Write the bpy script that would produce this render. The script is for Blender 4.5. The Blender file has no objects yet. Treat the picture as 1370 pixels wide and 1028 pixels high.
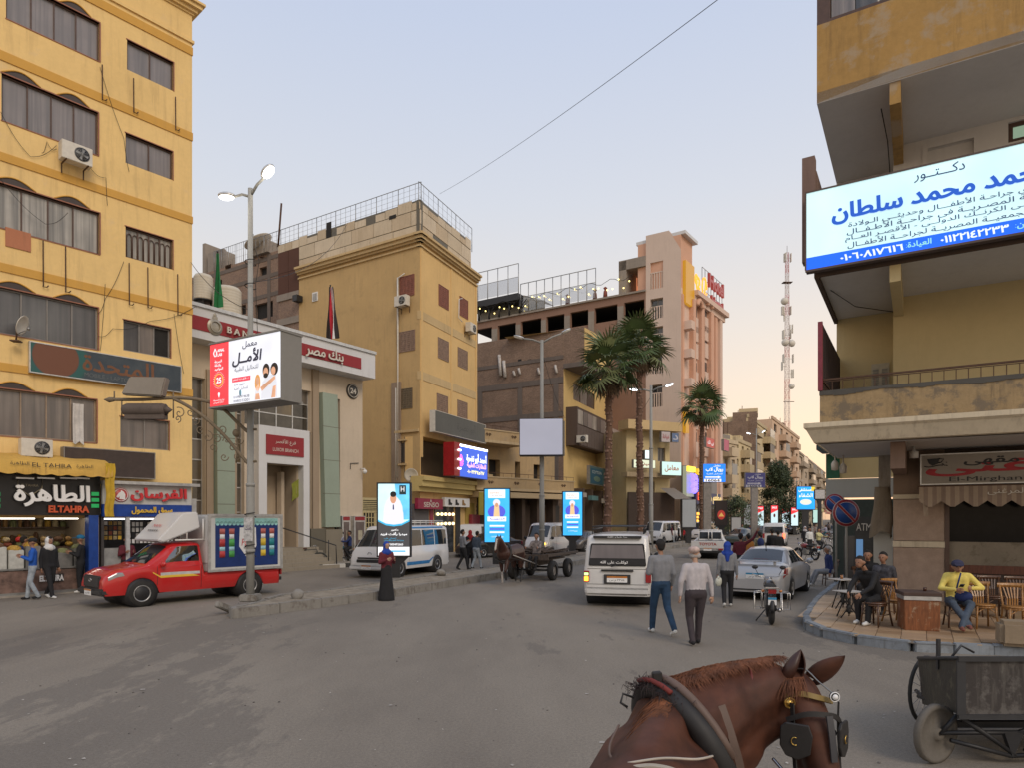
import bpy,bmesh,math,random
import numpy as np
from mathutils import Vector,Matrix,noise as mnoise

# ---------------------------------------------------------------- camera, sky, sun, exposure
R=math.radians
SC=bpy.context.scene
COL=SC.collection
F,CX,YH,HC=900.0,685.0,695.0,2.3      # focal (px of the 1370 px photo), centre column, horizon row, eye height

cam_d=bpy.data.cameras.new('camera')
cam=bpy.data.objects.new('camera',cam_d);COL.objects.link(cam)
cam.location=(0,0,HC);cam.rotation_euler=(R(90),0,0)
cam_d.sensor_width=36;cam_d.lens=36*F/1370.0
cam_d.shift_y=(YH-514)/1370.0
cam_d.clip_start=0.05;cam_d.clip_end=4000
SC.camera=cam

SUN_EL,SUN_ROT=1.5,28.0
world=bpy.data.worlds.new('World');SC.world=world;world.use_nodes=True
wn=world.node_tree;wn.nodes.clear()
w_out=wn.nodes.new('ShaderNodeOutputWorld');w_bg=wn.nodes.new('ShaderNodeBackground')
w_sky=wn.nodes.new('ShaderNodeTexSky');w_sky.sky_type='NISHITA';w_sky.sun_disc=False
w_sky.sun_elevation=R(SUN_EL);w_sky.sun_rotation=R(SUN_ROT)
w_sky.altitude=80;w_sky.air_density=1.0;w_sky.dust_density=1.6;w_sky.ozone_density=2.2
w_bg.inputs['Strength'].default_value=0.15
SKG=1.22
# dusk: the afterglow is spread round the horizon by dust, so the sky model is blended with an
# even elevation gradient (blue grey overhead, peach at the horizon)
w_tc=wn.nodes.new('ShaderNodeTexCoord');w_sep=wn.nodes.new('ShaderNodeSeparateXYZ')
w_ramp=wn.nodes.new('ShaderNodeValToRGB')
w_mr=wn.nodes.new('ShaderNodeMapRange')
w_mr.inputs['From Min'].default_value=-0.05;w_mr.inputs['From Max'].default_value=1.0
wn.links.new(w_tc.outputs['Generated'],w_sep.inputs[0])
wn.links.new(w_sep.outputs['Z'],w_mr.inputs['Value'])
wn.links.new(w_mr.outputs[0],w_ramp.inputs['Fac'])
SKYR=[(0.0,(4.3,3.25,2.25)),(0.06,(4.85,3.7,2.6)),(0.16,(4.85,4.0,3.1)),(0.30,(4.2,3.9,3.6)),
  (0.45,(3.5,3.65,4.0)),(0.62,(2.9,3.25,4.05)),(1.0,(2.3,2.75,3.8))]
els=w_ramp.color_ramp.elements
while len(els)<len(SKYR):els.new(0.5)
for e,(p_,c_)in zip(els,SKYR):
 e.position=p_;e.color=(c_[0]*SKG/10,c_[1]*SKG/10,c_[2]*SKG/10,1)
w_mul=wn.nodes.new('ShaderNodeMix');w_mul.data_type='RGBA';w_mul.blend_type='MULTIPLY'
w_mul.inputs[0].default_value=1.0;w_mul.inputs[7].default_value=(10,10,10,1)
wn.links.new(w_ramp.outputs['Color'],w_mul.inputs[6])
w_mix=wn.nodes.new('ShaderNodeMix');w_mix.data_type='RGBA'
w_mix.inputs[0].default_value=0.86
wn.links.new(w_sky.outputs[0],w_mix.inputs[6]);wn.links.new(w_mul.outputs[2],w_mix.inputs[7])
wn.links.new(w_mix.outputs[2],w_bg.inputs['Color']);wn.links.new(w_bg.outputs[0],w_out.inputs[0])

sun_d=bpy.data.lights.new('sun','SUN');sun_d.energy=1.1;sun_d.angle=R(25);sun_d.color=(1.0,0.84,0.66)
sun=bpy.data.objects.new('sun',sun_d);COL.objects.link(sun)
SUN_LAMP_AZ,SUN_LAMP_EL=150.0,38.0         # added warm fill from behind the camera, for modelling
sun.rotation_euler=(R(90-SUN_LAMP_EL),0,R(180-SUN_LAMP_AZ))
SC.view_settings.view_transform='Standard';SC.view_settings.look='None'
SC.view_settings.exposure=0.30;SC.view_settings.gamma=1.0
SC.view_settings.use_curve_mapping=False
SC.cycles.max_bounces=6;SC.cycles.diffuse_bounces=3;SC.cycles.glossy_bounces=3;SC.cycles.transmission_bounces=4

random.seed(7)
# ---------------------------------------------------------------- pixel <-> place helpers (authoring only)
def gp(px,py,z=0.0):
 """the place on the horizontal plane z that the photo shows at (px, py)"""
 Y=(HC-z)*F/(py-YH);return Vector(((px-CX)*Y/F,Y,z))
def at(px,py,Y):return Vector(((px-CX)*Y/F,Y,HC+(YH-py)*Y/F))

# ---------------------------------------------------------------- materials
MATS={}
def nt_new(name):
 m=bpy.data.materials.new(name);m.use_nodes=True
 nt=m.node_tree;nt.nodes.clear()
 o=nt.nodes.new('ShaderNodeOutputMaterial');b=nt.nodes.new('ShaderNodeBsdfPrincipled')
 nt.links.new(b.outputs[0],o.inputs[0]);return m,nt,b
def c4(c):return(c[0],c[1],c[2],1)
def coords(nt,scale=(1,1,1),obj=True):
 tc=nt.nodes.new('ShaderNodeTexCoord');mp=nt.nodes.new('ShaderNodeMapping')
 nt.links.new(tc.outputs['Object'],mp.inputs[0]);mp.inputs['Scale'].default_value=scale
 return mp.outputs[0]
def noise_node(nt,vec,scale,detail=4,rough=0.55):
 n=nt.nodes.new('ShaderNodeTexNoise');n.inputs['Scale'].default_value=scale
 n.inputs['Detail'].default_value=detail;n.inputs['Roughness'].default_value=rough
 nt.links.new(vec,n.inputs['Vector']);return n.outputs[0]
def ramp(nt,fac,stops):
 r=nt.nodes.new('ShaderNodeValToRGB');e=r.color_ramp.elements
 while len(e)<len(stops):e.new(0.5)
 for x,(p,c)in zip(e,stops):
  x.position=p;x.color=c4(c)if hasattr(c,'__len__')else(c,c,c,1)
 nt.links.new(fac,r.inputs[0]);return r.outputs[0]
def mixc(nt,fac,a,b,mode='MIX'):
 m=nt.nodes.new('ShaderNodeMix');m.data_type='RGBA';m.blend_type=mode
 for sock,v in((m.inputs[0],fac),(m.inputs[6],a),(m.inputs[7],b)):
  if hasattr(v,'is_linked')or hasattr(v,'links'):nt.links.new(v,sock)
  elif hasattr(v,'__len__'):sock.default_value=c4(v)
  else:sock.default_value=v
 return m.outputs[2]
def bump(nt,b,h,dist=0.01,strength=0.5):
 n=nt.nodes.new('ShaderNodeBump');n.inputs['Distance'].default_value=dist;n.inputs['Strength'].default_value=strength
 nt.links.new(h,n.inputs['Height']);nt.links.new(n.outputs[0],b.inputs['Normal'])

def plain(name,col,rough=0.6,metal=0.0,var=0.18,scale=6.0,coat=0.0,emit=None,es=0.0,spec=0.5):
 """one colour with a mottled tone so that nothing is perfectly flat"""
 if name in MATS:return MATS[name]
 m,nt,b=nt_new(name)
 v=coords(nt);n=noise_node(nt,v,scale,5,0.6)
 lo=tuple(max(0,x*(1-var))for x in col);hi=tuple(min(1,x*(1+var))for x in col)
 c=ramp(nt,n,[(0.3,lo),(0.7,hi)])
 nt.links.new(c,b.inputs['Base Color'])
 b.inputs['Roughness'].default_value=rough;b.inputs['Metallic'].default_value=metal
 b.inputs['Specular IOR Level'].default_value=spec
 if coat:b.inputs['Coat Weight'].default_value=coat;b.inputs['Coat Roughness'].default_value=0.05
 if emit:b.inputs['Emission Color'].default_value=c4(emit);b.inputs['Emission Strength'].default_value=es
 MATS[name]=m;return m

def plaster(name,col,stain=(0.12,0.09,0.06),amt=0.5,streak=0.5,patch=None,pamt=0.0,rough=0.9,sc=1.0):
 """painted render: cloudy tone, vertical rain streaks, dirt, peeled patches"""
 if name in MATS:return MATS[name]
 m,nt,b=nt_new(name)
 v=coords(nt)
 n1=noise_node(nt,v,0.5*sc,6,0.6)
 c=ramp(nt,n1,[(0.3,tuple(x*(1-0.22*amt)for x in col)),(0.72,tuple(min(1,x*(1+0.12*amt))for x in col))])
 n2=noise_node(nt,v,7*sc,8,0.7)
 c=mixc(nt,0.35*amt,c,ramp(nt,n2,[(0.3,tuple(x*0.72 for x in col)),(0.7,tuple(min(1,x*1.12)for x in col))]))
 vs=coords(nt,(3.2*sc,3.2*sc,0.28*sc));n3=noise_node(nt,vs,1.6,7,0.65)
 vb=coords(nt);n4=noise_node(nt,vb,0.35*sc,3)
 s=ramp(nt,n3,[(0.50,0.0),(0.74,1.0)])
 s2=ramp(nt,n4,[(0.38,0.0),(0.66,1.0)])
 mm=nt.nodes.new('ShaderNodeMath');mm.operation='MULTIPLY';nt.links.new(s,mm.inputs[0]);nt.links.new(s2,mm.inputs[1])
 m2=nt.nodes.new('ShaderNodeMath');m2.operation='MULTIPLY';nt.links.new(mm.outputs[0],m2.inputs[0]);m2.inputs[1].default_value=streak
 c=mixc(nt,m2.outputs[0],c,stain)
 if patch:
  n5=noise_node(nt,v,1.3*sc,8,0.7)
  c=mixc(nt,ramp(nt,n5,[(0.60-pamt*0.3,0.0),(0.70-pamt*0.3,.85)]),c,patch)
 nt.links.new(c,b.inputs['Base Color']);b.inputs['Roughness'].default_value=rough
 b.inputs['Specular IOR Level'].default_value=0.25
 n6=noise_node(nt,v,22,6,0.7);bump(nt,b,n6,0.006,0.5)
 MATS[name]=m;return m

def brick(name,c1,c2,mortar,bw=0.25,bh=0.075,rough=0.95,axis='xz'):
 if name in MATS:return MATS[name]
 m,nt,b=nt_new(name)
 tc=nt.nodes.new('ShaderNodeTexCoord');sp=nt.nodes.new('ShaderNodeSeparateXYZ');cb=nt.nodes.new('ShaderNodeCombineXYZ')
 nt.links.new(tc.outputs['Object'],sp.inputs[0])
 ad=nt.nodes.new('ShaderNodeMath');ad.operation='ADD'
 nt.links.new(sp.outputs[0],ad.inputs[0]);nt.links.new(sp.outputs[1],ad.inputs[1])
 nt.links.new(ad.outputs[0],cb.inputs[0]);nt.links.new(sp.outputs[2],cb.inputs[1])
 bt=nt.nodes.new('ShaderNodeTexBrick');nt.links.new(cb.outputs[0],bt.inputs['Vector'])
 bt.inputs['Color1'].default_value=c4(c1);bt.inputs['Color2'].default_value=c4(c2);bt.inputs['Mortar'].default_value=c4(mortar)
 bt.inputs['Scale'].default_value=1;bt.inputs['Brick Width'].default_value=bw;bt.inputs['Row Height'].default_value=bh
 bt.inputs['Mortar Size'].default_value=0.012;bt.inputs['Bias'].default_value=-0.2
 n=noise_node(nt,tc.outputs['Object'],0.6,6,0.65)
 c=mixc(nt,0.75,bt.outputs[0],ramp(nt,n,[(0.3,tuple(x*0.55 for x in c1)),(0.7,tuple(min(1,x*1.3)for x in c2))]),'MIX')
 c=mixc(nt,0.55,c,bt.outputs[0])
 n2=noise_node(nt,tc.outputs['Object'],9,6,0.8)
 c=mixc(nt,0.9,c,ramp(nt,n2,[(0.3,0.55),(0.7,1.25)]),'MULTIPLY')
 nt.links.new(c,b.inputs['Base Color']);b.inputs['Roughness'].default_value=rough
 bump(nt,b,bt.outputs[1],-0.01,0.7)
 MATS[name]=m;return m

def wood(name,col,rough=0.45,sc=1.0,worn=None,coat=0.0):
 if name in MATS:return MATS[name]
 m,nt,b=nt_new(name)
 v=coords(nt,(14*sc,14*sc,2.0*sc));n=noise_node(nt,v,2.0,6,0.6)
 c=ramp(nt,n,[(0.3,tuple(x*0.55 for x in col)),(0.55,col),(0.75,tuple(min(1,x*1.4)for x in col))])
 if worn:
  v2=coords(nt);n2=noise_node(nt,v2,5*sc,8,0.7)
  c=mixc(nt,ramp(nt,n2,[(0.55,0.0),(0.62,1.0)]),c,worn)
 nt.links.new(c,b.inputs['Base Color']);b.inputs['Roughness'].default_value=rough
 if coat:b.inputs['Coat Weight'].default_value=coat
 bump(nt,b,n,0.003,0.4);MATS[name]=m;return m

def paint(name,col,dirt=0.25,rough=0.32,coat=0.6,metal=0.0):
 """vehicle paint with dust low down on the body (real dirt, object space)"""
 if name in MATS:return MATS[name]
 m,nt,b=nt_new(name)
 tc=nt.nodes.new('ShaderNodeTexCoord');sp=nt.nodes.new('ShaderNodeSeparateXYZ');nt.links.new(tc.outputs['Object'],sp.inputs[0])
 n=noise_node(nt,tc.outputs['Object'],3.0,7,0.7)
 mr=nt.nodes.new('ShaderNodeMapRange');mr.inputs['From Min'].default_value=0.2;mr.inputs['From Max'].default_value=1.1
 mr.inputs['To Min'].default_value=1.0;mr.inputs['To Max'].default_value=0.25;nt.links.new(sp.outputs[2],mr.inputs[0])
 ml=nt.nodes.new('ShaderNodeMath');ml.operation='MULTIPLY';nt.links.new(ramp(nt,n,[(0.3,0.1),(0.8,1.0)]),ml.inputs[0]);nt.links.new(mr.outputs[0],ml.inputs[1])
 m3=nt.nodes.new('ShaderNodeMath');m3.operation='MULTIPLY';nt.links.new(ml.outputs[0],m3.inputs[0]);m3.inputs[1].default_value=dirt*2.2
 c=mixc(nt,m3.outputs[0],col,(0.20,0.16,0.12))
 nt.links.new(c,b.inputs['Base Color'])
 b.inputs['Roughness'].default_value=rough;b.inputs['Metallic'].default_value=metal
 b.inputs['Coat Weight'].default_value=coat;b.inputs['Coat Roughness'].default_value=0.08
 MATS[name]=m;return m

def curtain(name,c1,c2,sx=9.0,gl=0.22):
 """window pane: glass over drawn curtains with vertical folds"""
 if name in MATS:return MATS[name]
 m,nt,b=nt_new(name)
 v=coords(nt,(sx,sx,0.25));n=noise_node(nt,v,1.0,3,0.5)
 c=ramp(nt,n,[(0.35,c1),(0.62,c2)])
 n2=noise_node(nt,coords(nt),1.1,3);c=mixc(nt,ramp(nt,n2,[(0.4,0.0),(0.7,0.55)]),c,c1)
 nt.links.new(c,b.inputs['Base Color']);b.inputs['Roughness'].default_value=0.5
 b.inputs['Coat Weight'].default_value=1.0;b.inputs['Coat Roughness'].default_value=gl;b.inputs['Coat IOR'].default_value=1.6
 MATS[name]=m;return m

def glow(name,col,s=1.0):
 if name in MATS:return MATS[name]
 m,nt,b=nt_new(name);b.inputs['Base Color'].default_value=c4(tuple(x*0.3 for x in col))
 b.inputs['Emission Color'].default_value=c4(col);b.inputs['Emission Strength'].default_value=s
 b.inputs['Roughness'].default_value=0.3
 MATS[name]=m;return m
def glass(name,col=(0.02,0.025,0.03),rough=0.05,alpha=1.0):
 if name in MATS:return MATS[name]
 m,nt,b=nt_new(name)
 if alpha<1:
  g=nt.nodes.new('ShaderNodeBsdfGlossy');g.inputs['Roughness'].default_value=rough
  t=nt.nodes.new('ShaderNodeBsdfTransparent');t.inputs[0].default_value=c4(col)
  mx=nt.nodes.new('ShaderNodeMixShader');fr=nt.nodes.new('ShaderNodeFresnel');fr.inputs[0].default_value=1.5
  ma=nt.nodes.new('ShaderNodeMath');ma.operation='ADD';ma.inputs[1].default_value=alpha
  nt.links.new(fr.outputs[0],ma.inputs[0]);nt.links.new(ma.outputs[0],mx.inputs[0])
  nt.links.new(t.outputs[0],mx.inputs[1]);nt.links.new(g.outputs[0],mx.inputs[2])
  nt.nodes.remove(b);nt.links.new(mx.outputs[0],nt.nodes['Material Output'].inputs[0])
 else:
  n=noise_node(nt,coords(nt),1.7,4)
  nt.links.new(ramp(nt,n,[(0.3,tuple(x*0.5 for x in col)),(0.7,tuple(x*1.8 for x in col))]),b.inputs['Base Color'])
  b.inputs['Roughness'].default_value=rough;b.inputs['Specular IOR Level'].default_value=0.8
 MATS[name]=m;return m

# ---------------------------------------------------------------- mesh builder
class MB:
 def __init__(s):s.v=[];s.f=[];s.mi=[];s.sm=[];s.cur=0
 def add(s,vs,fs,M=None,smooth=False):
  o=len(s.v)
  s.v+=[tuple(M@Vector(p))for p in vs]if M is not None else[tuple(p)for p in vs]
  for f in fs:s.f.append(tuple(i+o for i in f));s.mi.append(s.cur);s.sm.append(smooth)
  return s
 def box(s,x0,x1,y0,y1,z0,z1,M=None):
  if x0>x1:x0,x1=x1,x0
  if y0>y1:y0,y1=y1,y0
  if z0>z1:z0,z1=z1,z0
  v=[(x0,y0,z0),(x1,y0,z0),(x1,y1,z0),(x0,y1,z0),(x0,y0,z1),(x1,y0,z1),(x1,y1,z1),(x0,y1,z1)]
  return s.add(v,[(0,3,2,1),(4,5,6,7),(0,1,5,4),(1,2,6,5),(2,3,7,6),(3,0,4,7)],M)
 def quad(s,a,b,c,d,M=None):return s.add([a,b,c,d],[(0,1,2,3)],M)
 def prism(s,pts,y0,y1,M=None,axis='y'):
  """polygon pts (x,z) extruded along y (axis='y'), or (x,y) along z (axis='z'), or (y,z) along x"""
  n=len(pts)
  if axis=='y':v=[(p[0],y0,p[1])for p in pts]+[(p[0],y1,p[1])for p in pts]
  elif axis=='z':v=[(p[0],p[1],y0)for p in pts]+[(p[0],p[1],y1)for p in pts]
  else:v=[(y0,p[0],p[1])for p in pts]+[(y1,p[0],p[1])for p in pts]
  f=[tuple(range(n)),tuple(range(2*n-1,n-1,-1))]+[(i,i+n,(i+1)%n+n,(i+1)%n)for i in range(n)]
  return s.add(v,f,M)
 def tube(s,pts,r,n=8,cap=True,smooth=True,M=None,closed=False):
  pts=[Vector(p)for p in pts];m=len(pts)
  rs=r if hasattr(r,'__len__')else[r]*m
  v=[];up=None
  for i,p in enumerate(pts):
   if closed:t=pts[(i+1)%m]-pts[i-1]
   else:t=pts[min(i+1,m-1)]-pts[max(i-1,0)]
   if t.length<1e-9:t=Vector((0,0,1))
   t.normalize()
   if up is None:up=Vector((0,0,1))if abs(t.z)<0.9 else Vector((1,0,0))
   a=t.cross(up)
   if a.length<1e-4:up=Vector((1,0,0))if abs(t.x)<.9 else Vector((0,1,0));a=t.cross(up)
   a.normalize();b=a.cross(t).normalized();up=b
   for k in range(n):
    q=2*math.pi*k/n;v.append(p+(a*math.cos(q)+b*math.sin(q))*rs[i])
  f=[]
  for i in range(m if closed else m-1):
   i2=(i+1)%m
   for k in range(n):
    k2=(k+1)%n;f.append((i*n+k,i*n+k2,i2*n+k2,i2*n+k))
  if cap and not closed:f.append(tuple(range(n-1,-1,-1)));f.append(tuple((m-1)*n+k for k in range(n)))
  return s.add(v,f,M,smooth)
 def cyl(s,p0,p1,r,n=12,r1=None,M=None):return s.tube([p0,p1],[r,r if r1 is None else r1],n,True,n>6,M)
 def lathe(s,prof,n=24,M=None,smooth=True,axis='z',cap=False):
  v=[]
  for(r,z)in prof:
   for k in range(n):
    q=2*math.pi*k/n;a,b=r*math.cos(q),r*math.sin(q)
    v.append((a,b,z)if axis=='z' else((z,a,b)if axis=='x' else(a,z,b)))
  f=[(i*n+k,i*n+(k+1)%n,(i+1)*n+(k+1)%n,(i+1)*n+k)for i in range(len(prof)-1)for k in range(n)]
  if cap:f.append(tuple(range(n)));f.append(tuple((len(prof)-1)*n+k for k in range(n)))
  return s.add(v,f,M,smooth)
 def ball(s,c,r,n=10,m=7,M=None):
  r=r if hasattr(r,'__len__')else(r,r,r)
  v=[(c[0],c[1],c[2]-r[2])]
  for i in range(1,m):
   t=math.pi*i/m-math.pi/2
   for k in range(n):
    q=2*math.pi*k/n
    v.append((c[0]+r[0]*math.cos(t)*math.cos(q),c[1]+r[1]*math.cos(t)*math.sin(q),c[2]+r[2]*math.sin(t)))
  v.append((c[0],c[1],c[2]+r[2]));L=len(v)-1
  f=[(0,1+(k+1)%n,1+k)for k in range(n)]
  for i in range(m-2):
   for k in range(n):a=1+i*n;f.append((a+k,a+(k+1)%n,a+n+(k+1)%n,a+n+k))
  a=1+(m-2)*n;f+=[(a+k,a+(k+1)%n,L)for k in range(n)]
  return s.add(v,f,M,True)
 def grid(s,P,smooth=True,M=None,wrap=False):
  r,c=len(P),len(P[0]);v=[q for row in P for q in row]
  f=[(i*c+j,i*c+(j+1)%c,(i+1)*c+(j+1)%c,(i+1)*c+j)for i in range(r-1)for j in range(c if wrap else c-1)]
  return s.add(v,f,M,smooth)
 def mesh(s,name,mats,bev=0.0,weld=False):
  me=bpy.data.meshes.new(name);me.from_pydata(s.v,[],s.f)
  for m in(mats if isinstance(mats,(list,tuple))else[mats]):me.materials.append(m)
  me.polygons.foreach_set('material_index',s.mi);me.polygons.foreach_set('use_smooth',s.sm)
  bm=bmesh.new();bm.from_mesh(me)
  if weld:bmesh.ops.remove_doubles(bm,verts=bm.verts,dist=weld if weld is not True else 1e-4)
  if bev:
   eds=[e for e in bm.edges if len(e.link_faces)==2 and e.calc_face_angle(0)>0.6]
   try:bmesh.ops.bevel(bm,geom=eds,offset=bev,offset_type='OFFSET',segments=1 if bev<0.012 else 2,affect='EDGES',clamp_overlap=True)
   except Exception:pass
  bmesh.ops.recalc_face_normals(bm,faces=bm.faces)
  bm.to_mesh(me);bm.free();me.update();return me
 def build(s,name,mats,parent=None,bev=0.0,weld=False,loc=None):
  o=bpy.data.objects.new(name,s.mesh(name,mats,bev,weld));COL.objects.link(o)
  if parent is not None:o.parent=parent
  if loc is not None:o.location=loc
  return o

def tag(o,label,cat,group=None):
 o['label']=label;o['category']=cat
 if group:o['group']=group
 return o
def thing(name,label,cat,loc=(0,0,0),rz=0.0,group=None,scale=None):
 o=bpy.data.objects.new(name,None);COL.objects.link(o);o.empty_display_size=0.2
 o.location=loc;o.rotation_euler=(0,0,rz)
 if scale:o.scale=(scale,)*3
 return tag(o,label,cat,group)
def struct(o,kind='structure'):o['kind']=kind;return o
def children_map():
 d={}
 for o in COL.objects:
  if o.parent:d.setdefault(o.parent,[]).append(o)
 return d
def dup(root,loc,rz,label,group=None,scale=None):
 cm=children_map()
 def rec(o,par):
  c=o.copy();COL.objects.link(c)
  if par:c.parent=par
  for ch in cm.get(o,[]):rec(ch,c)
  return c
 r=rec(root,None);r.location=loc;r.rotation_euler=(0,0,rz);r['label']=label
 if scale:r.scale=(scale,)*3
 if group:r['group']=group
 return r
def inst(src,parent=None,loc=(0,0,0),rot=(0,0,0),sc=None):
 """one more object sharing src's mesh"""
 o=bpy.data.objects.new(src.name.split('.')[0],src.data);COL.objects.link(o)
 if parent is None:parent=src.parent
 o.parent=parent;o.location=loc;o.rotation_euler=rot
 if sc:o.scale=sc if hasattr(sc,'__len__')else(sc,)*3
 return o

# ---------------------------------------------------------------- lettering (flat print and raised letters)
AR={}
for ch,base,n in(('ا',0xFE8D,2),('ب',0xFE8F,4),('ة',0xFE93,2),('ت',0xFE95,4),('ث',0xFE99,4),('ج',0xFE9D,4),('ح',0xFEA1,4),
 ('خ',0xFEA5,4),('د',0xFEA9,2),('ذ',0xFEAB,2),('ر',0xFEAD,2),('ز',0xFEAF,2),('س',0xFEB1,4),('ش',0xFEB5,4),('ص',0xFEB9,4),
 ('ض',0xFEBD,4),('ط',0xFEC1,4),('ظ',0xFEC5,4),('ع',0xFEC9,4),('غ',0xFECD,4),('ف',0xFED1,4),('ق',0xFED5,4),('ك',0xFED9,4),
 ('ل',0xFEDD,4),('م',0xFEE1,4),('ن',0xFEE5,4),('ه',0xFEE9,4),('و',0xFEED,2),('ى',0xFEEF,2),('ي',0xFEF1,4),('أ',0xFE83,2),
 ('إ',0xFE87,2),('ؤ',0xFE85,2),('ئ',0xFE89,4)):AR[ch]=(base,n)
def ar(s):
 """shape Arabic: joining forms, lam-alef, visual (right-to-left) order; runs of digits and Latin keep theirs"""
 out=[];i=0
 def joins_next(c):return c=='ـ' or(c in AR and AR[c][1]==4)
 def is_ar(c):return c=='ـ' or c in AR
 while i<len(s):
  c=s[i];prev=i>0 and joins_next(s[i-1])
  if c=='ل' and i+1<len(s)and s[i+1]in 'اأ':
   b={'ا':0xFEFB,'أ':0xFEF7}[s[i+1]];out.append(chr(b+(1 if prev else 0)));i+=2;continue
  if c in AR:
   b,n=AR[c];nxt=i+1<len(s)and is_ar(s[i+1])and n==4
   out.append(chr(b+((3 if nxt else 1)if prev else(2 if nxt else 0))));i+=1;continue
  out.append(c);i+=1
 out.reverse();s2=''.join(out)
 res='';run=''
 for c in s2:
  if c.isascii()and(c.isalnum())or c in '٠١٢٣٤٥٦٧٨٩':run=c+run
  else:res+=run+c;run=''
 return res+run
LETTER_CACHE={}

from mathutils.geometry import delaunay_2d_cdt
def fill_outline(me,depth,bold=0.0):
 """fill glyph outlines by the nonzero rule (glyph strokes may overlap), optionally raised by depth"""
 nv=len(me.vertices);co=np.empty(nv*3);me.vertices.foreach_get('co',co);co=co.reshape(-1,3)[:,:2]
 ed=[tuple(e.vertices)for e in me.edges];nx={}
 for a,b in ed:
  nx.setdefault(a,[]).append(b);nx.setdefault(b,[]).append(a)
 seen=set();loops=[]
 for a in range(nv):
  if a in seen or a not in nx:continue
  lp=[a];seen.add(a);cur=a
  while True:
   q=[k for k in nx[cur]if k not in seen]
   if not q:break
   cur=min(q)if len(lp)==1 else q[0];seen.add(cur);lp.append(cur)
  if len(lp)>2:loops.append(lp)
 mn,mx=co.min(0),co.max(0);co=co-(mn+mx)/2
 if bold and loops:
  ar_=[float(np.sum(co[l][:,0]*np.roll(co[l][:,1],-1)-np.roll(co[l][:,0],-1)*co[l][:,1]))for l in loops]
  sg_=1.0 if ar_[int(np.argmax(np.abs(ar_)))]>0 else-1.0
  for l in loops:
   p=co[l];t1=np.roll(p,-1,0)-p;t0=p-np.roll(p,1,0)
   n0=np.stack([t0[:,1],-t0[:,0]],1);n1=np.stack([t1[:,1],-t1[:,0]],1)
   n0/=np.linalg.norm(n0,axis=1,keepdims=True)+1e-9;n1/=np.linalg.norm(n1,axis=1,keepdims=True)+1e-9
   nn=n0+n1;q=np.maximum((nn*nn).sum(1,keepdims=True)/2,.4);co[l]=p+sg_*bold*nn/q
 # one Delaunay fill per group of loops whose boxes overlap
 bx=[(co[l].min(0),co[l].max(0))for l in loops];grp=list(range(len(loops)))
 def find(i):
  while grp[i]!=i:i=grp[i]
  return i
 for i in range(len(loops)):
  for j in range(i):
   if(bx[i][0]<=bx[j][1]).all()and(bx[j][0]<=bx[i][1]).all():grp[find(i)]=find(j)
 gs={}
 for i in range(len(loops)):gs.setdefault(find(i),[]).append(loops[i])
 V=[];Fc=[]
 for lps in gs.values():
  pts=[];es=[];segs=[]
  for l in lps:
   o=len(pts);pts+=[Vector(co[k])for k in l];n=len(l)
   es+=[(o+i,o+(i+1)%n)for i in range(n)]
   p=co[l];segs.append(np.hstack([p,np.roll(p,-1,axis=0)]))
  sg=np.vstack(segs)
  vs,_,fs,*_=delaunay_2d_cdt(pts,es,[],0,1e-6)
  o=len(V);keep=[]
  for f in fs:
   cx_=sum(vs[i].x for i in f)/len(f);cy_=sum(vs[i].y for i in f)/len(f)
   x0,y0,x1,y1=sg.T;up=(y0<=cy_)&(y1>cy_);dn=(y1<=cy_)&(y0>cy_)
   side=(x1-x0)*(cy_-y0)-(cx_-x0)*(y1-y0)
   if(up&(side>0)).sum()-(dn&(side<0)).sum()!=0:keep.append(f)
  V+=[(v.x,v.y,0.0)for v in vs];Fc+=[tuple(o+i for i in f)for f in keep]
 if depth:
  cnt={}
  for f in Fc:
   for i in range(len(f)):a,b=f[i],f[(i+1)%len(f)];cnt[(a,b)]=cnt.get((a,b),0)+1
  n=len(V);V=[(x,y,depth)for x,y,_ in V]+[(x,y,0.0)for x,y,_ in V]
  Fc=Fc+[(b,a,a+n,b+n)for(a,b)in cnt if(b,a)not in cnt]
 m=bpy.data.meshes.new('lettering');m.from_pydata(V,[],Fc);m.update()
 return m,(mx[0]-mn[0],mx[1]-mn[1])
def letters(s,h,mat,parent,loc,width=None,depth=0.0,bold=0.0,align='CENTER',arabic=False,shear=0.0,rot=(math.pi/2,0,0),name='lettering'):
 """text as a mesh, standing in the parent's xz plane, facing -y; h = line height, width = fitted width"""
 if arabic:s='\n'.join(ar(l)for l in s.split('\n'))
 key=(s,bold,shear,depth/max(h,1e-6))
 if key not in LETTER_CACHE:
  c=bpy.data.curves.new('lettering','FONT');c.body=s;c.size=1.0;c.align_x='LEFT'
  c.shear=shear;c.resolution_u=3;c.fill_mode='NONE';c.space_line=1.1
  o=bpy.data.objects.new('tmp',c);COL.objects.link(o)
  dg=bpy.context.evaluated_depsgraph_get();me=bpy.data.meshes.new_from_object(o.evaluated_get(dg))
  bpy.data.objects.remove(o);bpy.data.curves.remove(c)
  LETTER_CACHE[key]=fill_outline(me,depth/h if depth else 0.0,bold)
  bpy.data.meshes.remove(me)
 me0,size=LETTER_CACHE[key];me=me0.copy();me.materials.clear();me.materials.append(mat);me.name=name
 sy=h/max(size[1],1e-6);sx=(width/size[0])if width else sy
 me.transform(Matrix.Diagonal((sx,sy,sy,1)))
 o=bpy.data.objects.new(name,me);COL.objects.link(o);o.parent=parent
 x=loc[0]+(sx*size[0]/2 if align=='LEFT' else(-sx*size[0]/2 if align=='RIGHT' else 0))
 o.location=(x,loc[1],loc[2]);o.rotation_euler=rot
 return o

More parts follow.
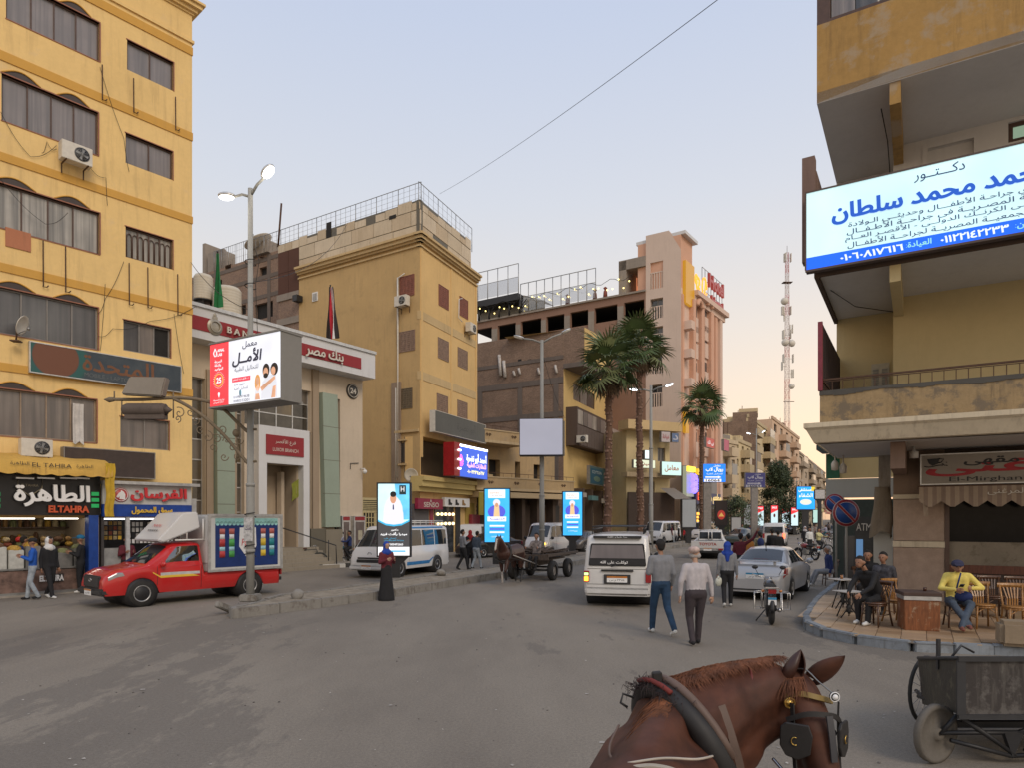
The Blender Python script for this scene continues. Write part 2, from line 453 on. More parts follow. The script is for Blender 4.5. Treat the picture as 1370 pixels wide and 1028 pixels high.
# ---------------------------------------------------------------- facade frame: a vertical plane with pixel look-up
class Face:
 """vertical plane through ground point O running towards direction d (unit, roughly rightwards in the picture)"""
 def __init__(s,O,d):
  s.O=Vector((O[0],O[1]));s.d=Vector(d).normalized();s.rz=math.atan2(s.d.y,s.d.x)
 def u(s,px):
  k=(px-CX)/F;return(k*s.O.y-s.O.x)/(s.d.x-k*s.d.y)
 def Y(s,px):return s.O.y+s.u(px)*s.d.y
 def z(s,px,py):return HC+(YH-py)*s.Y(px)/F
 def uz(s,px,py):return s.u(px),s.z(px,py)
 def rect(s,x0,y0,x1,y1):
  """pixel corners (left x, left-top y, right x, bottom y measured at the same left column)"""
  xm=(x0+x1)/2
  return s.u(x0),s.u(x1),s.z(xm,y1),s.z(xm,y0)
def vpdir(vx,sign=1):return Vector((sign*(vx-CX)/F,sign*1.0)).normalized()

def holed_wall(mb,x0,x1,z0,z1,holes,y=0.0,reveal=0.12,ridx=None):
 """front wall plane at y with rectangular openings and reveals going back (+y)"""
 xs=sorted({x0,x1,*[h[0]for h in holes],*[h[1]for h in holes]});zs=sorted({z0,z1,*[h[2]for h in holes],*[h[3]for h in holes]})
 xs=[x for x in xs if x0-1e-6<=x<=x1+1e-6];zs=[z for z in zs if z0-1e-6<=z<=z1+1e-6]
 for i in range(len(xs)-1):
  for j in range(len(zs)-1):
   a,b,c,d=xs[i],xs[i+1],zs[j],zs[j+1];mx,mz=(a+b)/2,(c+d)/2
   if b-a<1e-5 or d-c<1e-5:continue
   if any(h[0]<mx<h[1]and h[2]<mz<h[3]for h in holes):continue
   mb.quad((a,y,c),(b,y,c),(b,y,d),(a,y,d))
 for(a,b,c,d)in holes:
  q=y+reveal
  mb.quad((a,y,c),(a,q,c),(a,q,d),(a,y,d));mb.quad((b,y,c),(b,y,d),(b,q,d),(b,q,c))
  mb.quad((a,y,c),(b,y,c),(b,q,c),(a,q,c));mb.quad((a,y,d),(a,q,d),(b,q,d),(b,y,d))
# ---------------------------------------------------------------- shared materials
M_GLASS=glass('window_glass',(0.03,0.035,0.04))
M_CURT=curtain('curtain_grey',(0.13,0.115,0.11),(0.22,0.19,0.18))
M_CURT2=curtain('curtain_brown',(0.10,0.085,0.075),(0.20,0.165,0.14),6)
M_CURTL=curtain('curtain_light',(0.16,0.15,0.13),(0.42,0.39,0.34),11)
M_DGLS=curtain('curtain_dark',(0.03,0.03,0.032),(0.075,0.07,0.07),7)
M_FRB=plain('brown_frame',(0.09,0.05,0.035),0.45)
M_FRG=plain('grey_frame',(0.22,0.20,0.18),0.45)
M_ALU=plain('aluminium',(0.55,0.55,0.54),0.35,0.6)
M_WHT=plain('white_metal',(0.72,0.71,0.68),0.45,0,0.06)
M_OFFW=plain('off_white_plastic',(0.62,0.58,0.50),0.5,0,0.1)
M_BLK=plain('black_metal',(0.018,0.018,0.02),0.5)
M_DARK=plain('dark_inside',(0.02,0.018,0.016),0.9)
M_STEEL=plain('galvanised_steel',(0.30,0.30,0.29),0.45,0.7)
M_POLE=plaster('pole_paint',(0.33,0.33,0.31),(0.12,0.08,0.05),0.8,0.7,sc=2)
M_RUST=plain('rusty_iron',(0.10,0.055,0.035),0.7,0.4)
M_RUB=plain('rubber',(0.022,0.021,0.02),0.85)
M_CABLE=plain('cable',(0.02,0.018,0.016),0.7)
M_CONC=plaster('concrete',(0.30,0.26,0.22),(0.12,0.09,0.07),0.9,0.6)
M_CONCD=plaster('concrete_dark',(0.17,0.14,0.12),(0.07,0.05,0.04),0.9,0.6)
W_=plain('print_white',(0.78,0.78,0.77),0.5,0,0.03)
K_=plain('print_black',(0.02,0.02,0.022),0.5,0,0.05)
RED_=plain('print_red',(0.55,0.03,0.035),0.5,0,0.06)
YEL_=plain('print_yellow',(0.75,0.48,0.05),0.5,0,0.06)

def window(par,u0,u1,z0,z1,n=2,mats=None,fm=None,y=0.10,fw=0.045,name='window',rows=1,tilt=None):
 fm=fm or M_FRB;mats=mats or[M_CURT]
 b=MB();d=0.05
 b.box(u0,u1,y-d,y+.01,z0,z0+fw);b.box(u0,u1,y-d,y+.01,z1-fw,z1)
 b.box(u0,u0+fw,y-d,y+.01,z0+fw,z1-fw);b.box(u1-fw,u1,y-d,y+.01,z0+fw,z1-fw)
 w=(u1-u0-2*fw);pw=w/n
 for i in range(1,n):x=u0+fw+pw*i;b.box(x-fw*.4,x+fw*.4,y-d,y+.01,z0+fw,z1-fw)
 ph=(z1-z0-2*fw)/rows
 for j in range(1,rows):z=z0+fw+ph*j;b.box(u0+fw,u1-fw,y-d+.004,y+.006,z-fw*.35,z+fw*.35)
 o=b.build(name,fm,par)
 for i in range(n):
  for j in range(rows):
   x=u0+fw+pw*i;z=z0+fw+ph*j;q=y-0.012*(i%2)-0.005
   MB().box(x,x+pw,q,q+0.02,z,z+ph).build('pane',mats[(i+j)%len(mats)],o)
 return o
def body(mb,x0,x1,z1,depth,z0=0.0,y=0.0):
 """sides, back and roof behind a facade plane"""
 mb.quad((x0,y,z0),(x0,y,z1),(x0,y+depth,z1),(x0,y+depth,z0))
 mb.quad((x1,y,z0),(x1,y+depth,z0),(x1,y+depth,z1),(x1,y,z1))
 mb.quad((x0,y+depth,z0),(x0,y+depth,z1),(x1,y+depth,z1),(x1,y+depth,z0))
 mb.quad((x0,y,z1),(x1,y,z1),(x1,y+depth,z1),(x0,y+depth,z1))
def ac_unit(par,x,y,z,s=1.0,flip=False):
 """outdoor air-conditioner: case with fan grille on brackets (thing, loc in the parent's frame is converted to world)"""
 Mw=par.matrix_world.copy()if par else Matrix()
 bpy.context.view_layer.update();Mw=par.matrix_world
 p=Mw@Vector((x,y,z));rz=par.rotation_euler.z
 t=thing('air_conditioner','','air conditioner',p,rz)
 MB().box(-.42*s,.42*s,-.17*s,.17*s,0,.56*s).build('case',M_OFFW,t,bev=0.012)
 fx=.13*s
 g=MB()
 g.lathe([(0.0,-.178*s),(.21*s,-.178*s),(.215*s,-.172*s)],20,Matrix.Translation((fx,0,.28*s)),axis='y')
 g.build('fan_opening',M_BLK,t)
 r=MB()
 for k in range(4):
  rr=(.055+.05*k)*s
  r.tube([(fx+rr*math.cos(q),-.187*s,.28*s+rr*math.sin(q))for q in[i*math.pi/8 for i in range(16)]],.004*s,4,closed=True)
 for k in range(6):
  q=k*math.pi/6;r.tube([(fx-.21*s*math.cos(q),-.19*s,.28*s-.21*s*math.sin(q)),(fx+.21*s*math.cos(q),-.19*s,.28*s+.21*s*math.sin(q))],.004*s,4)
 r.build('fan_grille',M_STEEL,t)
 bl=MB()
 for k in range(4):
  M=Matrix.Translation((fx,-.182*s,.28*s))@Matrix.Rotation(k*math.pi/2+.3,4,'Y')
  bl.add([(0,0,.02),(.17*s,.002,.05*s),(.17*s,.002,-.03*s),(0,0,-.03)],[(0,1,2,3)],M)
 bl.build('fan_blade',M_STEEL,t)
 bk=MB()
 for sx in(-.3,.3):bk.box(sx*s-.015,sx*s+.015,-.19*s,.30*s,-.03,0);bk.box(sx*s-.015,sx*s+.015,.26*s,.29*s,-.3*s,0)
 bk.build('bracket',M_RUST,t)
 return t
def dish(x,y,z,rz,r,label,par=None,tiltx=-35,mast=0.6):
 t=thing('satellite_dish',label,'satellite dish',(x,y,z),rz)
 b=MB();T=Matrix.Translation((0,0,mast))@Matrix.Rotation(R(90+tiltx),4,'X')
 b.lathe([(r*k/6,.28*r*(k/6)**2)for k in range(7)]+[(r*.99,.28*r-.02)]+[(r*k/6,.28*r*(k/6)**2-.02)for k in range(5,-1,-1)],28,T)
 b.build('reflector',M_OFFW,t)
 a=MB();a.tube([T@Vector((0,-r*.9,.2*r)),T@Vector((0,-r*.15,.85*r))],.012,6);a.ball(T@Vector((0,-r*.1,.85*r)),.05*max(1,r*1.4));a.build('receiver_arm',M_STEEL,t)
 m=MB();m.cyl((0,0.1,0),(0,0.06,mast),.025,8);m.box(-.12,.12,-.02,.22,-.02,.015);m.build('mast',M_RUST,t)
 return t
def wall_sign(name,label,cat,fc,x0,yt,x1,yb,out,depth,mat_case,mat_face,fr=0.03,par_y=0.0):
 """a flat box sign on a facade; returns (thing, half width, half height) with its face at local y = -depth-..."""
 u0,u1,z0,z1=fc.rect(x0,yt,x1,yb)
 p=fc.O+fc.d*((u0+u1)/2);nrm=Vector((fc.d.y,-fc.d.x))*out
 t=thing(name,label,cat,(p.x+nrm.x,p.y+nrm.y,(z0+z1)/2),fc.rz)
 w,h=(u1-u0)/2,(z1-z0)/2
 b=MB();b.box(-w,w,0,depth,-h,h)
 b.box(-w,w,-.02,0,h-fr,h);b.box(-w,w,-.02,0,-h,-h+fr);b.box(-w,-w+fr,-.02,0,-h+fr,h-fr);b.box(w-fr,w,-.02,0,-h+fr,h-fr)
 b.build('case',mat_case,t)
 MB().box(-w+fr,w-fr,-.008,-.001,-h+fr,h-fr).build('sign_face',mat_face,t)
 return t,w,h

# ---------------------------------------------------------------- the ground
def asphalt():
 m,nt,b=nt_new('asphalt');v=coords(nt)
 n1=noise_node(nt,v,0.10,5,0.6);n2=noise_node(nt,coords(nt,(0.5,0.16,1)),0.55,6,0.65);n3=noise_node(nt,v,30,6,0.8)
 c=ramp(nt,n1,[(0.35,(0.165,0.143,0.118)),(0.65,(0.225,0.196,0.160))])
 c=mixc(nt,ramp(nt,n2,[(0.38,0.0),(0.68,0.8)]),c,(0.285,0.250,0.202))          # dusty film of sand
 n4=noise_node(nt,coords(nt,(0.35,0.12,1)),0.5,7,0.75)
 c=mixc(nt,ramp(nt,n4,[(0.545,0.0),(0.57,0.55)]),c,(0.135,0.120,0.104))      # newer, darker patches
 n6=noise_node(nt,v,1.6,8,0.75)
 c=mixc(nt,ramp(nt,n6,[(0.62,0.0),(0.74,0.4)]),c,(0.08,0.073,0.068))        # oil and tyre stains
 c=mixc(nt,0.9,c,ramp(nt,n3,[(0.25,0.62),(0.75,1.38)]),'MULTIPLY')
 n5=noise_node(nt,v,140,3,0.7)
 c=mixc(nt,0.5,c,ramp(nt,n5,[(0.4,0.6),(0.62,1.5)]),'MULTIPLY')
 nt.links.new(c,b.inputs['Base Color']);b.inputs['Roughness'].default_value=0.88;b.inputs['Specular IOR Level'].default_value=0.3
 vo=nt.nodes.new('ShaderNodeTexVoronoi');vo.feature='DISTANCE_TO_EDGE';vo.inputs['Scale'].default_value=0.35;nt.links.new(mixc(nt,0.12,v,n_color(nt,v)),vo.inputs['Vector'])
 h=ramp(nt,vo.outputs[0],[(0.0,0.0),(0.006,1.0)])
 mm=nt.nodes.new('ShaderNodeMath');mm.operation='ADD';nt.links.new(n5,mm.inputs[0]);nt.links.new(n3,mm.inputs[1])
 bump(nt,b,mm.outputs[0],0.004,0.6);MATS['asphalt']=m;return m
def n_color(nt,vec):
 n=nt.nodes.new('ShaderNodeTexNoise');n.inputs['Scale'].default_value=2.0;n.inputs['Detail'].default_value=4;nt.links.new(vec,n.inputs['Vector']);return n.outputs[1]
M_ASPH=asphalt()
g=MB();P=[]
ys=[-40,-10,0]+list(range(4,60,2))+[70,90,120,160,220,320,500,900,1800]
xs=[-600,-200,-80,-40]+list(range(-30,42,3))+[60,120,300,700,1200]
g.grid([[(x,y,0.0)for x in xs]for y in ys],smooth=False)
struct(g.build('road',M_ASPH))
M_KERB=plaster('kerb_stone',(0.27,0.255,0.23),(0.08,0.065,0.05),1.0,0.8,patch=(0.15,0.13,0.11),pamt=0.25,sc=2.5)
M_DIRT=plaster('median_soil',(0.25,0.21,0.16),(0.13,0.10,0.08),1.0,0.2,patch=(0.32,0.28,0.22),pamt=0.5,sc=3)

# median: kerb stones in a row on both sides, a soil top
edge_px=[(312,829),(430,814),(500,804),(620,783),(700,770),(770,757.5),(880,738.5),(920,731.5)]
E=[gp(*p)for p in edge_px];E=[Vector((e.x,e.y,0))for e in E]
E.append(E[-1]+Vector((12.5,26,0)));E.append(E[-1]+Vector((16,34,0)))
def offs(pts,d):
 out=[]
 for i,p in enumerate(pts):
  t=(pts[min(i+1,len(pts)-1)]-pts[max(i-1,0)]).normalized();out.append(p+Vector((-t.y,t.x,0))*d)
 return out
MW=1.75
EL=offs(E,MW);EL[0]=E[0]+Vector((-.1,.9,0));HK=0.24
top=MB();ring=[p for p in offs(E,.1)]+list(reversed(offs(E,MW-.1)))
n=len(E);rr=offs(E,.12);ll=offs(E,MW-.12);ll[0]=E[0]+Vector((-.02,.8,0))
for i in range(n-1):
 top.quad((rr[i].x,rr[i].y,HK-.03),(rr[i+1].x,rr[i+1].y,HK-.03),(ll[i+1].x,ll[i+1].y,HK-.03),(ll[i].x,ll[i].y,HK-.03))
median=struct(top.build('median',M_DIRT))
def kerb_row(pts,parent,h,w=0.15,ln=1.0,mats=None,name='kerb_stone',maxn=90,z0=-0.02,inward=1):
 seg=[]; 
 for i in range(len(pts)-1):
  a,b=pts[i],pts[i+1];L=(b-a).length;k=max(1,round(L/ln))
  for j in range(k):seg.append((a.lerp(b,j/k),a.lerp(b,(j+1)/k)))
 objs=[]
 for k,(a,b)in enumerate(seg[:maxn]):
  t=(b-a).normalized();nn=Vector((-t.y,t.x,0))*inward;L=(b-a).length
  m=MB();jz=random.uniform(-.012,.012);jo=random.uniform(-.012,.012)
  Mx=Matrix(((t.x,nn.x,0,a.x+nn.x*jo),(t.y,nn.y,0,a.y+nn.y*jo),(0,0,1,0),(0,0,0,1)))
  m.box(.006,L-.006,0,w,z0,h+jz,Mx)
  objs.append(m.build(name,mats[k%len(mats)]if mats else M_KERB,parent,bev=0.018))
 return objs
kerb_row(E,median,HK,maxn=100)
kerb_row(EL,median,HK,inward=-1,maxn=100)
kerb_row([EL[0],(EL[0]+E[0])/2+Vector((-.22,-.05,0)),E[0]],median,HK,ln=.6)
# loose tilted stone leaning on the nose of the median, rubble on top
def rock(loc,r,label,mat=M_KERB,seed=1,sq=(1,1,.7)):
 rnd=random.Random(seed);b=MB();b.ball((0,0,0),(r*sq[0],r*sq[1],r*sq[2]),9,6)
 b.v=[tuple(Vector(v)*(1+0.22*mnoise.noise(Vector(v)*(2.2/r)+Vector((seed,0,0)))))for v in b.v]
 o=b.build('stone',mat);o.location=loc;o.rotation_euler=(rnd.random(),rnd.random(),rnd.random()*6);return o
ls=MB().box(-.09,.09,-.33,.33,-.07,.07).build('broken_kerb_stone',M_KERB,bev=.02)
p=gp(303,822);ls.location=(p.x,p.y,.14);ls.rotation_euler=(R(-24),0,R(-20))
tag(ls,'broken length of kerb leaning against the near tip of the median','stone')
tag(rock((*gp(398,800,HK).xy,HK+.07),.17,''),'brown stone lying on the median between the big lamp post and the person','stone')
tag(rock((*gp(590,770,HK).xy,HK+.08),.19,'',seed=4),'brown broken stone lying on the median right of the person in the blue headscarf','stone')

# litter: scraps of paper and small stones that nobody could count
lit=MB();rnd=random.Random(3)
for k in range(420):
 Y=5+32*rnd.random()**1.3;X=(rnd.uniform(-30,1400)-CX)*Y/F;s=rnd.uniform(.006,.022)*(1 if rnd.random()<.9 else 2.0)
 a=rnd.random()*6.3;q=[(math.cos(a+t)*s*rnd.uniform(.5,1.2),math.sin(a+t)*s*rnd.uniform(.5,1.2))for t in(0,1.6,3.1,4.6)]
 lit.add([(X+x,Y+y,.006+rnd.uniform(0,.008))for x,y in q],[(0,1,2,3)])
struct(lit.build('litter',plain('paper_scrap',(.42,.39,.35),.8,var=.5,scale=9)),'stuff')
peb=MB()
for k in range(260):
 Y=5+30*rnd.random()**1.3;X=(rnd.uniform(-30,1400)-CX)*Y/F;s=rnd.uniform(.006,.018)
 peb.ball((X,Y,s*.3),(s,s*rnd.uniform(.6,1),s*.6),5,4)
struct(peb.build('gravel',plain('grit',(.12,.11,.10),.9,var=.5)),'stuff')

# ---------------------------------------------------------------- the yellow block on the left
FL=Face((-428/F*24.1,24.1),vpdir(1450))
M_YEL=plaster('yellow_plaster',(0.84,0.59,0.25),(0.33,0.22,0.11),0.6,0.65,patch=(.74,.53,.27),pamt=.05)
M_YEL2=plaster('yellow_band',(0.64,0.36,0.085),(0.3,0.2,0.1),0.4,0.3)
M_REDF=plain('red_brown_reveal',(0.30,0.12,0.07),0.6)
yb=thing('apartment_block','tall yellow plastered apartment block above the food shop on the left edge','building',(FL.O.x,FL.O.y,0),FL.rz)
bpy.context.view_layer.update()
LW=[(8,-1,133,53,4),(2,124,131,184,4),(-10,263,133,321,4),(-10,397,131,456,4),(-10,527,129,588,4)]
RW=[(170,68,232,107),(168,190,231,229),(168,312,231,352),(165,434,228,474),(161,561,226,601)]
holes=[];lwr=[];rwr=[]
zt=FL.z(257,8);zc=FL.z(262,37)
for(a,t_,b,bt,n)in LW:r=FL.rect(a,t_,b,bt);holes.append(r);lwr.append(r)
for(a,t_,b,bt)in RW:r=FL.rect(a,t_,b,bt);holes.append(r);rwr.append(r)
uL=FL.u(-150)
holes.append((FL.u(-80),FL.u(255),0.0,FL.z(200,694)))
# one more row of windows above the frame and the storeys left of it exist too
def sh(r,dz):return(r[0],r[1],r[2]+dz,r[3]+dz)
w=MB();holed_wall(w,uL,0,0,zt,holes,0,.14);body(w,uL,0,zt,12)
w.build('wall',M_YEL,yb)
cn=MB()   # cornice, flared
for k,(o,z0,z1)in enumerate([(.06,zt-1.35,zt-1.25),(.05,zt-.34,zt-.26),(.14,zt-.26,zt-.14),(.26,zt-.14,zt+.0),(.34,zt,zt+.08)]):
 cn.box(uL,o,-o,12+o,z0,z1)
cn.build('cornice',M_YEL,yb)
for yy,th in((64,.28),(178,.28),(290,.25),(412,.25),(522,.24)):
 z=FL.z(257,yy);MB().box(uL,.018,-.035,.3,z-th,z).build('string_course',M_YEL2,yb)
cm_=[[M_CURT,M_CURT],[M_CURT],[M_CURTL],[M_DGLS],[M_CURT2]]
for r,ms in zip(lwr,cm_):
 fmx=M_FRB if ms[0]is not M_DGLS else M_FRG
 window(yb,r[0],r[1],r[2],r[3],4,ms,fmx if ms[0]is not M_CURT2 else plain('taupe_frame',(.30,.22,.15),.5),y=.13)
 # red-brown reveal lining
 q=MB();q.box(r[0]-.03,r[1]+.03,-.025,.09,r[3],r[3]+.035);q.box(r[1],r[1]+.035,-.025,.09,r[2],r[3]);q.box(r[0]-.02,r[1]+.02,-.02,.09,r[2]-.025,r[2]);q.build('window_lining',M_REDF,yb)
 # two shallow dark arches above
 wq=(r[1]-r[0]); 
 for(a,b)in((.0,.38),(.55,.90)):
  x0,x1=r[0]+wq*a,r[0]+wq*b;z0=r[3]+.035;hgt=.21
  pts=[(x0+(x1-x0)*k/12,z0+hgt*math.sin(math.pi*k/12))for k in range(13)]
  MB().prism([(p[0],p[1])for p in pts],-.008,.05).build('blind_arch',plain('arch_panel',(.05,.035,.03),.5),yb)
  MB().tube([(p[0],-.02,p[1])for p in pts],.022,6).build('arch_moulding',M_YEL2,yb)
for k,r in enumerate(rwr):
 if k==2:
  o=window(yb,r[0],r[1],r[2],r[3],4,[M_CURTL],M_FRB,y=.13,fw=.05)
  t_=MB();pw=(r[1]-r[0]-.1)/4
  for i in range(4):
   x0=r[0]+.05+pw*i
   for s0 in(0,1):
    xa=x0+pw*.5*s0+.02;xb=xa+pw*.5-.03
    t_.tube([(xa,.09,r[2]+.05),(xa,.09,r[3]-.3)]+[((xa+xb)/2-(xb-xa)/2*math.cos(q),.09,r[3]-.3+.12*math.sin(q))for q in[math.pi*j/6 for j in range(1,6)]]+[(xb,.09,r[3]-.3),(xb,.09,r[2]+.05)],.016,5)
  t_.build('window_tracery',M_FRB,yb)
 else:
  window(yb,r[0],r[1],r[2],r[3],2 if k!=3 else 3,[[M_CURT],[M_CURT],[],[M_DGLS,M_CURT2,M_DARK],[M_CURT2]][k],M_FRB if k<3 else M_FRG,y=.13)
 q=MB();q.box(r[0]-.03,r[1]+.03,-.02,.09,r[3],r[3]+.03);q.box(r[1],r[1]+.03,-.02,.09,r[2],r[3]);q.build('window_lining',M_REDF,yb)
def fl_pt(px,py,out=0.0):
 u,z=FL.uz(px,py);return Vector((u,-out,z))
for(x,y0,y1)in((136,87,134),(178,105,151),(234,130,174),(57,322,384),(87,330,391),(172,352,408),(197,358,412),(237,367,422)):
 a,b=fl_pt(x,y0,.05),fl_pt(x,y1,.07);m=MB();m.tube([a,b,b+Vector((.09,-.02,0)),b+Vector((.13,-.02,.06))],.018,6);m.build('iron_bracket',M_RUST,yb)
r=FL.rect(7,308,41,333)
MB().box(r[0],r[1],-.03,.05,r[2],r[3]).build('infill_panel',plaster('salmon_infill',(.48,.20,.11)),yb)
# hanging curtain blown out of the lowest window
cu=MB();a=fl_pt(97,540,.02);P=[]
for j in range(10):
 row=[]
 for i in range(9):row.append((a.x+.30*i/8-.03*j/9,-.03-.03*math.sin(i*1.9)-.0015*j*j,a.z-.14*j*(1+.04*math.sin(i))))
 P.append(row)
cu.grid(P);cu.build('curtain',plain('white_cloth',(.55,.52,.48),.9),yb)
for(px,py,s,lb)in((96,224,1.0,'beige air conditioner under the second-storey windows, level with the top of the lamp post'),(43,613,.95,'beige air conditioner just above the yellow awning of the food shop')):
 v=fl_pt(px,py,.36);o=ac_unit(yb,v.x,v.y,v.z,s);o['label']=lb
v=yb.matrix_world@fl_pt(22,448,.35)
dish(v.x,v.y,v.z-.25,FL.rz+.9,.30,'small grey satellite dish in the half-open window on the yellow block',mast=.5,tiltx=20)
# slack wires on the facade
wr=[]
for pts in([(0,150),(40,210),(75,195)],[(118,222),(141,238),(143,275)],[(133,90),(165,185),(172,230)],[(130,450),(150,440),(200,430),(262,410)],[(0,240),(60,300),(90,285)],[(140,380),(136,440),(133,470)],[(232,420),(245,500)],[(55,205),(62,190),(75,200)],[(165,350),(140,400),(130,420)]):
 m=MB();pp=[fl_pt(x,y,.05)for x,y in pts];q=[]
 for i in range(len(pp)-1):
  for t_ in range(6):f_=t_/6;v=pp[i].lerp(pp[i+1],f_);v.z-=.12*math.sin(math.pi*f_);q.append(v)
 q.append(pp[-1]);m.tube(q,.007,4);m.build('cable',M_CABLE,yb)
# signs on the facade
M_OLDS=None
def old_sign_mat():
 m,nt,b=nt_new('faded_print');v=coords(nt);sp=nt.nodes.new('ShaderNodeSeparateXYZ');nt.links.new(v,sp.inputs[0])
 c=ramp(nt,noise_node(nt,v,2.0,5,.6),[(.3,(.030,.045,.060)),(.7,(.06,.075,.085))])
 d=nt.nodes.new('ShaderNodeVectorMath');d.operation='DISTANCE';nt.links.new(v,d.inputs[0]);d.inputs[1].default_value=(-1.55,0,.1)
 c=mixc(nt,ramp(nt,d.outputs['Value'],[(.60,0.0),(.64,1.0)]),(.16,.06,.03),c)
 c=mixc(nt,ramp(nt,d.outputs['Value'],[(.62,0.0),(.64,1.0),(.80,1.0),(.95,0.0)]),c,(.02,.10,.09))
 nt.links.new(c,b.inputs['Base Color']);b.inputs['Roughness'].default_value=.45;return m
t,w_,h_=wall_sign('shop_sign','long faded blue and orange sign below the fourth row of windows','sign',FL,37,474,240,513,.16,.14,M_ALU,old_sign_mat())
letters('المتحدة',h_*1.1,plain('faded_orange',(.17,.07,.03),.6),t,(.25,-.012,.1),w_*.95,arabic=True,bold=.02)
letters('MOBILE - LAPTOP - TV',h_*.26,plain('faded_grey',(.12,.13,.13),.6),t,(.1,-.012,-h_*.62))
t,w_,h_=wall_sign('shop_sign','plain dark brown sign board over the mobile shop, with faint VIP letters','sign',FL,80,603,202,640,.35,.3,M_FRG,plain('dark_brown_board',(.055,.038,.032),.4))
letters('VIP',h_*.5,plain('ghost_letter',(.10,.075,.05),.5),t,(-w_*.15,-.012,-h_*.1),w_*.32)

# ---- shops at street level
FS=Face((FL.O.x+.62*FL.d.y,FL.O.y-.62*FL.d.x),FL.d)      # shop fronts, 0.6 m proud
def shop_frame(px):return FS.u(px)
M_DKW=plain('shop_dark',(.03,.026,.024),.5)
uA,uB,uC=FS.u(-90),FS.u(134),FS.u(262)
zs1=FS.z(66,690)
fs=thing('food_shop','roasted nuts and coffee shop with a black sign and lit goods under the yellow awning','shop',(FS.O.x,FS.O.y,0),FS.rz)
b=MB();b.box(uA,uB,.0,.10,zs1,FS.z(66,636));b.build('sign_board',plain('black_board',(.012,.012,.013),.35),fs)
zc_=FS.z(66,664)
letters('الطاهرة',.62,W_,fs,((FS.u(18)+FS.u(117))/2,-.10,zc_),FS.u(117)-FS.u(18),depth=.08,bold=.03,arabic=True)
letters('ELTAHRA',.19,plain('red_letters',(.55,.09,.03),.5),fs,((FS.u(64)+FS.u(117))/2,-.06,FS.z(90,682)),FS.u(117)-FS.u(64),depth=.04,bold=.04)
for px in(-10,122):
 for k in range(3):
  MB().box(FS.u(px),FS.u(px+10),-.03,-.001,FS.z(px,664+8*k),FS.z(px,659+8*k)).build('green_bar',plain('green_bar',(.02,.33,.10),.4,emit=(.02,.4,.1),es=.25),fs)
sh_=MB();cx_,cz_=FS.u(40),FS.z(40,651)
sh_.tube([(cx_-.3,-.02,cz_+.25),(cx_+.3,-.02,cz_+.25),(cx_+.3,-.02,cz_-.05),(cx_,-.02,cz_-.3),(cx_-.3,-.02,cz_-.05)],.016,5,closed=True);sh_.build('shield_emblem',plain('dim_gold',(.28,.24,.16),.4),fs)
letters('ELTAHRA',.07,plain('dim_gold',(.28,.24,.16),.4),fs,(cx_,-.02,cz_+.02),.42)
for px in(30,58,88,105):MB().box(FS.u(px)-.22,FS.u(px)+.22,-.28,-.18,FS.z(px,642),FS.z(px,640)).build('spot_lamp',M_ALU,fs)
# interior
M_WARMW=plaster('shop_inside',(.40,.33,.25),amt=.5)
b=MB();zf=.02
b.box(uA,uB,3.0,3.1,0,zs1);b.box(uA,uA+.1,.1,3.0,0,zs1);b.box(uB-.1,uB,.1,3.0,0,zs1);b.box(uA,uB,.1,3.0,zs1+.003,zs1+.1);b.build('inner_wall',M_WARMW,fs)
MB().box(uA,uB,.1,3.0,0.0,.05).build('inner_floor',plain('tile_floor',(.3,.27,.23),.4),fs)
for k in range(3):
 x0=uA+.5+k*(uB-uA-1)/2.6
 MB().box(x0,x0+.9,1.0,1.12,zs1-.12,zs1-.05).build('ceiling_lamp',glow('lamp_tube',(1.0,.93,.8),4),fs)
# back shelves with jars, front bins
GOODS=[plain('goods%d'%i,c,.7,var=.4,scale=25)for i,c in enumerate([(.30,.17,.06),(.38,.26,.12),(.24,.06,.03),(.44,.35,.20),(.12,.06,.03),(.42,.25,.04),(.16,.17,.07)])]
rnd=random.Random(11)
s=MB()
for j in range(5):s.box(uA+.1,uB-.1,2.55,3.0,.5+j*.5,.53+j*.5)
s.build('shelf',M_FRB,fs)
for j in range(5):
 x=uA+.2
 while x<uB-.3:
  w0=rnd.uniform(.10,.2);h0=rnd.uniform(.16,.36)
  MB().lathe([(w0/2,0),(w0/2,h0*.8),(w0*.3,h0*.9),(w0*.3,h0),(0,h0)],8).build('jar',rnd.choice(GOODS),fs,loc=(x+w0/2,2.75,.533+j*.5));x+=w0+.05
# front counter with steel bins heaped with goods
zc0=FS.z(66,762)
b=MB();b.box(FS.u(-60),FS.u(112),.25,.95,.05,.75);b.build('counter',plain('counter_stone',(.16,.10,.08),.5,var=.6,scale=5),fs)
b=MB();x=FS.u(-60);b.box(x,FS.u(112),.22,.24,.78,.83);b.box(x,FS.u(112),.22,.24,.05,.12);b.build('counter_trim',M_STEEL,fs)
MB().box(FS.u(66),FS.u(88),.2,.235,.38,.62).build('name_plate',K_,fs)
letters('ELTAHRA',.16,W_,fs,(FS.u(72),.19,.5),.62,bold=.05)
k=0;x=FS.u(-60)
while x<FS.u(108):
 bw=.42;h0=rnd.choice([.5,.62,.72])
 MB().box(x+.02,x+bw-.02,.3,.85,.76,.76+h0).build('bin',rnd.choice([M_STEEL,plain('plastic_bin',(.5,.5,.46),.4),GOODS[5]]),fs,bev=.02)
 hp=MB();hp.ball((x+bw/2,.57,.76+h0),(bw*.46,.27,.14),10,6);hp.build('heap',rnd.choice(GOODS),fs)
 x+=bw;k+=1
x=FS.u(-60)
while x<FS.u(108):
 for j in range(2):
  q=MB();w0=rnd.uniform(.2,.34);q.ball((x+w0/2,1.3,1.5+j*.16),(w0*.42,.16,.09),8,6);q.build('sack',rnd.choice(GOODS+[RED_]),fs)
 x+=.33
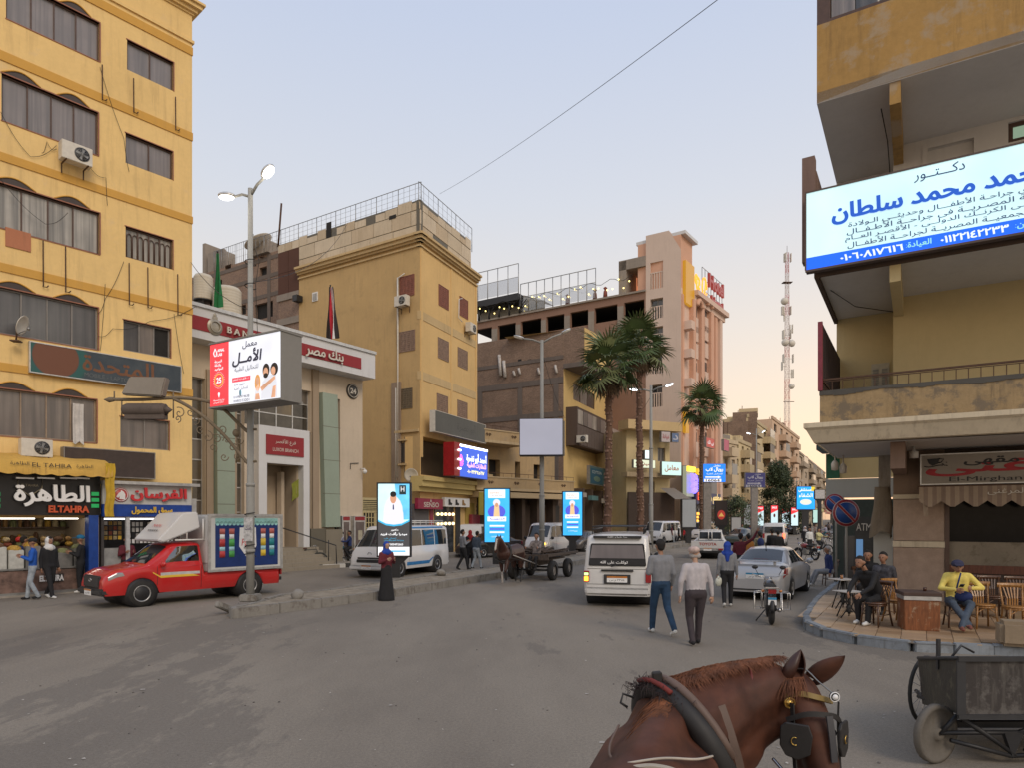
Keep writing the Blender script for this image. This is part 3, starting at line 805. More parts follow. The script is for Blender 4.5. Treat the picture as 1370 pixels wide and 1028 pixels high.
MB().box(FS.u(-60),FS.u(108),1.1,1.5,.05,1.42).build('rear_counter',M_FRB,fs)
MB().box(FS.u(118),FS.u(131),-.05,.30,0,zs1).build('blue_pillar',plain('blue_board',(.015,.06,.28),.4),fs)
# awning over it
M_AWN=plaster('awning_cloth',(.62,.38,.09),(.3,.18,.07),.8,.8,sc=2)
aw=thing('awning','dirty yellow scalloped cloth awning printed with dark lettering','awning',(FS.O.x,FS.O.y,0),FS.rz)
z0=FS.z(66,622);z1=FS.z(66,633);xe=FS.u(144);P=[]
b=MB();N=60
rows=[(.62,z0+.32),(.2,z0+.24),(-.2,z0+.10),(-.42,z0-.03),(-.46,z1-.02)]
xs_=[uA+(xe-uA)*i/N for i in range(N+1)]
for(yy,zz)in rows:P.append([(x,yy+.015*math.sin(x*5+yy),zz+.012*math.sin(x*7))for x in xs_])
P.append([(x,-.47+.01*math.sin(x*8),z1-.06-.05*abs(math.sin(x*7.5)))for x in xs_])
b.grid(P);b.build('canopy',M_AWN,aw)
b=MB();P=[]
for j in range(14):
 zz=z0+.1-(z0+.1-FS.z(140,692))*j/13
 P.append([(xe-.22+.27*i/6+.02*math.sin(j),-.44-.04*math.sin(i*2.2+j*.3),zz)for i in range(7)])
b.grid(P);b.build('side_drape',plain('yellow_drape',(.55,.36,.03),.8),aw)
letters('EL TAHRA',.12,K_,aw,(FS.u(63),-.50,z0-.06),1.0)
letters('الطاهرة',.13,K_,aw,(FS.u(20),-.50,z0-.05),.45,arabic=True);letters('الطاهرة',.13,K_,aw,(FS.u(106),-.50,z0-.05),.45,arabic=True)
# the mobile shop
ms=thing('mobile_shop','phone shop with a red, white and blue sign behind the red pickup','shop',(FS.O.x,FS.O.y,0),FS.rz)
u0,u1=FS.u(137),FS.u(256)
za,zb,zc2=FS.z(198,650),FS.z(198,676),FS.z(198,692)
MB().box(u0,u1,-.02,.12,zb+.002,za).build('upper_sign',plain('sign_grey',(.52,.53,.52),.4,var=.05),ms)
MB().box(u0,u1,-.03,.12,zc2,zb).build('lower_sign',plain('sign_blue',(.01,.055,.30),.4),ms)
MB().box(u0-.05,FS.u(264),-.22,.3,za,za+.1).build('canopy_ledge',M_ALU,ms)
letters('الفرسان',.42,RED_,ms,((FS.u(174)+FS.u(247))/2,-.08,FS.z(210,663)),FS.u(247)-FS.u(174),depth=.06,bold=.035,arabic=True)
letters('سوق المحمول',.24,YEL_,ms,((FS.u(175)+FS.u(229))/2,-.06,FS.z(202,684)),FS.u(229)-FS.u(175),depth=.03,bold=.03,arabic=True)
e=MB();ec=(FS.u(161),FS.z(161,663))
e.lathe([(0,-.05),(.225,-.05),(.235,-.03),(.235,-.02)],28,Matrix.Translation((ec[0],0,ec[1])),axis='y');e.build('round_emblem',plain('emblem_red',(.48,.07,.07),.4),ms)
e=MB();Me=Matrix.Translation((ec[0],-.056,ec[1]))
e.tube([(.20*math.cos(q),0,.20*math.sin(q))for q in[i*math.pi/12 for i in range(24)]],.012,5,M=Me,closed=True)
e.prism([(-.12,-.02),(-.14,-.07),(-.08,-.09),(-.03,-.04),(-.05,-.13),(.12,-.15),(.13,.02),(.07,.12),(-.01,.16),(-.0,.11),(-.06,.07)],-.006,.006,M=Me);e.build('horse_emblem',W_,ms)
b=MB();b.box(u0,u1,2.2,2.3,0,zc2);b.box(u0,u0+.08,.1,2.2,0,zc2);b.box(u1-.08,u1,.1,2.2,0,zc2);b.box(u0,u1,.12,2.2,zc2+.002,zc2+.08);b.build('inner_wall',plain('dark_shop_wall',(.05,.045,.045),.6),ms)
MB().box(u0+.3,u1-.3,1.0,1.1,zc2-.1,zc2-.05).build('ceiling_lamp',glow('lamp_tube2',(.95,.95,1.0),2.5),ms)
# hanging accessories on racks: rows of small phone cases
x=FS.u(176)
for j in range(4):
 x=FS.u(180)
 while x<FS.u(250):
  MB().box(x,x+.085,.55,.57,2.05-j*.19,2.19-j*.19).build('phone_case',rnd.choice([W_,M_ALU,K_,M_WHT]),ms);x+=.125
x=FS.u(142)
for j in range(4):
 for i in range(5):MB().box(x+i*.14,x+i*.14+.1,.6,.63,2.1-j*.16,2.22-j*.16).build('accessory',rnd.choice(GOODS+[YEL_,W_]),ms)
MB().box(FS.u(141),FS.u(167),.2,.5,.05,1.35).build('display_cabinet',plain('cabinet_grey',(.33,.33,.32),.4),ms)
MB().box(FS.u(170),u1,.5,.9,.05,.95).build('counter',M_DKW,ms)
MB().box(FS.u(169),FS.u(174),0,.12,.0,zc2).build('shop_post',plain('striped_post',(.5,.5,.5),.5),ms)
MB().box(u1,FS.u(262),-.05,.1,0,FS.z(258,668)).build('end_post',M_ALU,ms)
# ---------------------------------------------------------------- the bank
FB=Face(((502-CX)/F*35.2,35.2),vpdir(1311));FBW=Face((FB.O.x-.9*FB.d.y,FB.O.y+.9*FB.d.x),FB.d)   # fascia plane and wall plane 0.9 m behind
M_BST=plaster('bank_stone',(.60,.50,.38),(.30,.24,.17),.5,.35)
M_BST2=plaster('bank_stone_brown',(.36,.28,.20),(.2,.15,.1),.5,.3)
M_BGR=plaster('bank_glass_fin',(.30,.36,.29),(.2,.22,.18),.4,.2,rough=.25)
M_BGD=plaster('bank_base_stone',(.14,.125,.095),(.08,.07,.05),.6,.3,rough=.4)
M_BWH=plaster('bank_white_panel',(.64,.64,.64),(.35,.33,.30),.25,.3,rough=.4)
M_MAR=plaster('maroon_panel',(.30,.035,.04),(.16,.03,.03),.4,.3,rough=.5)
bk=thing('bank','bank with a maroon fascia, glass front and white portal behind the lamp post','building',(FBW.O.x,FBW.O.y,0),FBW.rz)
def bu(px):return FBW.u(px)
def bz(px,py):return FBW.z(px,py)
ur=bu(485);ul=bu(235);zf0=FB.z(502,507);zf1=FB.z(502,475)
GL=[]      # openings: glazed strips
cwL,cwR,cwT,cwB=bu(327),bu(416),bz(416,524),.15
pT0=bz(373,571)-.1
op=[(bu(250),bu(274.5),.5,bz(265,505)),(bu(312),bu(327),.4,bz(320,520)),(cwL+.002,cwR,pT0+.02,cwT),(bu(447.5),bu(455),bz(451,716),bz(451,534))]
op+=[(bu(407.5),bu(416),.9,pT0),(bu(350),bu(399),.0,bz(373,622))]
b=MB();holed_wall(b,ul,ur,0,zf1+.3,op,0,.35);body(b,ul,ur,zf1-.1,7)
b.build('wall',M_BST,bk)
def panes(par,u0,u1,z0,z1,nu,nz,y,mats,fm,fw=.05,name='glazing'):
 b=MB()
 for i in range(nu+1):x=u0+(u1-u0)*i/nu;b.box(x-fw/2,x+fw/2,y-.05,y+.03,z0,z1)
 for j in range(nz+1):z=z0+(z1-z0)*j/nz;b.box(u0,u1,y-.046,y+.026,z-fw/2,z+fw/2)
 o=b.build(name,fm,par)
 for i in range(nu):
  for j in range(nz):
   x=u0+(u1-u0)*i/nu;z=z0+(z1-z0)*j/nz
   q=MB();q.box(x,x+(u1-u0)/nu,y-.01,y,z,z+(z1-z0)/nz)
   p=q.build('pane',mats[(i*3+j*5+(i*j)%2)%len(mats)],o)
 return o
BG=[glass('bank_glass',(.045,.04,.032),.03),curtain('bank_blind',(.06,.05,.04),(.15,.125,.095),5),curtain('bank_room',(.035,.03,.022),(.16,.11,.045),1.3)]
panes(bk,op[0][0],op[0][1],op[0][2],op[0][3],1,9,.28,BG,M_ALU)
panes(bk,op[1][0],op[1][1],op[1][2],op[1][3],1,7,.28,BG,M_ALU)
panes(bk,op[4][0],op[4][1],op[4][2],op[4][3],1,7,.28,BG,M_ALU)
panes(bk,op[2][0],op[2][1],op[2][2],op[2][3],4,3,.28,BG,M_ALU)
panes(bk,op[3][0],op[3][1],op[3][2],op[3][3],1,8,.28,BG,M_ALU)
for(a,c,m,pr)in((275,284,M_BST2,.10),(309,312.5,M_BST2,.25),(416.5,424.5,M_BST2,.14)):
 MB().box(bu(a),bu(c),-pr,.02,0,bz((a+c)/2,495)).build('pilaster',m,bk)
def fin(a0,a1,b0,b1,yt,yb_,pr):     # slightly leaning green panels
 q=MB();x0,x1,x2,x3=bu(a0),bu(a1),bu(b0),bu(b1);zt_,zb_=bz(a0,yt),bz(b0,yb_)
 q.prism([(x2,zb_),(x3,zb_),(x1,zt_),(x0,zt_)],-pr,.0);o=q.build('green_panel',M_BGR,bk)
 s=MB()
 for k in range(1,4):
  z=zb_+(zt_-zb_)*k/4;s.box(min(x0,x2),max(x1,x3),-pr-.004,-pr+.002,z-.012,z+.012)
 s.build('joint',M_BGD,o)
 return o
fin(285,309,286,309,541,720,.30);fin(426,446,430,450,526,706,.32)
MB().box(bu(410),bu(429.5),-.34,.0,0.0,bz(420,708)).build('plinth_stone',M_BGD,bk)
MB().box(bu(429.8),bu(452),-.37,.0,0.0,bz(440,709)).build('plinth_stone',plaster('plinth2',(.24,.21,.16)),bk)
# fascia
b=MB();L0=FB.u(200); 
b.box(L0,0,-.9,0,zf0,zf1+.02);b.build('fascia',M_BWH,bk)
for k in range(9):
 x0=L0+(FB.u(483)-L0)*k/9;x1=L0+(FB.u(483)-L0)*(k+1)/9
 MB().box(x0+.006,x1-.006,-.93,-.9,zf0+.33,zf1-.36).build('fascia_panel',M_MAR,bk)
MB().box(L0,.02,-.98,.0,zf1+.02,zf1+.16).build('coping',M_ALU,bk)
zl=FB.z(420,476);hh=.40
def flx(px):return FB.u(px)
letters('B A N Q U E   M I S R',hh*.75,M_OFFW,bk,(flx(302),-.99,(zf0+zf1)/2-.05),flx(398.5)-flx(302),depth=.05,bold=.015,align='LEFT')
MB().box(flx(401),flx(401.7),-.97,-.93,zf0+.45,zf1-.5).build('divider',M_OFFW,bk)
letters('بنك مصر',.62,M_OFFW,bk,(flx(407),-.99,(zf0+zf1)/2-.02),flx(457)-flx(407),depth=.05,bold=.015,align='LEFT',arabic=True)
e=MB();Me=Matrix.Translation((flx(287),0,(zf0+zf1)/2-.02))
e.lathe([(0,-.97),(.30,-.97),(.34,-.93)],24,Me,axis='y');e.tube([Me@Vector((.22*math.cos(q),-.985,.22*math.sin(q)))for q in[i*math.pi/8 for i in range(16)]],.03,5,closed=True)
e.box(-.1,.1,-.97,-.93,.3,.42,Me);e.ball((0,-.95,.48),(.07,.03,.09),8,5,M=Me);e.build('crest',plain('crest_metal',(.35,.32,.26),.4,.3),bk)
# circular sign and cctv
e=MB();Me=Matrix.Translation((bu(471),0,bz(471,524)))
e.lathe([(0,-.09),(.36,-.09),(.40,-.06),(.40,0)],28,Me,axis='y');e.build('round_sign',plain('dark_disc',(.05,.045,.04),.4),bk)
e=MB();e.tube([(.33*math.cos(q),-.10,.33*math.sin(q))for q in[i*math.pi/14 for i in range(28)]],.018,5,M=Me,closed=True);e.build('ring',M_OFFW,bk)
letters('24',.26,M_OFFW,bk,(bu(471),-.10,bz(471,524)),.38,bold=.03)
# portal
pL,pR,pT=bu(339),bu(407),bz(373,571)-.1;iL,iR,iT=bu(350),bu(399),bz(373,622);fl_=0.95
PD=0.4
b=MB();b.box(pL,iL,-PD,0,0,pT);b.box(iR,pR,-PD,0,0,pT);b.box(iL,iR,-PD,0,iT,pT);b.build('portal',M_BWH,bk)
z_=bz(373,598)
q=MB();q.box(bu(348.5),bu(398.5),-PD-.05,-PD,z_-.45,z_+.45);sgn=q.build('portal_sign',M_MAR,bk)
letters('فرع الأقصر',.28,M_OFFW,bk,((pL+pR)/2,-PD-.055,z_+.16),(pR-pL)*.4,arabic=True);letters('LUXOR BRANCH',.16,M_OFFW,bk,((pL+pR)/2,-PD-.055,z_-.2),(pR-pL)*.5)
q=MB();q.box(iL,iR,1.2,1.3,0,iT);q.box(iL,iL+.1,0,1.2,0,iT);q.box(iR-.1,iR,0,1.2,0,iT);q.box(iL,iR,0,1.2,iT+.003,iT+.1);q.build('porch_wall',plaster('porch_stone',(.42,.34,.25)),bk)
MB().box(bu(354),bu(388),1.12,1.2,fl_,iT-.5).build('door',plaster('door_stone',(.50,.40,.29)),bk)
MB().box(bu(361),bu(365.5),1.06,1.12,iT-1.5,iT-.7).build('notice_box',M_BLK,bk)
MB().box(bu(387),bu(391),.6,.95,fl_,iT-.3).build('column',M_BST,bk)
q=MB();P=[(bu(392),.2+.02*k)for k in range(4)]
q.grid([[(bu(390)+.14*i+.05*math.sin(j),.0+.05*math.sin(i*1.7),iT-.9-.28*j+.10*i)for i in range(5)]for j in range(4)]);q.build('flag',plain('olive_flag',(.22,.24,.03),.8),bk)
for k in range(6):
 MB().box(iL-.9 if k<3 else iL,pR+.35,-PD-1.75+.3*k,-PD-1.45+.3*k+(PD+1.3 if k==5 else 0),.0 if k==0 else .158*k,.158*(k+1)).build('step',plaster('step_stone',(.30,.26,.20),sc=2),bk)
h=MB();hx=bu(388)
h.tube([(hx-1.4,-PD+.1,2.05),(hx-1.4,-PD+.1,2.1),(pR+.25,-PD-1.6,1.05),(pR+.25,-PD-1.65,0.1)],.028,8);h.tube([(pR+.15,-PD-1.2,1.3),(pR+.15,-PD-1.2,.3)],.02,6);h.build('handrail',M_BLK,bk)
# cash machines
for(a,c)in((453,464),(469,484)):
 b=MB();b.box(bu(a),bu(c),-.28,0,.15,bz((a+c)/2,691));b.build('cash_machine_surround',M_ALU,bk)
 MB().box(bu(a)+.06,bu(c)-.06,-.30,-.281,bz(460,697),bz(460,691)-.04).build('machine_header',M_MAR,bk)
 MB().box(bu(a)+.1,bu(c)-.1,-.295,-.281,.4,bz(460,699)).build('machine_front',plain('machine_brown',(.13,.10,.09),.4),bk)
 MB().box(bu(a)+.25,bu(c)-.25,-.31,-.296,1.2,1.7).build('screen',plain('screen_beige',(.42,.38,.28),.3),bk)
h=MB();zz=bz(472,621);h.tube([(bu(468),-.05,zz-.3),(bu(468),-.05,zz),(bu(479),-.05,zz+.05)],.02,6);h.build('conduit',M_BLK,bk)
h=MB();h.ball((bu(482),-.35,bz(482,632)),.12,10,7);h.cyl((bu(482),0,bz(482,628)),(bu(482),-.35,bz(482,628)),.03);h.build('camera_dome',M_WHT,bk)

# sidewalk before bank with black and white kerb
SW=MB();ka,kb=gp(262,774),gp(530,760)
kk=[Vector((ka.x-3.0,ka.y-1.6,0)),Vector((ka.x,ka.y,0)),Vector((*gp(372,764).xy,0)),Vector((*gp(432,761.5).xy,0)),Vector((*gp(520,757).xy,0)),Vector((*gp(575,751).xy,0)),Vector((*gp(632,744).xy,0)),Vector((*gp(745,733).xy,0)),Vector((*gp(860,722).xy,0)),Vector((*gp(960,713).xy,0))]
M_PAVE=plaster('pavement_tile',(.29,.255,.21),(.15,.12,.1),.8,.2,sc=2)
far=[k+Vector((-14,12,0))for k in kk]
for i in range(len(kk)-1):
 a,b_,c,d=kk[i],kk[i+1],far[i+1],far[i];SW.quad((a.x,a.y,.15),(b_.x,b_.y,.15),(c.x,c.y,.15),(d.x,d.y,.15))
sw=struct(SW.build('pavement',M_PAVE))
M_KW=plaster('kerb_white',(.60,.58,.53),(.2,.17,.13),.9,.8,sc=3);M_KB=plaster('kerb_black',(.06,.058,.055),(.15,.12,.1),.9,.6,sc=3)
kerb_row(kk[:6],sw,.19,.16,1.0,[M_KB,M_KW],maxn=40)
kerb_row(kk[5:],sw,.17,.16,2.0,[M_KERB],maxn=60)

# ---------------------------------------------------------------- tan corner block behind the bank
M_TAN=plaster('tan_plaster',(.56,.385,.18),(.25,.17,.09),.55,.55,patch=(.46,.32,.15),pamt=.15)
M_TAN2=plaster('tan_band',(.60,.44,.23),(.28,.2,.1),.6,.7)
M_TAN_LIT=plaster('tan_plaster_lit',(.72,.49,.215),(.3,.2,.1),.5,.5)  # same tan plaster, the street side's stronger light painted into its colour
M_SHUT=plain('shutter_brown',(.24,.085,.055),.6,var=.25);M_SHUT2=plain('shutter_taupe',(.27,.18,.13),.6,var=.25)
CO=((562-CX)/F*40,40)
FC1=Face(CO,Vector((1.6,-1)));FC2=Face(CO,vpdir(1071))
zc=FC1.z(562,318);zp=FC1.z(562,265)
cb=thing('corner_block','tan corner block with a panelled roof parapet and brown shutters','building',(CO[0],CO[1],0),FC1.rz)
cbs=bpy.data.objects.new('street_wing',None);COL.objects.link(cbs);cbs.parent=cb;cbs.rotation_euler=(0,0,FC2.rz-FC1.rz)
uT=FC1.u(400);uB_=FC1.u(372)
def shutter(par,r,m,y=-.02,nn=4,depth=.05):
 b=MB();u0,u1,z0,z1=r
 b.box(u0-.03,u1+.03,y-.02,y+depth,z0-.03,z0);b.box(u0-.03,u1+.03,y-.02,y+depth,z1,z1+.04)
 b.box(u0-.03,u0,y-.02,y+depth,z0,z1);b.box(u1,u1+.03,y-.02,y+depth,z0,z1)
 o=b.build('window',m,par);w=(u1-u0)/nn
 for i in range(nn):
  q=MB();x=u0+w*i;q.box(x+.01,x+w-.01,y,y+depth-.01,z0+.01,z1-.01)
  k=max(4,int((z1-z0)/.13))
  for j in range(k):zz=z0+.06+(z1-z0-.1)*j/k;q.add([(x+.05,y-.004,zz),(x+w-.05,y-.004,zz),(x+w-.05,y-.028,zz+.05),(x+.05,y-.028,zz+.05)],[(0,1,2,3)])
  q.build('shutter_leaf',m,o)
 return o
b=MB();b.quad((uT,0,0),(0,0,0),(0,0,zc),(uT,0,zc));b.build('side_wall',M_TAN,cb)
rt=FC2.u(638)
S1=[(535.5,369.5,554,396,M_SHUT),(535,443.5,555,469.5,M_SHUT2),(536.6,521,551.5,546.5,plain('shutter_olive',(.16,.12,.07),.6)),(536,594,544,619,M_DGLS)]
for(a,t_,c,d_,m)in S1:shutter(cb,FC1.rect(a,t_,c,d_),m,nn=4 if m is not M_DGLS else 2)
b=MB();holed_wall(b,0,rt,0,zc,[(FC2.u(563),FC2.u(628),FC2.z(600,640),FC2.z(600,592))],0,1.1)
b.quad((rt,0,0),(rt,14,0),(rt,14,zc),(rt,0,zc));b.build('street_wall',M_TAN_LIT,cbs)
b=MB();b.box(FC2.u(563),FC2.u(628),1.1,1.15,FC2.z(600,640),FC2.z(600,592));b.build('loggia_back',plaster('loggia_wall',(.16,.12,.08)),cbs)
window(cbs,FC2.u(569),FC2.u(580),FC2.z(575,632),FC2.z(575,605),2,[M_DGLS],M_FRB,y=1.05)
S2=[(587,384.5,599.5,411,M_SHUT),(615,400,625.5,424,M_SHUT),(586,455,599.6,481,M_SHUT2),(612.5,468,625,492,M_SHUT2),(584.5,529.5,598.5,552,M_SHUT2),(612,538,624.6,560,M_SHUT2)]
for(a,t_,c,d_,m)in S2:shutter(cbs,FC2.rect(a,t_,c,d_),m)
b=MB();b.quad((uB_,.2,zc),(uT,9,zc),(-3.2,7,zc),(0,.2,zc));b.build('roof',M_CONC,cb)
# cornice all round, bands
for par,a,c in((cb,uT-.02,.0),(cbs,.0,rt)):
 b=MB()
 for(o,z0,z1)in((.10,zc-.50,zc-.40),(.16,zc-.24,zc-.12),(.30,zc-.12,zc+.08),(.42,zc+.08,zc+.22)):
  b.box(a-(0 if par is cb else o),c+(o if par is cb else .0),-o,.2,z0,z1)
 b.build('cornice',M_TAN2,par)
for yy in(436,511):
 z=FC2.z(600,yy);MB().box(.0,rt,-.03,.2,z-.5,z).build('band',M_TAN2,cbs)
for px in(562.8,603,636):u=FC2.u(px);MB().box(u,u+.22,-.035,.1,6,zc-.5).build('pilaster',M_TAN_LIT,cbs)
# parapet: cladding panels one by one
M_CLAD=[plaster('cladding%d'%k,c,(.30,.22,.13),.8,.9,sc=1.3)for k,c in enumerate([(.62,.52,.38),(.58,.47,.33),(.66,.56,.42)])]
zr=[zc+.22,FC1.z(562,299),FC1.z(562,279),FC1.z(562,265)]
rnd=random.Random(5)
def cladding(par,a,c,first=0):
 b=MB();b.box(a,c,.02,.25,zc+.2,zr[3]-.05);b.build('parapet_wall',M_BGD,par)
 for j in range(3):
  x=a;k=0
  while x<c-.05:
   w=(1.9 if j<2 else 1.0)*rnd.choice([.8,1,1.15]);w=min(w,c-x);skip=j==2 and(rnd.random()<.06)or(j==0 and k==1 and par is cbs)
   top_=zr[j+1]-.03+(rnd.uniform(-.25,.06)if j==2 else 0)
   if not skip:MB().box(x+.02,x+w-.02,-.0-rnd.uniform(0,.02),.02,zr[j]+.02,top_).build('panel',rnd.choice(M_CLAD),par)
   x+=w;k+=1
cladding(cb,FC1.u(400),-.0);cladding(cbs,.0,FC2.u(630))
u5,u6=FC1.u(372),FC1.u(400)
for k in range(11):
 if k==7:continue
MB().box(u5,u6+.01,.02,.3,FC1.z(380,350),zr[3]-.05).build('parapet_wall',M_BGD,cb)
for k in range(3):MB().box(u5+(u6-u5)*k/3+.02,u5+(u6-u5)*(k+1)/3-.02,-.01,.02,zr[2],zr[3]-.1).build('panel',M_CLAD[k%3],cb)
for k in range(2):
 for j in range(2):
  zA,zB=FC1.z(385,392),zr[2]-.02;MB().box(u5+(u6-u5)*k/2+.02,u5+(u6-u5)*(k+1)/2-.02,-.01,.03,zA+(zB-zA)*j/2+.02,zA+(zB-zA)*(j+1)/2).build('panel',plaster('brown_cladding',(.11,.055,.04),(.06,.03,.02)),cb)
M_BRK=brick('red_brick',(.24,.15,.11),(.34,.22,.155),(.30,.25,.20))
M_BRKD=brick('brown_brick',(.20,.125,.085),(.34,.225,.155),(.30,.24,.19))
b=MB();b.quad((u5,.03,0),(uT,.03,0),(uT,.03,FC1.z(385,392)),(u5,.03,FC1.z(385,392)));b.quad((u5,.03,0),(u5,.03,FC1.z(372,330)),(u5,12,FC1.z(372,330)),(u5,12,0));b.build('brick_wall',M_BRK,cb)
for zz in(FC1.z(385,425),FC1.z(385,392)):MB().box(u5-.1,uT,-.05,.0,zz-.45,zz).build('concrete_beam',M_CONC,cb)
MB().box(FC1.u(399),FC1.u(405),-.5,0,FC1.z(402,405),FC1.z(402,397)).build('vent_hood',M_BLK,cb)
MB().box(FC1.u(418.5),FC1.u(425.5),-.06,0,FC1.z(422,403),FC1.z(422,391)).build('small_window',M_WHT,cb)
MB().box(FC1.u(419.7),FC1.u(424.5),-.075,-.061,FC1.z(422,402),FC1.z(422,393)).build('pane',M_CURTL,cb)
MB().box(FC1.u(437),FC1.u(443),-.02,.03,zr[2]+.0,zr[2]+1.0).build('roof_opening',M_DARK,cb)
MB().box(FC1.u(521),FC1.u(530),-.03,.03,FC1.z(525,293),FC1.z(525,288)).build('roof_opening',M_DARK,cb)
# rail round the roof: posts and wires
def roof_rail(par,a,c,z0,z1,n,nz=4,r=.025,y=.1,lean=0):
 b=MB()
 for k in range(n+1):
  x=a+(c-a)*k/n;b.tube([(x,y,z0),(x,y-lean,z1)],r if k%4==0 else r*.45,5)
 b.build('rail_post',M_STEEL,par)
 b=MB();b.tube([(a,y-lean,z1),(c,y-lean,z1)],r*.9,5)
 for j in range(1,nz):b.tube([(a,y,z0+(z1-z0)*j/nz),(c,y,z0+(z1-z0)*j/nz)],r*.3,4)
 b.build('rail',M_STEEL,par)
z1_=FC1.z(562,242)
roof_rail(cb,FC1.u(330),0,zr[3]-.2,z1_,36);roof_rail(cbs,0,FC2.u(633),zr[3]-.6,z1_,12)
b=MB();x=FC1.u(372);b.tube([(x,0,FC1.z(372,330)),(x+.35,0,FC1.z(376,272))],.07,6);b.build('roof_pole',M_RUST,cb)
# drainpipes, stains column
for px,y0,y1 in((533,372,460),(533.5,372,640),(531,520,644)):u=FC1.u(px);b=MB();b.tube([(u,-.08,FC1.z(px,y0)),(u,-.08,FC1.z(px,y1))],.045,6);b.build('drainpipe',M_OFFW,cb)
MB().box(FC1.u(525),FC1.u(537),-.10,0,3.5,FC1.z(530,512)).build('patched_plaster',plaster('stained_grey',(.33,.25,.18),(.15,.11,.08),1,1),cb)
MB().box(FC1.u(529),FC1.u(561),-.12,0,FC1.z(545,576)-.15,FC1.z(545,576)).build('ledge',M_TAN2,cb)
for px,py in((536,582),(544,622)):MB().box(FC1.u(536)-.1,FC1.u(544)+.1,-.16,0,FC1.z(px,py if py>600 else 590)-.05,FC1.z(px,py if py>600 else 590)+.05).build('sill',M_TAN2,cb)
# lower storeys on the street side
zcn=FC2.z(600,652)
b=MB()
for(o,z0,z1)in((.35,zcn-.45,zcn-.15),(.6,zcn-.15,zcn+.2),(.75,zcn+.2,zcn+.45)):b.box(-.75,rt+.3,-o,.2,z0,z1)
b.build('shop_cornice',plaster('cornice_cream',(.62,.48,.20),(.3,.22,.1),.6,.7),cbs)
FC2S=Face(CO,FC2.d)
v=cb.matrix_world
bpy.context.view_layer.update()
def fw_(fc,px,py,out=0.0):
 u,z=fc.uz(px,py);p=fc.O+fc.d*u+Vector((fc.d.y,-fc.d.x))*out;return Vector((p.x,p.y,z))
for fc,px,py,lb in((FC1,543,412,'white air conditioner under the topmost shutter of the tan corner block, left of its corner'),(FC2,624,446,'white air conditioner on the street side of the tan corner block, near its right edge')):
 o=ac_unit(cb if fc is FC1 else None,0,0,0,1.15)if False else None
 t=ac_unit(yb,0,0,0,1.1);p=fw_(fc,px,py,.35);t.location=p;t.rotation_euler=(0,0,fc.rz);t['label']=lb
for px,y0,y1 in((536,368,400),(613,397,430)):
 fc=FC1 if px<560 else FC2;b=MB();u=fc.u(px);b.tube([(u+.4,-.1,fc.z(px,y0)),(u-.1,-.12,fc.z(px,y0+4)),(u-.15,-.12,fc.z(px,y1-4)),(u+.2,-.2,fc.z(px,y1))],.03,6);b.build('pipe',M_WHT,cb if fc is FC1 else cbs)
# grey disused sign, lit sign, shop signs
t,w_,h_=wall_sign('wall_sign','long disused grey sign board with faded lettering on the tan corner block','sign',Face((CO[0],CO[1]),FC2.d),564,560,634,587,.9,.35,M_OFFW,plaster('grey_board',(.15,.15,.135),(.08,.08,.07),.5,.5))
letters('أبو نصرة',.7,plain('grey_ink',(.07,.07,.065),.6),t,(.6,-.012,.05),2.6,arabic=True)
t,w_,h_=wall_sign('lit_sign','bright blue and white illuminated sign with a red side box, above the shops','sign',Face((CO[0],CO[1]),FC2.d),586,599,629,641,1.3,.5,plain('blue_case',(.01,.08,.35),.4),glow('led_blue',(.02,.10,.62),1.0))
letters('أحمد أبو نضرة',h_*.62,glow('led_white',(.95,.95,1),1.7),t,(w_*.25,-.03,h_*.25),w_*1.3,arabic=True,bold=.03)
letters('للنظارات الطبية',h_*.36,glow('led_pink',(.95,.45,.9),1.4),t,(w_*.25,-.03,-h_*.22),w_*1.25,arabic=True,bold=.03)
letters('٠١٠٠٢٢٣٤٥٦٧',h_*.2,glow('led_yellow',(1,.9,.3),1.3),t,(w_*.2,-.03,-h_*.62),w_*1.1,arabic=True,bold=.03)
q=MB(); 
for k in range(3):q.tube([(-w_*.75+.13*math.cos(a)*(1+k*.6),-.03,h_*(.1-.1*k)+.25*math.sin(a))for a in[i*.5 for i in range(13)]],.03,5)
q.build('neon_figure',glow('led_violet',(.8,.15,.9),1.6),t)
MB().box(-w_*.98,w_*.98,-.05,-.02,h_*.86,h_*.98).build('light_strip',glow('led_strip',(.95,.97,1),4),t)
MB().box(-w_-.75,-w_-.02,-.25,.5,-h_,h_).build('red_box',plain('red_case',(.35,.01,.015),.4),t)
for k in range(3):MB().box(-w_-.3,-w_-.01,-.33,-.26,h_*(.55-.55*k)-.05,h_*(.55-.55*k)+.05).build('lamp_bar',glow('led_strip',(1,1,1),2),t)
t,w_,h_=wall_sign('shop_sign','maroon shop sign reading SENSO under the cream cornice','sign',FC2,552,668,585.5,682,.35,.2,plain('crimson',(.30,.02,.06),.5),plain('crimson',(.30,.02,.06),.5))
letters('SENSO',h_*.9,M_OFFW,t,(.1,-.012,-.05),w_*1.2,bold=.02)
q=MB();q.prism([(-.1,h_*.4),(.1,h_*.4),(0,h_*.95)],-.03,-.02);q.build('crown_emblem',M_OFFW,t)
t,w_,h_=wall_sign('shop_sign','white shop sign with three shoe pictures, right of the maroon one','sign',FC2,588,667,621.5,679,.36,.2,M_WHT,W_)
for k,m in enumerate((K_,K_,GOODS[0])):
 q=MB();x=-w_*.6+w_*.55*k;q.prism([(x-.2,-h_*.6),(x+.25,-h_*.6),(x+.28,-h_*.3),(x+.05,-.0),(x+.02,h_*.6),(x-.2,h_*.6)],-.03,-.02);q.build('shoe_print',m,t)
zs_=FC2.z(600,690)
b=MB();b.box(.1,FC2.u(622),.25,.3,0,FC2.z(600,663));b.build('shop_back',M_DKW,cbs)
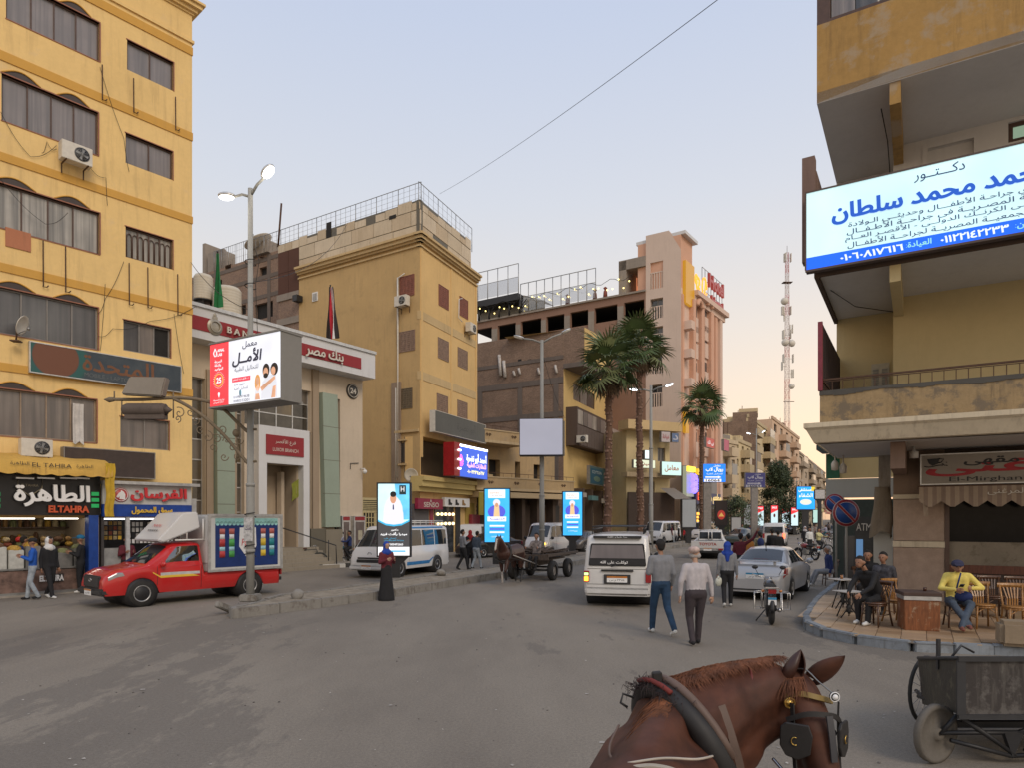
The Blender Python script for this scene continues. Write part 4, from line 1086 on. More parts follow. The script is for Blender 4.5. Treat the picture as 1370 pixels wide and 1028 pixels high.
for a,c,m in((553,573,plaster('rolled_shutter',(.14,.13,.13))),(574.5,579,plain('crimson',(.3,.02,.06))),(581,606,M_GLASS),(609,615,M_BLK),(622,634,plaster('ochre',(.42,.30,.08)))):
 MB().box(FC2.u(a),FC2.u(c),-.05,.1,0,FC2.z(590,676 if a<609 else 672)).build('shop_front',m,cbs)
for k in range(10):
 MB().ball((FC2.u(584)+(k%5)*.5,.1-.2,2.0+.6*(k//5)),(.1,.1,.1),8,6).build('shop_lamp',glow('shoplamp',(1,.75,.4),2.5),cbs)
MB().box(FC2.u(626),FC2.u(637),-.3,-.1,.8,2.6).build('cooler',plain('cooler_red',(.25,.03,.05),.4),cbs)
p=fw_(FC1,558,637,.5);dish(p.x,p.y,p.z-.6,FC1.rz+.5,.42,'pale satellite dish beside the red side of the lit sign',tiltx=10)
# cream metal gate beside the bank
FG=Face((*gp(484,748).xy,),vpdir(1311))
gt=thing('metal_gate','cream painted metal gate with barred panels between the bank and the lightbox','gate',(FG.O.x,FG.O.y,.15),FG.rz)
gw=3.3;M_CRM=plain('cream_paint',(.58,.50,.28),.5)
b=MB();b.box(0,gw,0,.08,2.55,2.65);b.box(0,gw,0,.08,3.25,3.4)
for x in(0,1.05,2.2,gw-.08):b.box(x,x+.1,0,.08,0,3.4 if x in(0,gw-.08)else 2.6)
b.build('gate_frame',M_CRM,gt)
b=MB()
for k in range(5):b.box(.12,gw-.1,.02,.05,2.7+k*.11,2.76+k*.11)
b.build('louvre',M_CRM,gt)
MB().box(.1,gw-.1,.06,.07,.05,3.25).build('back_sheet',M_DARK,gt)
for x0,x1 in((.12,1.0),(1.2,2.15),(2.35,gw-.12)):
 b=MB();b.box(x0,x1,.01,.05,.05,.95)
 for k in range(5):x=x0+(x1-x0)*k/4;b.box(x-.03,x+.03,.01,.04,.95,2.5)
 for k in range(6):b.box(x0,x1,.014,.036,1.0+.3*k,1.05+.3*k)
 b.build('gate_leaf',M_CRM,gt)

# ---------------------------------------------------------------- unfinished brick building behind the bank
FK=Face(((372-CX)/F*50,50),Vector((1.6,-1)))
bb=thing('brick_house','unfinished red brick house with concrete posts behind the bank roof','building',(FK.O.x,FK.O.y,0),FK.rz)
kz=lambda px,py:FK.z(px,py)
hl=[FK.rect(301,354,309,362),FK.rect(347,357,357,371),FK.rect(341,405,365,426),FK.rect(321,408,329,421),FK.rect(288,375,297,384)]
b=MB();x0,x1=FK.u(255),FK.u(374);ztp=kz(330,348)
holed_wall(b,x0,x1,0,ztp,hl,0,.25);body(b,x0,x1,ztp,8);b.build('wall',M_BRK,bb)
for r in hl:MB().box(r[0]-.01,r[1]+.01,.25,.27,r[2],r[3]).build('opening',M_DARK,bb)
for py in(352,375,400):z=kz(330,py);MB().box(x0,x1,-.03,.0,z-.3,z).build('concrete_beam',M_CONCD,bb)
for px in(262,287,332,358):u=FK.u(px);MB().box(u,u+.35,-.035,.0,0,ztp).build('concrete_post',M_CONCD,bb)
MB().box(FK.u(337),FK.u(362),-.3,5,ztp,ztp+.9).build('roof_room',M_CONC,bb)
q=FK.u(268);MB().box(q,q+.35,.2,3,ztp,kz(268,325)).build('stub_wall',M_CONC,bb)
q=FK.u(275);MB().box(q,FK.u(295),.2,.5,ztp,kz(280,336)).build('stub_wall',M_CONC,bb)
roof_rail(bb,FK.u(285),FK.u(340),ztp,ztp+1.6,22,3)
p=fw_(FK,351,345,.2);dish(p.x,p.y,p.z,FK.rz-.9,1.1,'big dark satellite dish on the roof of the brick house, tilted down',mast=.9,tiltx=-62)
# tanks on the bank roof
M_TANK=plaster('tank_plastic',(.60,.56,.47),(.35,.3,.22),.5,.5)
FT=Face((*at(272,400,35).xy,),FB.d)
for(px,yt,yb2,wd,lb)in((272,366,402,24,'pale ribbed water tank on the bank roof, half hidden by the yellow block'),(304,383,424,36,'wider pale ribbed water tank on the bank roof left of the lamp post')):
 Y=37.5;p=at(px,yb2,Y);H_=(yb2-yt)*Y/F;r_=wd/2*Y/F
 t=thing('water_tank',lb,'water tank',p)
 pr=[(0,0),(r_,0)]
 for k in range(1,9):z=H_*.85*k/9;pr+=[(r_,z-.04),(r_*.975,z),(r_,z+.04)]
 pr+=[(r_,H_*.84),(r_*.85,H_*.93),(r_*.3,H_*.97),(r_*.28,H_),(0,H_)]
 MB().lathe(pr,28).build('tank_shell',M_TANK,t)
 b=MB()
 for k in range(4):a=k*math.pi/2+.4;b.box(-.05,.05,-.05,.05,-2.2,0,Matrix.Translation((r_*.8*math.cos(a),r_*.8*math.sin(a),0)))
 b.lathe([(0,-.06),(r_*1.02,-.06),(r_*1.02,0),(0,0)],24);b.build('tank_stand',M_BLK,t)
MB().box(ul,bu(330),1.2,6.5,zf1-.1,zf1+.55).build('roof_upstand',M_TAN2,bk)
# flags
def flag(px,ptop,pbot,Y,cols,label,lean,wpx,tilt=0):
 a=at(px,pbot,Y);b_=at(px+lean,ptop,Y);t=thing('flag',label,'flag',a)
 q=MB();q.tube([(0,0,0),b_-a],[.035,.022],8);q.ball(b_-a,.05);q.build('flagpole',M_BLK,t)
 H_=(pbot-ptop)*Y/F;n=len(cols);W2=wpx*Y/F
 for k,m in enumerate(cols):
  P=[]
  for j in range(14):
   v=j/13;row=[]
   for i in range(5):
    s_=(k+i/4)/n;top=(b_-a)*(.97)
    x=top.x*1+(s_-.25)*W2*(.35+.65*v**.7)+.05*math.sin(9*s_+5*v);y=-.06-.10*math.sin(s_*9+v*3)
    row.append((x,y,top.z-v*H_*.9*(1-.06*s_)))
   P.append(row)
  q=MB();q.grid(P);q.build('stripe',m,t)
 return t
flag(286,337,421,33.5,[plain('flag_green',(.01,.16,.05),.8)],'drooping dark green flag on the bank roof beside the water tanks',5,9)
flag(438,382,462,36.5,[plain('flag_black',(.02,.015,.015),.8),plain('flag_red',(.50,.02,.04),.8),plain('flag_white',(.72,.72,.72),.8),plain('flag_black',(.02,.015,.015),.8)],'red, white and black striped flag hanging over the bank fascia',4,15)
# ---------------------------------------------------------------- balcony house (pale ochre) right of the tan block
M_OCH=plaster('ochre_plaster',(.46,.33,.18),(.22,.16,.1),.7,.7,patch=(.36,.27,.17),pamt=.2)
M_OCHL=plaster('ochre_trim',(.52,.40,.24),(.22,.16,.1),.7,.8)
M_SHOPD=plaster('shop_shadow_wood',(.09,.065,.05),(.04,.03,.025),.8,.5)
FE=Face(((632-CX)/F*46,46),Vector((6.9,6.5)))
eh=thing('balcony_house','ochre house with two long iron-trimmed balconies, right of the tan corner block','building',(FE.O.x,FE.O.y,0),FE.rz)
uE=FE.u(757);ez=FE.z
op=[FE.rect(669,614,684,640),FE.rect(704,617,711,640),FE.rect(729,621,740,643)]
zE=ez(660,572)
b=MB();holed_wall(b,0,uE,3.9,zE,op,1.2,.5);b.quad((0,1.2,3.9),(0,1.2,zE),(0,7,zE),(0,7,3.9));b.quad((uE,1.2,3.9),(uE,1.2,zE),(uE,7,zE),(uE,7,3.9));b.quad((0,1.2,zE),(uE,1.2,zE),(uE,7,zE),(0,7,zE));b.build('wall',M_OCH,eh)
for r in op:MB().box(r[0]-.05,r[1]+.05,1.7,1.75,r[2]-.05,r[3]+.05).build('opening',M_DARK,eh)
MB().box(op[0][0]-.35,op[0][0]+.3,1.1,1.2,op[0][2],op[0][3]-1.1).build('door_leaf',M_OCHL,eh)
def balcony(par,u0,u1,z0,z1,depth,mat,trim,rail=True,scroll=True):
 b=MB();b.box(u0,u1,-depth,1.2,z0,z0+.18);b.build('balcony_slab',trim,par)
 b=MB();b.box(u0,u1,-depth,-depth+.1,z0+.18,z1);b.box(u0,u0+.1,-depth+.1,1.2,z0+.18,z1);b.box(u1-.1,u1,-depth+.1,1.2,z0+.18,z1);b.build('balcony_parapet',mat,par)
 b=MB();b.box(u0-.06,u1+.06,-depth-.05,-depth+.14,z1,z1+.08);b.build('balcony_coping',trim,par)
 if rail:
  b=MB();b.tube([(u0,-depth+.05,z1+.35),(u1,-depth+.05,z1+.35)],.02,5)
  n=int((u1-u0)/.8)
  for k in range(n+1):x=u0+(u1-u0)*k/n;b.tube([(x,-depth+.05,z1),(x,-depth+.05,z1+.35)],.014,4)
  b.build('balcony_rail',M_RUST,par)
 if scroll:
  n=max(1,int((u1-u0)/2.2))
  for k in range(n):
   x=u0+(u1-u0)*(k+.5)/n;b=MB();zc_=(z0+z1)/2+.1
   for sx in(-1,1):b.tube([(x+sx*(.12+.11*(1-t/14)*math.cos(t*.55)),-depth-.03,zc_+.13*math.sin(t*.55)*(1-t/16))for t in range(14)],.022,5)
   b.build('scroll_ornament',M_RUST,par)
balcony(eh,-.2,FE.u(697),ez(665,595),ez(665,579),.5,M_OCH,M_OCHL)
balcony(eh,-.2,FE.u(759),ez(700,659),ez(700,643),.7,M_OCH,M_OCHL)
b=MB();b.box(-.2,uE,-.9,1.1,ez(700,668),ez(700,661));b.build('cornice',M_OCHL,eh)
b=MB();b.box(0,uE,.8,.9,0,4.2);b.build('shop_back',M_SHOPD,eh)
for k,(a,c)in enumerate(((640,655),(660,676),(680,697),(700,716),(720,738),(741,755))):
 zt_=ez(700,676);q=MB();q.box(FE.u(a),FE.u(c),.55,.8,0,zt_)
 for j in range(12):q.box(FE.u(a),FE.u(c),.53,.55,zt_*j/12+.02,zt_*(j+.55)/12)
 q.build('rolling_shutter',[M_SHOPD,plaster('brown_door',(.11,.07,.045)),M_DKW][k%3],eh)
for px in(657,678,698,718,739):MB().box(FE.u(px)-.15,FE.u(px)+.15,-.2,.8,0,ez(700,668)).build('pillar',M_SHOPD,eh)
q=FE.rect(629,660,645,690);MB().box(q[0],q[1],-.95,-.85,q[2],q[3]).build('yellow_banner',plaster('dirty_yellow',(.33,.28,.06),(.12,.1,.05),.9,.9),eh)
# ---------------------------------------------------------------- brown brick house with the yellow street face
FD1=Face(((754-CX)/F*62,62),Vector((1.62,-1)));FD2=Face(FD1.O,vpdir(1090))
dh=thing('brick_house','tall brown brick side wall with a yellow street face behind the blank billboard','building',(FD1.O.x,FD1.O.y,0),FD1.rz)
dz=FD1.z
u0=FD1.u(630);b=MB();zt1,zt2=dz(754,441),dz(650,458)
b.quad((FD1.u(678),0,0),(0,0,0),(0,0,zt1),(FD1.u(678),0,zt1));b.quad((u0,0.0,0),(FD1.u(678),0.0,0),(FD1.u(678),0,zt2),(u0,0,zt2));b.build('wall',M_BRKD,dh)
for px in(640,693,741):u=FD1.u(px);MB().box(u,u+.5,-.05,.0,0,dz(754,505)).build('concrete_post',M_CONCD,dh)
for py,th in((504,.55),(475,.35),(550,.5)):z=dz(754,py);MB().box(u0,.0,-.06,.0,z-th,z).build('concrete_beam',M_CONCD,dh)
uO=FD1.u(781);b=MB();b.box(0,uO,.005,6,dz(754,487),zt1);b.build('upper_storey',M_BRKD,dh);MB().box(0,uO+.05,-.06,6,dz(754,487)-.4,dz(754,487)).build('concrete_beam',M_CONCD,dh)
MB().box(uO+.002,uO+.05,.1,6,dz(754,487),zt1-.1).build('yellow_end',plaster('yellow_street0',(.66,.47,.20),(.3,.22,.12),.6,.5),dh)
for px,py,h in((671,489,30),(677,494,24),(690,500,7),(697,497,9),(723,497,9),(746,494,11)):
 u=FD1.u(px);z=dz(px,py);q=MB();q.tube([(u-.2,-.1,z+h/2*62/F),(u,-.15,z-h/2*62/F)],.16 if h>20 else .12,6);q.build('plaster_bag',plain('pale_bag',(.50,.46,.42),.8,var=.3),dh)
for px in(693,706):u=FD1.u(px);MB().box(u,u+.4,-.01,.02,dz(px,486),dz(px,481)).build('vent_hole',M_DARK,dh)
dws=bpy.data.objects.new('street_wing',None);COL.objects.link(dws);dws.parent=dh;dws.rotation_euler=(0,0,FD2.rz-FD1.rz)
M_YST=plaster('yellow_street',(.66,.47,.20),(.3,.22,.12),.6,.5)
r2=FD2.u(844);zy=zt1-.02
wins=[FD2.rect(757,507,762,530),FD2.rect(767,520,796,542),FD2.rect(814,525,823,545),FD2.rect(824,525,834,555),FD2.rect(838,528,841,540)]
b=MB();holed_wall(b,.0,r2,0,zy,wins[1:],0,.2);b.quad((0,0,zy),(r2,0,zy),(r2,6,zy),(0,6,zy));b.build('street_wall',M_YST,dws)
for r in wins[1:]:window(dws,r[0],r[1],r[2],r[3],3 if r[1]-r[0]>3 else 2,[M_CURT2,M_CURTL,M_DGLS],M_FRB,y=.15,fw=.09)
# timber glazed bay
b=MB();q=FD2.rect(757,555,801,603);b.box(q[0],q[1],-1.1,0,q[2],q[3]);b.build('bay',plaster('bay_timber',(.10,.07,.055)),dws)
x=q[0]+.1;nb=7;w0=(q[1]-q[0]-.2)/nb
for k in range(nb):MB().box(x+w0*k+.08,x+w0*(k+1)-.05,-1.16,-1.101,q[2]+2.0,q[3]-.25).build('bay_pane',[M_CURTL,M_DGLS,M_CURT][k%3],dws)
for k in range(12):w1=(q[1]-q[0])/12;MB().box(q[0]+w1*k+.02,q[0]+w1*(k+1)-.02,-1.15,-1.101,q[2]+.1,q[2]+1.9).build('board',plaster('bay_board',(.13,.10,.085)),dws)
p=fw_(FD2,757,594,1.6);ot=ac_unit(yb,0,0,0,1.2);ot.location=p;ot.rotation_euler=(0,0,FD1.rz);ot['label']='grimy air conditioner beside the timber bay, right of the blank billboard'
t,w_,h_=wall_sign('wall_sign','teal advertising sign with a pale vertical word, left of the first palm trunk','sign',FD2,769,627,800,651,1.5,.3,M_FRG,plaster('teal_board',(.07,.115,.11),(.03,.05,.05),.5))
letters('قطونيل',h_*.7,plain('pale_letter',(.45,.48,.45),.5),t,(w_*.42,-.02,.1),h_*1.7,arabic=True,rot=(math.pi/2,math.pi/2,0))
MB().box(-w_*.92,w_*.1,-.03,-.01,-h_*.85,h_*.75).build('poster',plaster('poster_teal',(.03,.085,.12),(.05,.09,.06),.6),t)
letters('COTTON',h_*.3,plain('pale_letter',(.45,.48,.45),.5),t,(-w_*.42,-.04,h_*.35),w_*.8)
q=MB();q.ball((-w_*.4,-.03,-h_*.35),(w_*.3,.01,h_*.3),12,8);q.build('figure_print',plain('dim_green',(.10,.16,.12),.6),t)
# cluttered balconies and signs right of it, under the palms
for k,(a,yt,c,yb3,m,lb)in enumerate(((803,578,822,600,plaster('pale_board',(.34,.28,.25)),'timber balcony screen with pale cloth'),(801,603,824,619,M_OCHL,''),(818,618,838,642,plaster('grey_cloth',(.28,.27,.25)),''))):
 q=FD2.rect(a,yt,c,yb3);MB().box(q[0],q[1],-1.3,0,q[2],q[3]).build('balcony',m,dws)
q=FD2.rect(823,595,845,617);s_=MB();s_.box(q[0],q[1],-1.5,-1.35,q[2],q[3]);o=s_.build('poster_board',plaster('poster_pink',(.48,.36,.34),(.20,.12,.12),.8,.8),dws)
MB().box(q[1]-2,q[1],-1.53,-1.5,q[2],q[3]).build('poster_band',plain('poster_blue',(.06,.25,.5),.5),dws)
cl=MB();q=FD2.rect(826,633,851,660)
cl.grid([[(q[0]+(q[1]-q[0])*i/12,-1.9+.14*math.sin(i*2.3),q[3]-(q[3]-q[2])*j/6*(1-.35*((i-6)/6)**2)+.25*((i-6)/6)**2)for i in range(13)]for j in range(7)]);cl.build('cloth',plaster('dust_sheet',(.40,.38,.35)),dws)
for(a,yt,c,yb3,bg,tx,tc_)in((820,667,845,675,(.045,.04,.04),'اتصالات',(.5,.1,.05)),(845,666,862,672,(.09,.10,.16),'فودافون',(.4,.4,.42))):
 t,w_,h_=wall_sign('shop_sign','dark shop sign with %s lettering between the palm trunks'%('red' if a==820 else 'pale'),'sign',FD2,a,yt-3,c,yb3+5,1.7,.2,M_FRG,plain('sg%d'%a,bg,.5))
 letters(tx,h_*1.1,plain('sgl%d'%a,tc_,.5),t,(0,-.02,0),w_*1.3,arabic=True,bold=.02)
 if a==820:MB().box(-w_*.95,-w_*.65,-.03,-.01,-h_*.8,h_*.8).build('logo_block',plain('orange_red',(.6,.1,.03),.5),t)
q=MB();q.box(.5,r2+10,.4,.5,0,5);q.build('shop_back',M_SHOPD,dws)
for k,(px,py,w_)in enumerate(((757,660,5),(768,664,9),(787,668,8),(806,655,7),(806,674,8),(833,681,7),(846,683,8))):
 MB().box(FD2.u(px),FD2.u(px+w_),-1.7-.1*k,-1.4,FD2.z(px,py+6),FD2.z(px,py)).build('shop_board',plaster('board%d'%k,[(.36,.33,.30),(.10,.20,.20),(.45,.40,.33),(.30,.08,.06),(.2,.2,.22),(.40,.30,.10),(.35,.35,.38)][k],(.1,.08,.06),.8,.7),dws)
for k,px in enumerate((759,772,786,797,808,822,836)):MB().box(FD2.u(px),FD2.u(px)+1.6,-.3,.05,.6,2.9).build('goods_display',[GOODS[0],M_GLASS,glow('lit_shop2',(.8,.62,.38),.5),M_CURTL,GOODS[6],glow('lit_shop',(.75,.78,.7),.55),GOODS[2]][k],dws)
for px in(764,776,790,803,815,829,842):
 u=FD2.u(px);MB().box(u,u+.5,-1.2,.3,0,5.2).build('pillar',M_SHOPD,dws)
 MB().box(u+.6,u+3.0,.1,.2,.2,3.2).build('shop_window',[M_GLASS,M_DGLS,M_CURTL][int(px)%3],dws)
for px in(812,826,833):u=FD2.u(px);MB().box(u,u+1.4,-.1,.05,.5,3.0).build('lit_window',glow('lit_shop',(.75,.78,.7),.55),dws)

# ---------------------------------------------------------------- hotel: concrete frame wing + peach tower
TO=((911-CX)/F*72,72)
FH1=Face(TO,Vector((1.6,-1)));FH2=Face(TO,vpdir(1330))
ho=thing('hotel','unfinished hotel with a peach tower, roof terrace and glowing roof letters','building',(TO[0],TO[1],0),FH1.rz)
hz=FH1.z
M_PCH=plaster('peach_tower',(.62,.50,.42),(.3,.22,.18),.3,.3);M_PCH2=plaster('peach_orange',(.66,.39,.27),(.4,.24,.17),.3,.3);M_PCH3=plaster('peach_light',(.70,.52,.42),(.4,.3,.24),.3,.3)
M_FRM=plaster('frame_brown',(.27,.165,.12),(.14,.1,.08),.6,.5)
uW=FH1.u(864);z8=hz(895,308);zs_=hz(911,333)
tw=[FH1.rect(870,350,887,386),FH1.rect(870,399,887,426),FH1.rect(870,437,887,462),FH1.rect(870,474,886,500),FH1.rect(870,515,886,545)]
b=MB();holed_wall(b,uW,0,0,zs_,tw,0,.5);b.add([(uW,0,zs_),(0,0,zs_),(FH1.u(895),0,z8),(uW,0,z8)],[(0,1,2,3)])
b.quad((uW,0,0),(uW,0,z8),(uW,8,z8),(uW,8,0));b.build('tower_wall',M_PCH,ho)
for r in tw:
 window(ho,r[0],r[1],r[2],r[3],2,[M_GLASS,M_DGLS],M_FRG,y=.45,fw=.1)
 b=MB()
 for k in range(5):x=r[0]+(r[1]-r[0])*(k+.5)/5;b.box(x-.06,x+.06,.1,.2,r[2],r[2]+(r[3]-r[2])*.6)
 b.box(r[0],r[1],.1,.2,r[2]+(r[3]-r[2])*.6,r[2]+(r[3]-r[2])*.64);b.build('baluster',M_PCH,ho)
hw=bpy.data.objects.new('street_wing',None);COL.objects.link(hw);hw.parent=ho;hw.rotation_euler=(0,0,FH2.rz-FH1.rz)
# stepped top of the tower, side seen from the street
h2=FH2.z;rE=FH2.u(966);ztop=FH2.z(930,398)
b=MB();b.box(0,FH2.u(926),-.0,5,ztop,zs_+1.6);b.build('tower_top',M_PCH2,hw)
b=MB();b.prism([(0,zs_+1.6),(FH2.u(928),zs_+1.6),(FH2.u(928),zs_+1.95),(0,zs_+1.95)],-.5,5.2);b.build('tower_coping',M_BWH,hw)
u95=FH1.u(895);b=MB();b.prism([(u95,zs_-.5),(-.02,zs_-.5),(-.02,zs_+.2),(u95,z8-.02)],.02,4);b.build('tower_crown',M_PCH2,ho)
b=MB();b.quad((0,0,0),(rE,0,0),(rE,0,ztop),(0,0,ztop));b.quad((rE,0,0),(rE,10,0),(rE,10,ztop),(rE,0,ztop));b.quad((0,0,ztop),(rE,0,ztop),(rE,10,ztop),(0,10,ztop));b.build('street_wall',M_PCH3,hw)
b=MB();b.box(FH2.u(925),rE+.3,-.8,1,ztop-.1,ztop+.45);b.box(FH2.u(925),rE,-.4,1,ztop-.7,ztop-.1);b.build('cornice',M_PCH3,hw)
for a,c,m,pr in((911.5,914,M_PCH2,.15),(922,925.5,M_PCH2,.5),(933,937,M_PCH2,.5),(946,950,M_PCH2,.5),(954,957,M_PCH2,.3),(960,963,M_PCH3,.35)):
 MB().box(FH2.u(a),FH2.u(c),-pr,.02,4,ztop-.7).build('pilaster',m,hw)
for pc in(930,943.5):
 for py in(418,430,453,491,510,548,585): 
  r=FH2.rect(pc-1.8,py-6,pc+1.8,py+7);MB().box(r[0],r[1],-.04,-.0,r[2],r[3]).build('window',M_DGLS,hw)
  MB().box(r[0]-.1,r[1]+.1,-.2,-.0,r[2]-1.7,r[2]-.02).build('spandrel',M_PCH3,hw)
 x0,x1=FH2.u(pc-3),FH2.u(pc+3);zA=FH2.z(pc,412);q=MB();N=12
 q.tube([((x0+x1)/2-(x1-x0)/2*math.cos(math.pi*k/N),-.5,zA+(x1-x0)/2*math.sin(math.pi*k/N))for k in range(N+1)],.3,6);q.build('arch',M_PCH2,hw)
MB().box(FH2.u(913.5),FH2.u(925),-.35,0,FH2.z(918,408),FH2.z(918,352)).build('lit_panel',glow('lit_yellow',(.75,.36,.02),.45),hw)
MB().box(FH2.u(906+5.5),FH2.u(916),-.5,0,FH2.z(913,580),FH2.z(913,550)).build('lit_panel',glow('lit_yellow',(.75,.36,.02),.45),hw)
for py in(437,475,514):MB().box(FH2.u(913),FH2.u(918),-1.0,0,FH2.z(915,py)-.4,FH2.z(915,py)+.5).build('bracket_box',M_PCH3,hw)
# lit letters on the roof
NEO=glow('neon_orange',(1.0,.30,.03),1.6)
for k,(px,py,s)in enumerate(((928,374,.4),(930.5,381,.6),(939,386,.9))):
 b=MB();u=FH2.u(px);z=FH2.z(px,py)
 b.tube([(u+s*math.cos(a)*.8,-.3,z+s*1.3*math.sin(a))for a in[i*.42 for i in range(15)]],.10,5);b.tube([(u,-.3,z-s),(u+.4,-.3,z+s)],.09,5);b.build('neon_letter',NEO,hw)
t=thing('roof_sign','red roof letters on a steel frame at the right end of the hotel roof','sign',fw_(FH2,953,390,0),FH2.rz)
letters('Hotel',1.5,glow('neon_red',(.40,.06,.05),.5),t,(.9,0,.9),5.0,depth=.2,bold=.03);letters('Hotel',1.0,glow('neon_red',(.40,.06,.05),.5),t,(1.2,0,-1.2),4.0,depth=.2,bold=.03)
b=MB(); 
for k in range(8):b.tube([(-3.2+k,.1,-4.0),(-3.2+k,.1,2)],.04,4)
for j in range(5):b.tube([(-3.2,.1,-3.2+1.3*j),(3.8,.1,-3.2+1.3*j)],.04,4)
b.build('sign_frame',M_STEEL,t)
# side wing: slabs and dark open bays
uX=FH1.u(630);zB=[hz(864,419),hz(864,401)]
bays=[FH1.rect(a,404,c,420)for a,c in((637,658),(666,690),(697,724),(731,755),(763,787),(795.5,826),(835,862))]
bays=[(r[0],r[1],zB[0]-.2,zB[1]+.1)for r in bays]
low=[(r[0],r[1],zB[0]-3.6,zB[1]-3.4)for r in bays]
zr_=hz(864,388)
b=MB();holed_wall(b,uX,uW,0,zr_,bays+low,0,.4);b.build('frame_wall',M_FRM,ho)
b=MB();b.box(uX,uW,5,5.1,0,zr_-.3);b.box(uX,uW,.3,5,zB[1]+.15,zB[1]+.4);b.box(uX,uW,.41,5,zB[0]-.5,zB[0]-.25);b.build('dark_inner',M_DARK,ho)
for k in range(len(bays)-1):MB().box(bays[k][1]+.05,bays[k+1][0]-.05,-.12,0.0,zB[0]-4,zr_-1.3).build('concrete_post',M_CONC,ho)
b=MB();b.box(uX,uW,-.2,6,zr_-.15,zr_+.05);b.build('roof_slab',M_CONC,ho)
# frame room with the lit terrace next to the tower
u28=FH1.u(828);z5=hz(864,343)
b=MB();b.box(u28,u28+.9,-.05,3,zr_,z5);b.box(u28,uW,-.05,3,z5-1.0,z5+.1);b.build('roof_frame',M_CONC,ho)
MB().box(u28+.9,uW,3,3.1,zr_,z5-1).build('lit_backdrop',glow('terrace_light',(.85,.30,.14),.55),ho)
for k in range(9):MB().box(u28+1.3+.42*k,u28+1.5+.42*k,2.3,2.4,z5-2.2-(k%3)*.2,z5-1.1).build('hanging_ornament',M_BLK,ho)
MB().ball((uW-.5,2.2,z5-2.6),(.6,.2,.35),8,6).build('terrace_lamp',glow('neon_orange',(1,.3,.03),3.0),ho)
def glass_rail(par,a,c,z0,z1,n,y,slope=0):
 for k in range(n):
  x0=a+(c-a)*k/n;x1=a+(c-a)*(k+1)/n;MB().box(x0+.08,x1-.08,y,y+.03,z0+.2,z0+(z1-z0)*.55).build('glass_panel',MATS['rail_glass'],par)
 b=MB()
 for k in range(n+1):x=a+(c-a)*k/n;b.tube([(x,y,z0),(x,y,z1)],.05,5)
 b.tube([(a,y,z1),(c,y,z1)],.05,5);b.tube([(a,y,z0+(z1-z0)*.55),(c,y,z0+(z1-z0)*.55)],.03,5);b.build('rail',M_STEEL,par)
glass('rail_glass',(.80,.81,.83),.12,.10)
u71,u69=FH1.u(697),FH1.u(735)
glass_rail(ho,FH1.u(697),uW-6,zr_,zr_+3.6,9,-.1);glass_rail(ho,uX,u71,zr_+2.4,zr_+6.0,5,-.6)
b=MB();b.box(uX,u71,-.7,4,zr_+1.6,zr_+2.4)
b.build('terrace_deck',M_BLK,ho)
b=MB(); 
for k in range(6):x=uX+(u71-uX)*k/5;b.tube([(x,-.3,zr_),(x,-.3,zr_+1.6)],.12,6);b.tube([(x,-.3,zr_+.6),(x+1.0,-.3,zr_+1.6)],.07,5)
b.build('deck_post',M_BLK,ho)
MB().box(uX,u71,1.5,1.6,zr_,zr_+1.6).build('deck_screen',plaster('canvas_grey',(.33,.32,.30)),ho)
b=MB();q0,q1=FH1.u(698),FH1.u(726);b.add([(q0,.4,zr_+2.4),(q1,.4,zr_+1.2),(q1,3,zr_+1.2),(q0,3,zr_+2.4),(q0,.4,zr_),(q1,.4,zr_)],[(0,1,2,3),(0,4,5,1)]);b.build('awning',plaster('cream_canvas',(.55,.5,.4)),ho)
rnd=random.Random(9);BULB=glow('bulb',(1.0,.78,.25),3)
for k in range(26):
 px=640+k*8.2+rnd.uniform(-2,2);u=FH1.u(px);MB().ball((u,-.8 if px<700 else-.3,zr_+rnd.uniform(.3,1.5)+(0 if px<700 else .3)),(.09,.09,.09),6,5).build('bulb',BULB,ho)
b=MB();b.tube([(FH1.u(640+6*k),-.75,zr_+1.5+.25*math.sin(k*1.3))for k in range(36)],.03,4);b.build('bulb_wire',M_CABLE,ho)
for k,px in enumerate((700,714,755,792,806)):u=FH1.u(px);MB().lathe([(0,.0),(.28,.0),(.22,.7),(.1,.9),(.25,1.1),(.0,1.3)],8).build('terrace_planter',plain('dull_red',(.25,.07,.05),.7),ho,loc=(u,.8,zr_+.3))
# lower podium right of the palms: cream building with lit signs under the tower
FP=Face(((838-CX)/F*66,66),Vector((1.2,.55)))
ph=thing('corner_shop_house','small cream building with lit clinic signs between the palms and the peach tower','building',(FP.O.x,FP.O.y,0),FP.rz)
uP=FP.u(896);b=MB();r=[FP.rect(856,603,864,617),FP.rect(868,645,876,660),FP.rect(880,600,890,618)]
zP=FP.z(868,578);holed_wall(b,0,uP,0,zP,r,0,.3);body(b,0,uP,zP,8);b.build('wall',plaster('cream_wall',(.62,.50,.28),(.3,.24,.15),.5,.6),ph)
for q in r:window(ph,q[0],q[1],q[2],q[3],2,[M_DGLS],M_FRG,y=.25,fw=.08)
MB().box(-.6,uP+.6,-1.2,.5,zP,zP+.9).build('roof_slab',M_TAN2,ph)
MB().box(-.6,uP,-1.0,0,FP.z(868,640),FP.z(868,634)).build('balcony',M_OCHL,ph)
for(a,yt,c,yb3,m,tx,tc_)in((862,630,881,620,0,0,0),):
 pass
def fsign(a,yt,c,yb3,col,es,tx,tcol,lb,out=1.3,tes=0.0,arabic=True,fc=FP):
 ml=glow('fs%d'%a,col,es)if es else plain('fs%d'%a,col,.5)
 t,w_,h_=wall_sign('wall_sign',lb,'sign',fc,a,yt,c,yb3,out,.3,M_FRG,ml)
 tm=glow('fst%d'%a,tcol,tes)if tes else plain('fst%d'%a,tcol,.5)
 if tx:letters(tx,h_*1.0,tm,t,(0,-.03,0),w_*1.4,arabic=arabic,bold=.02)
 return t,w_,h_
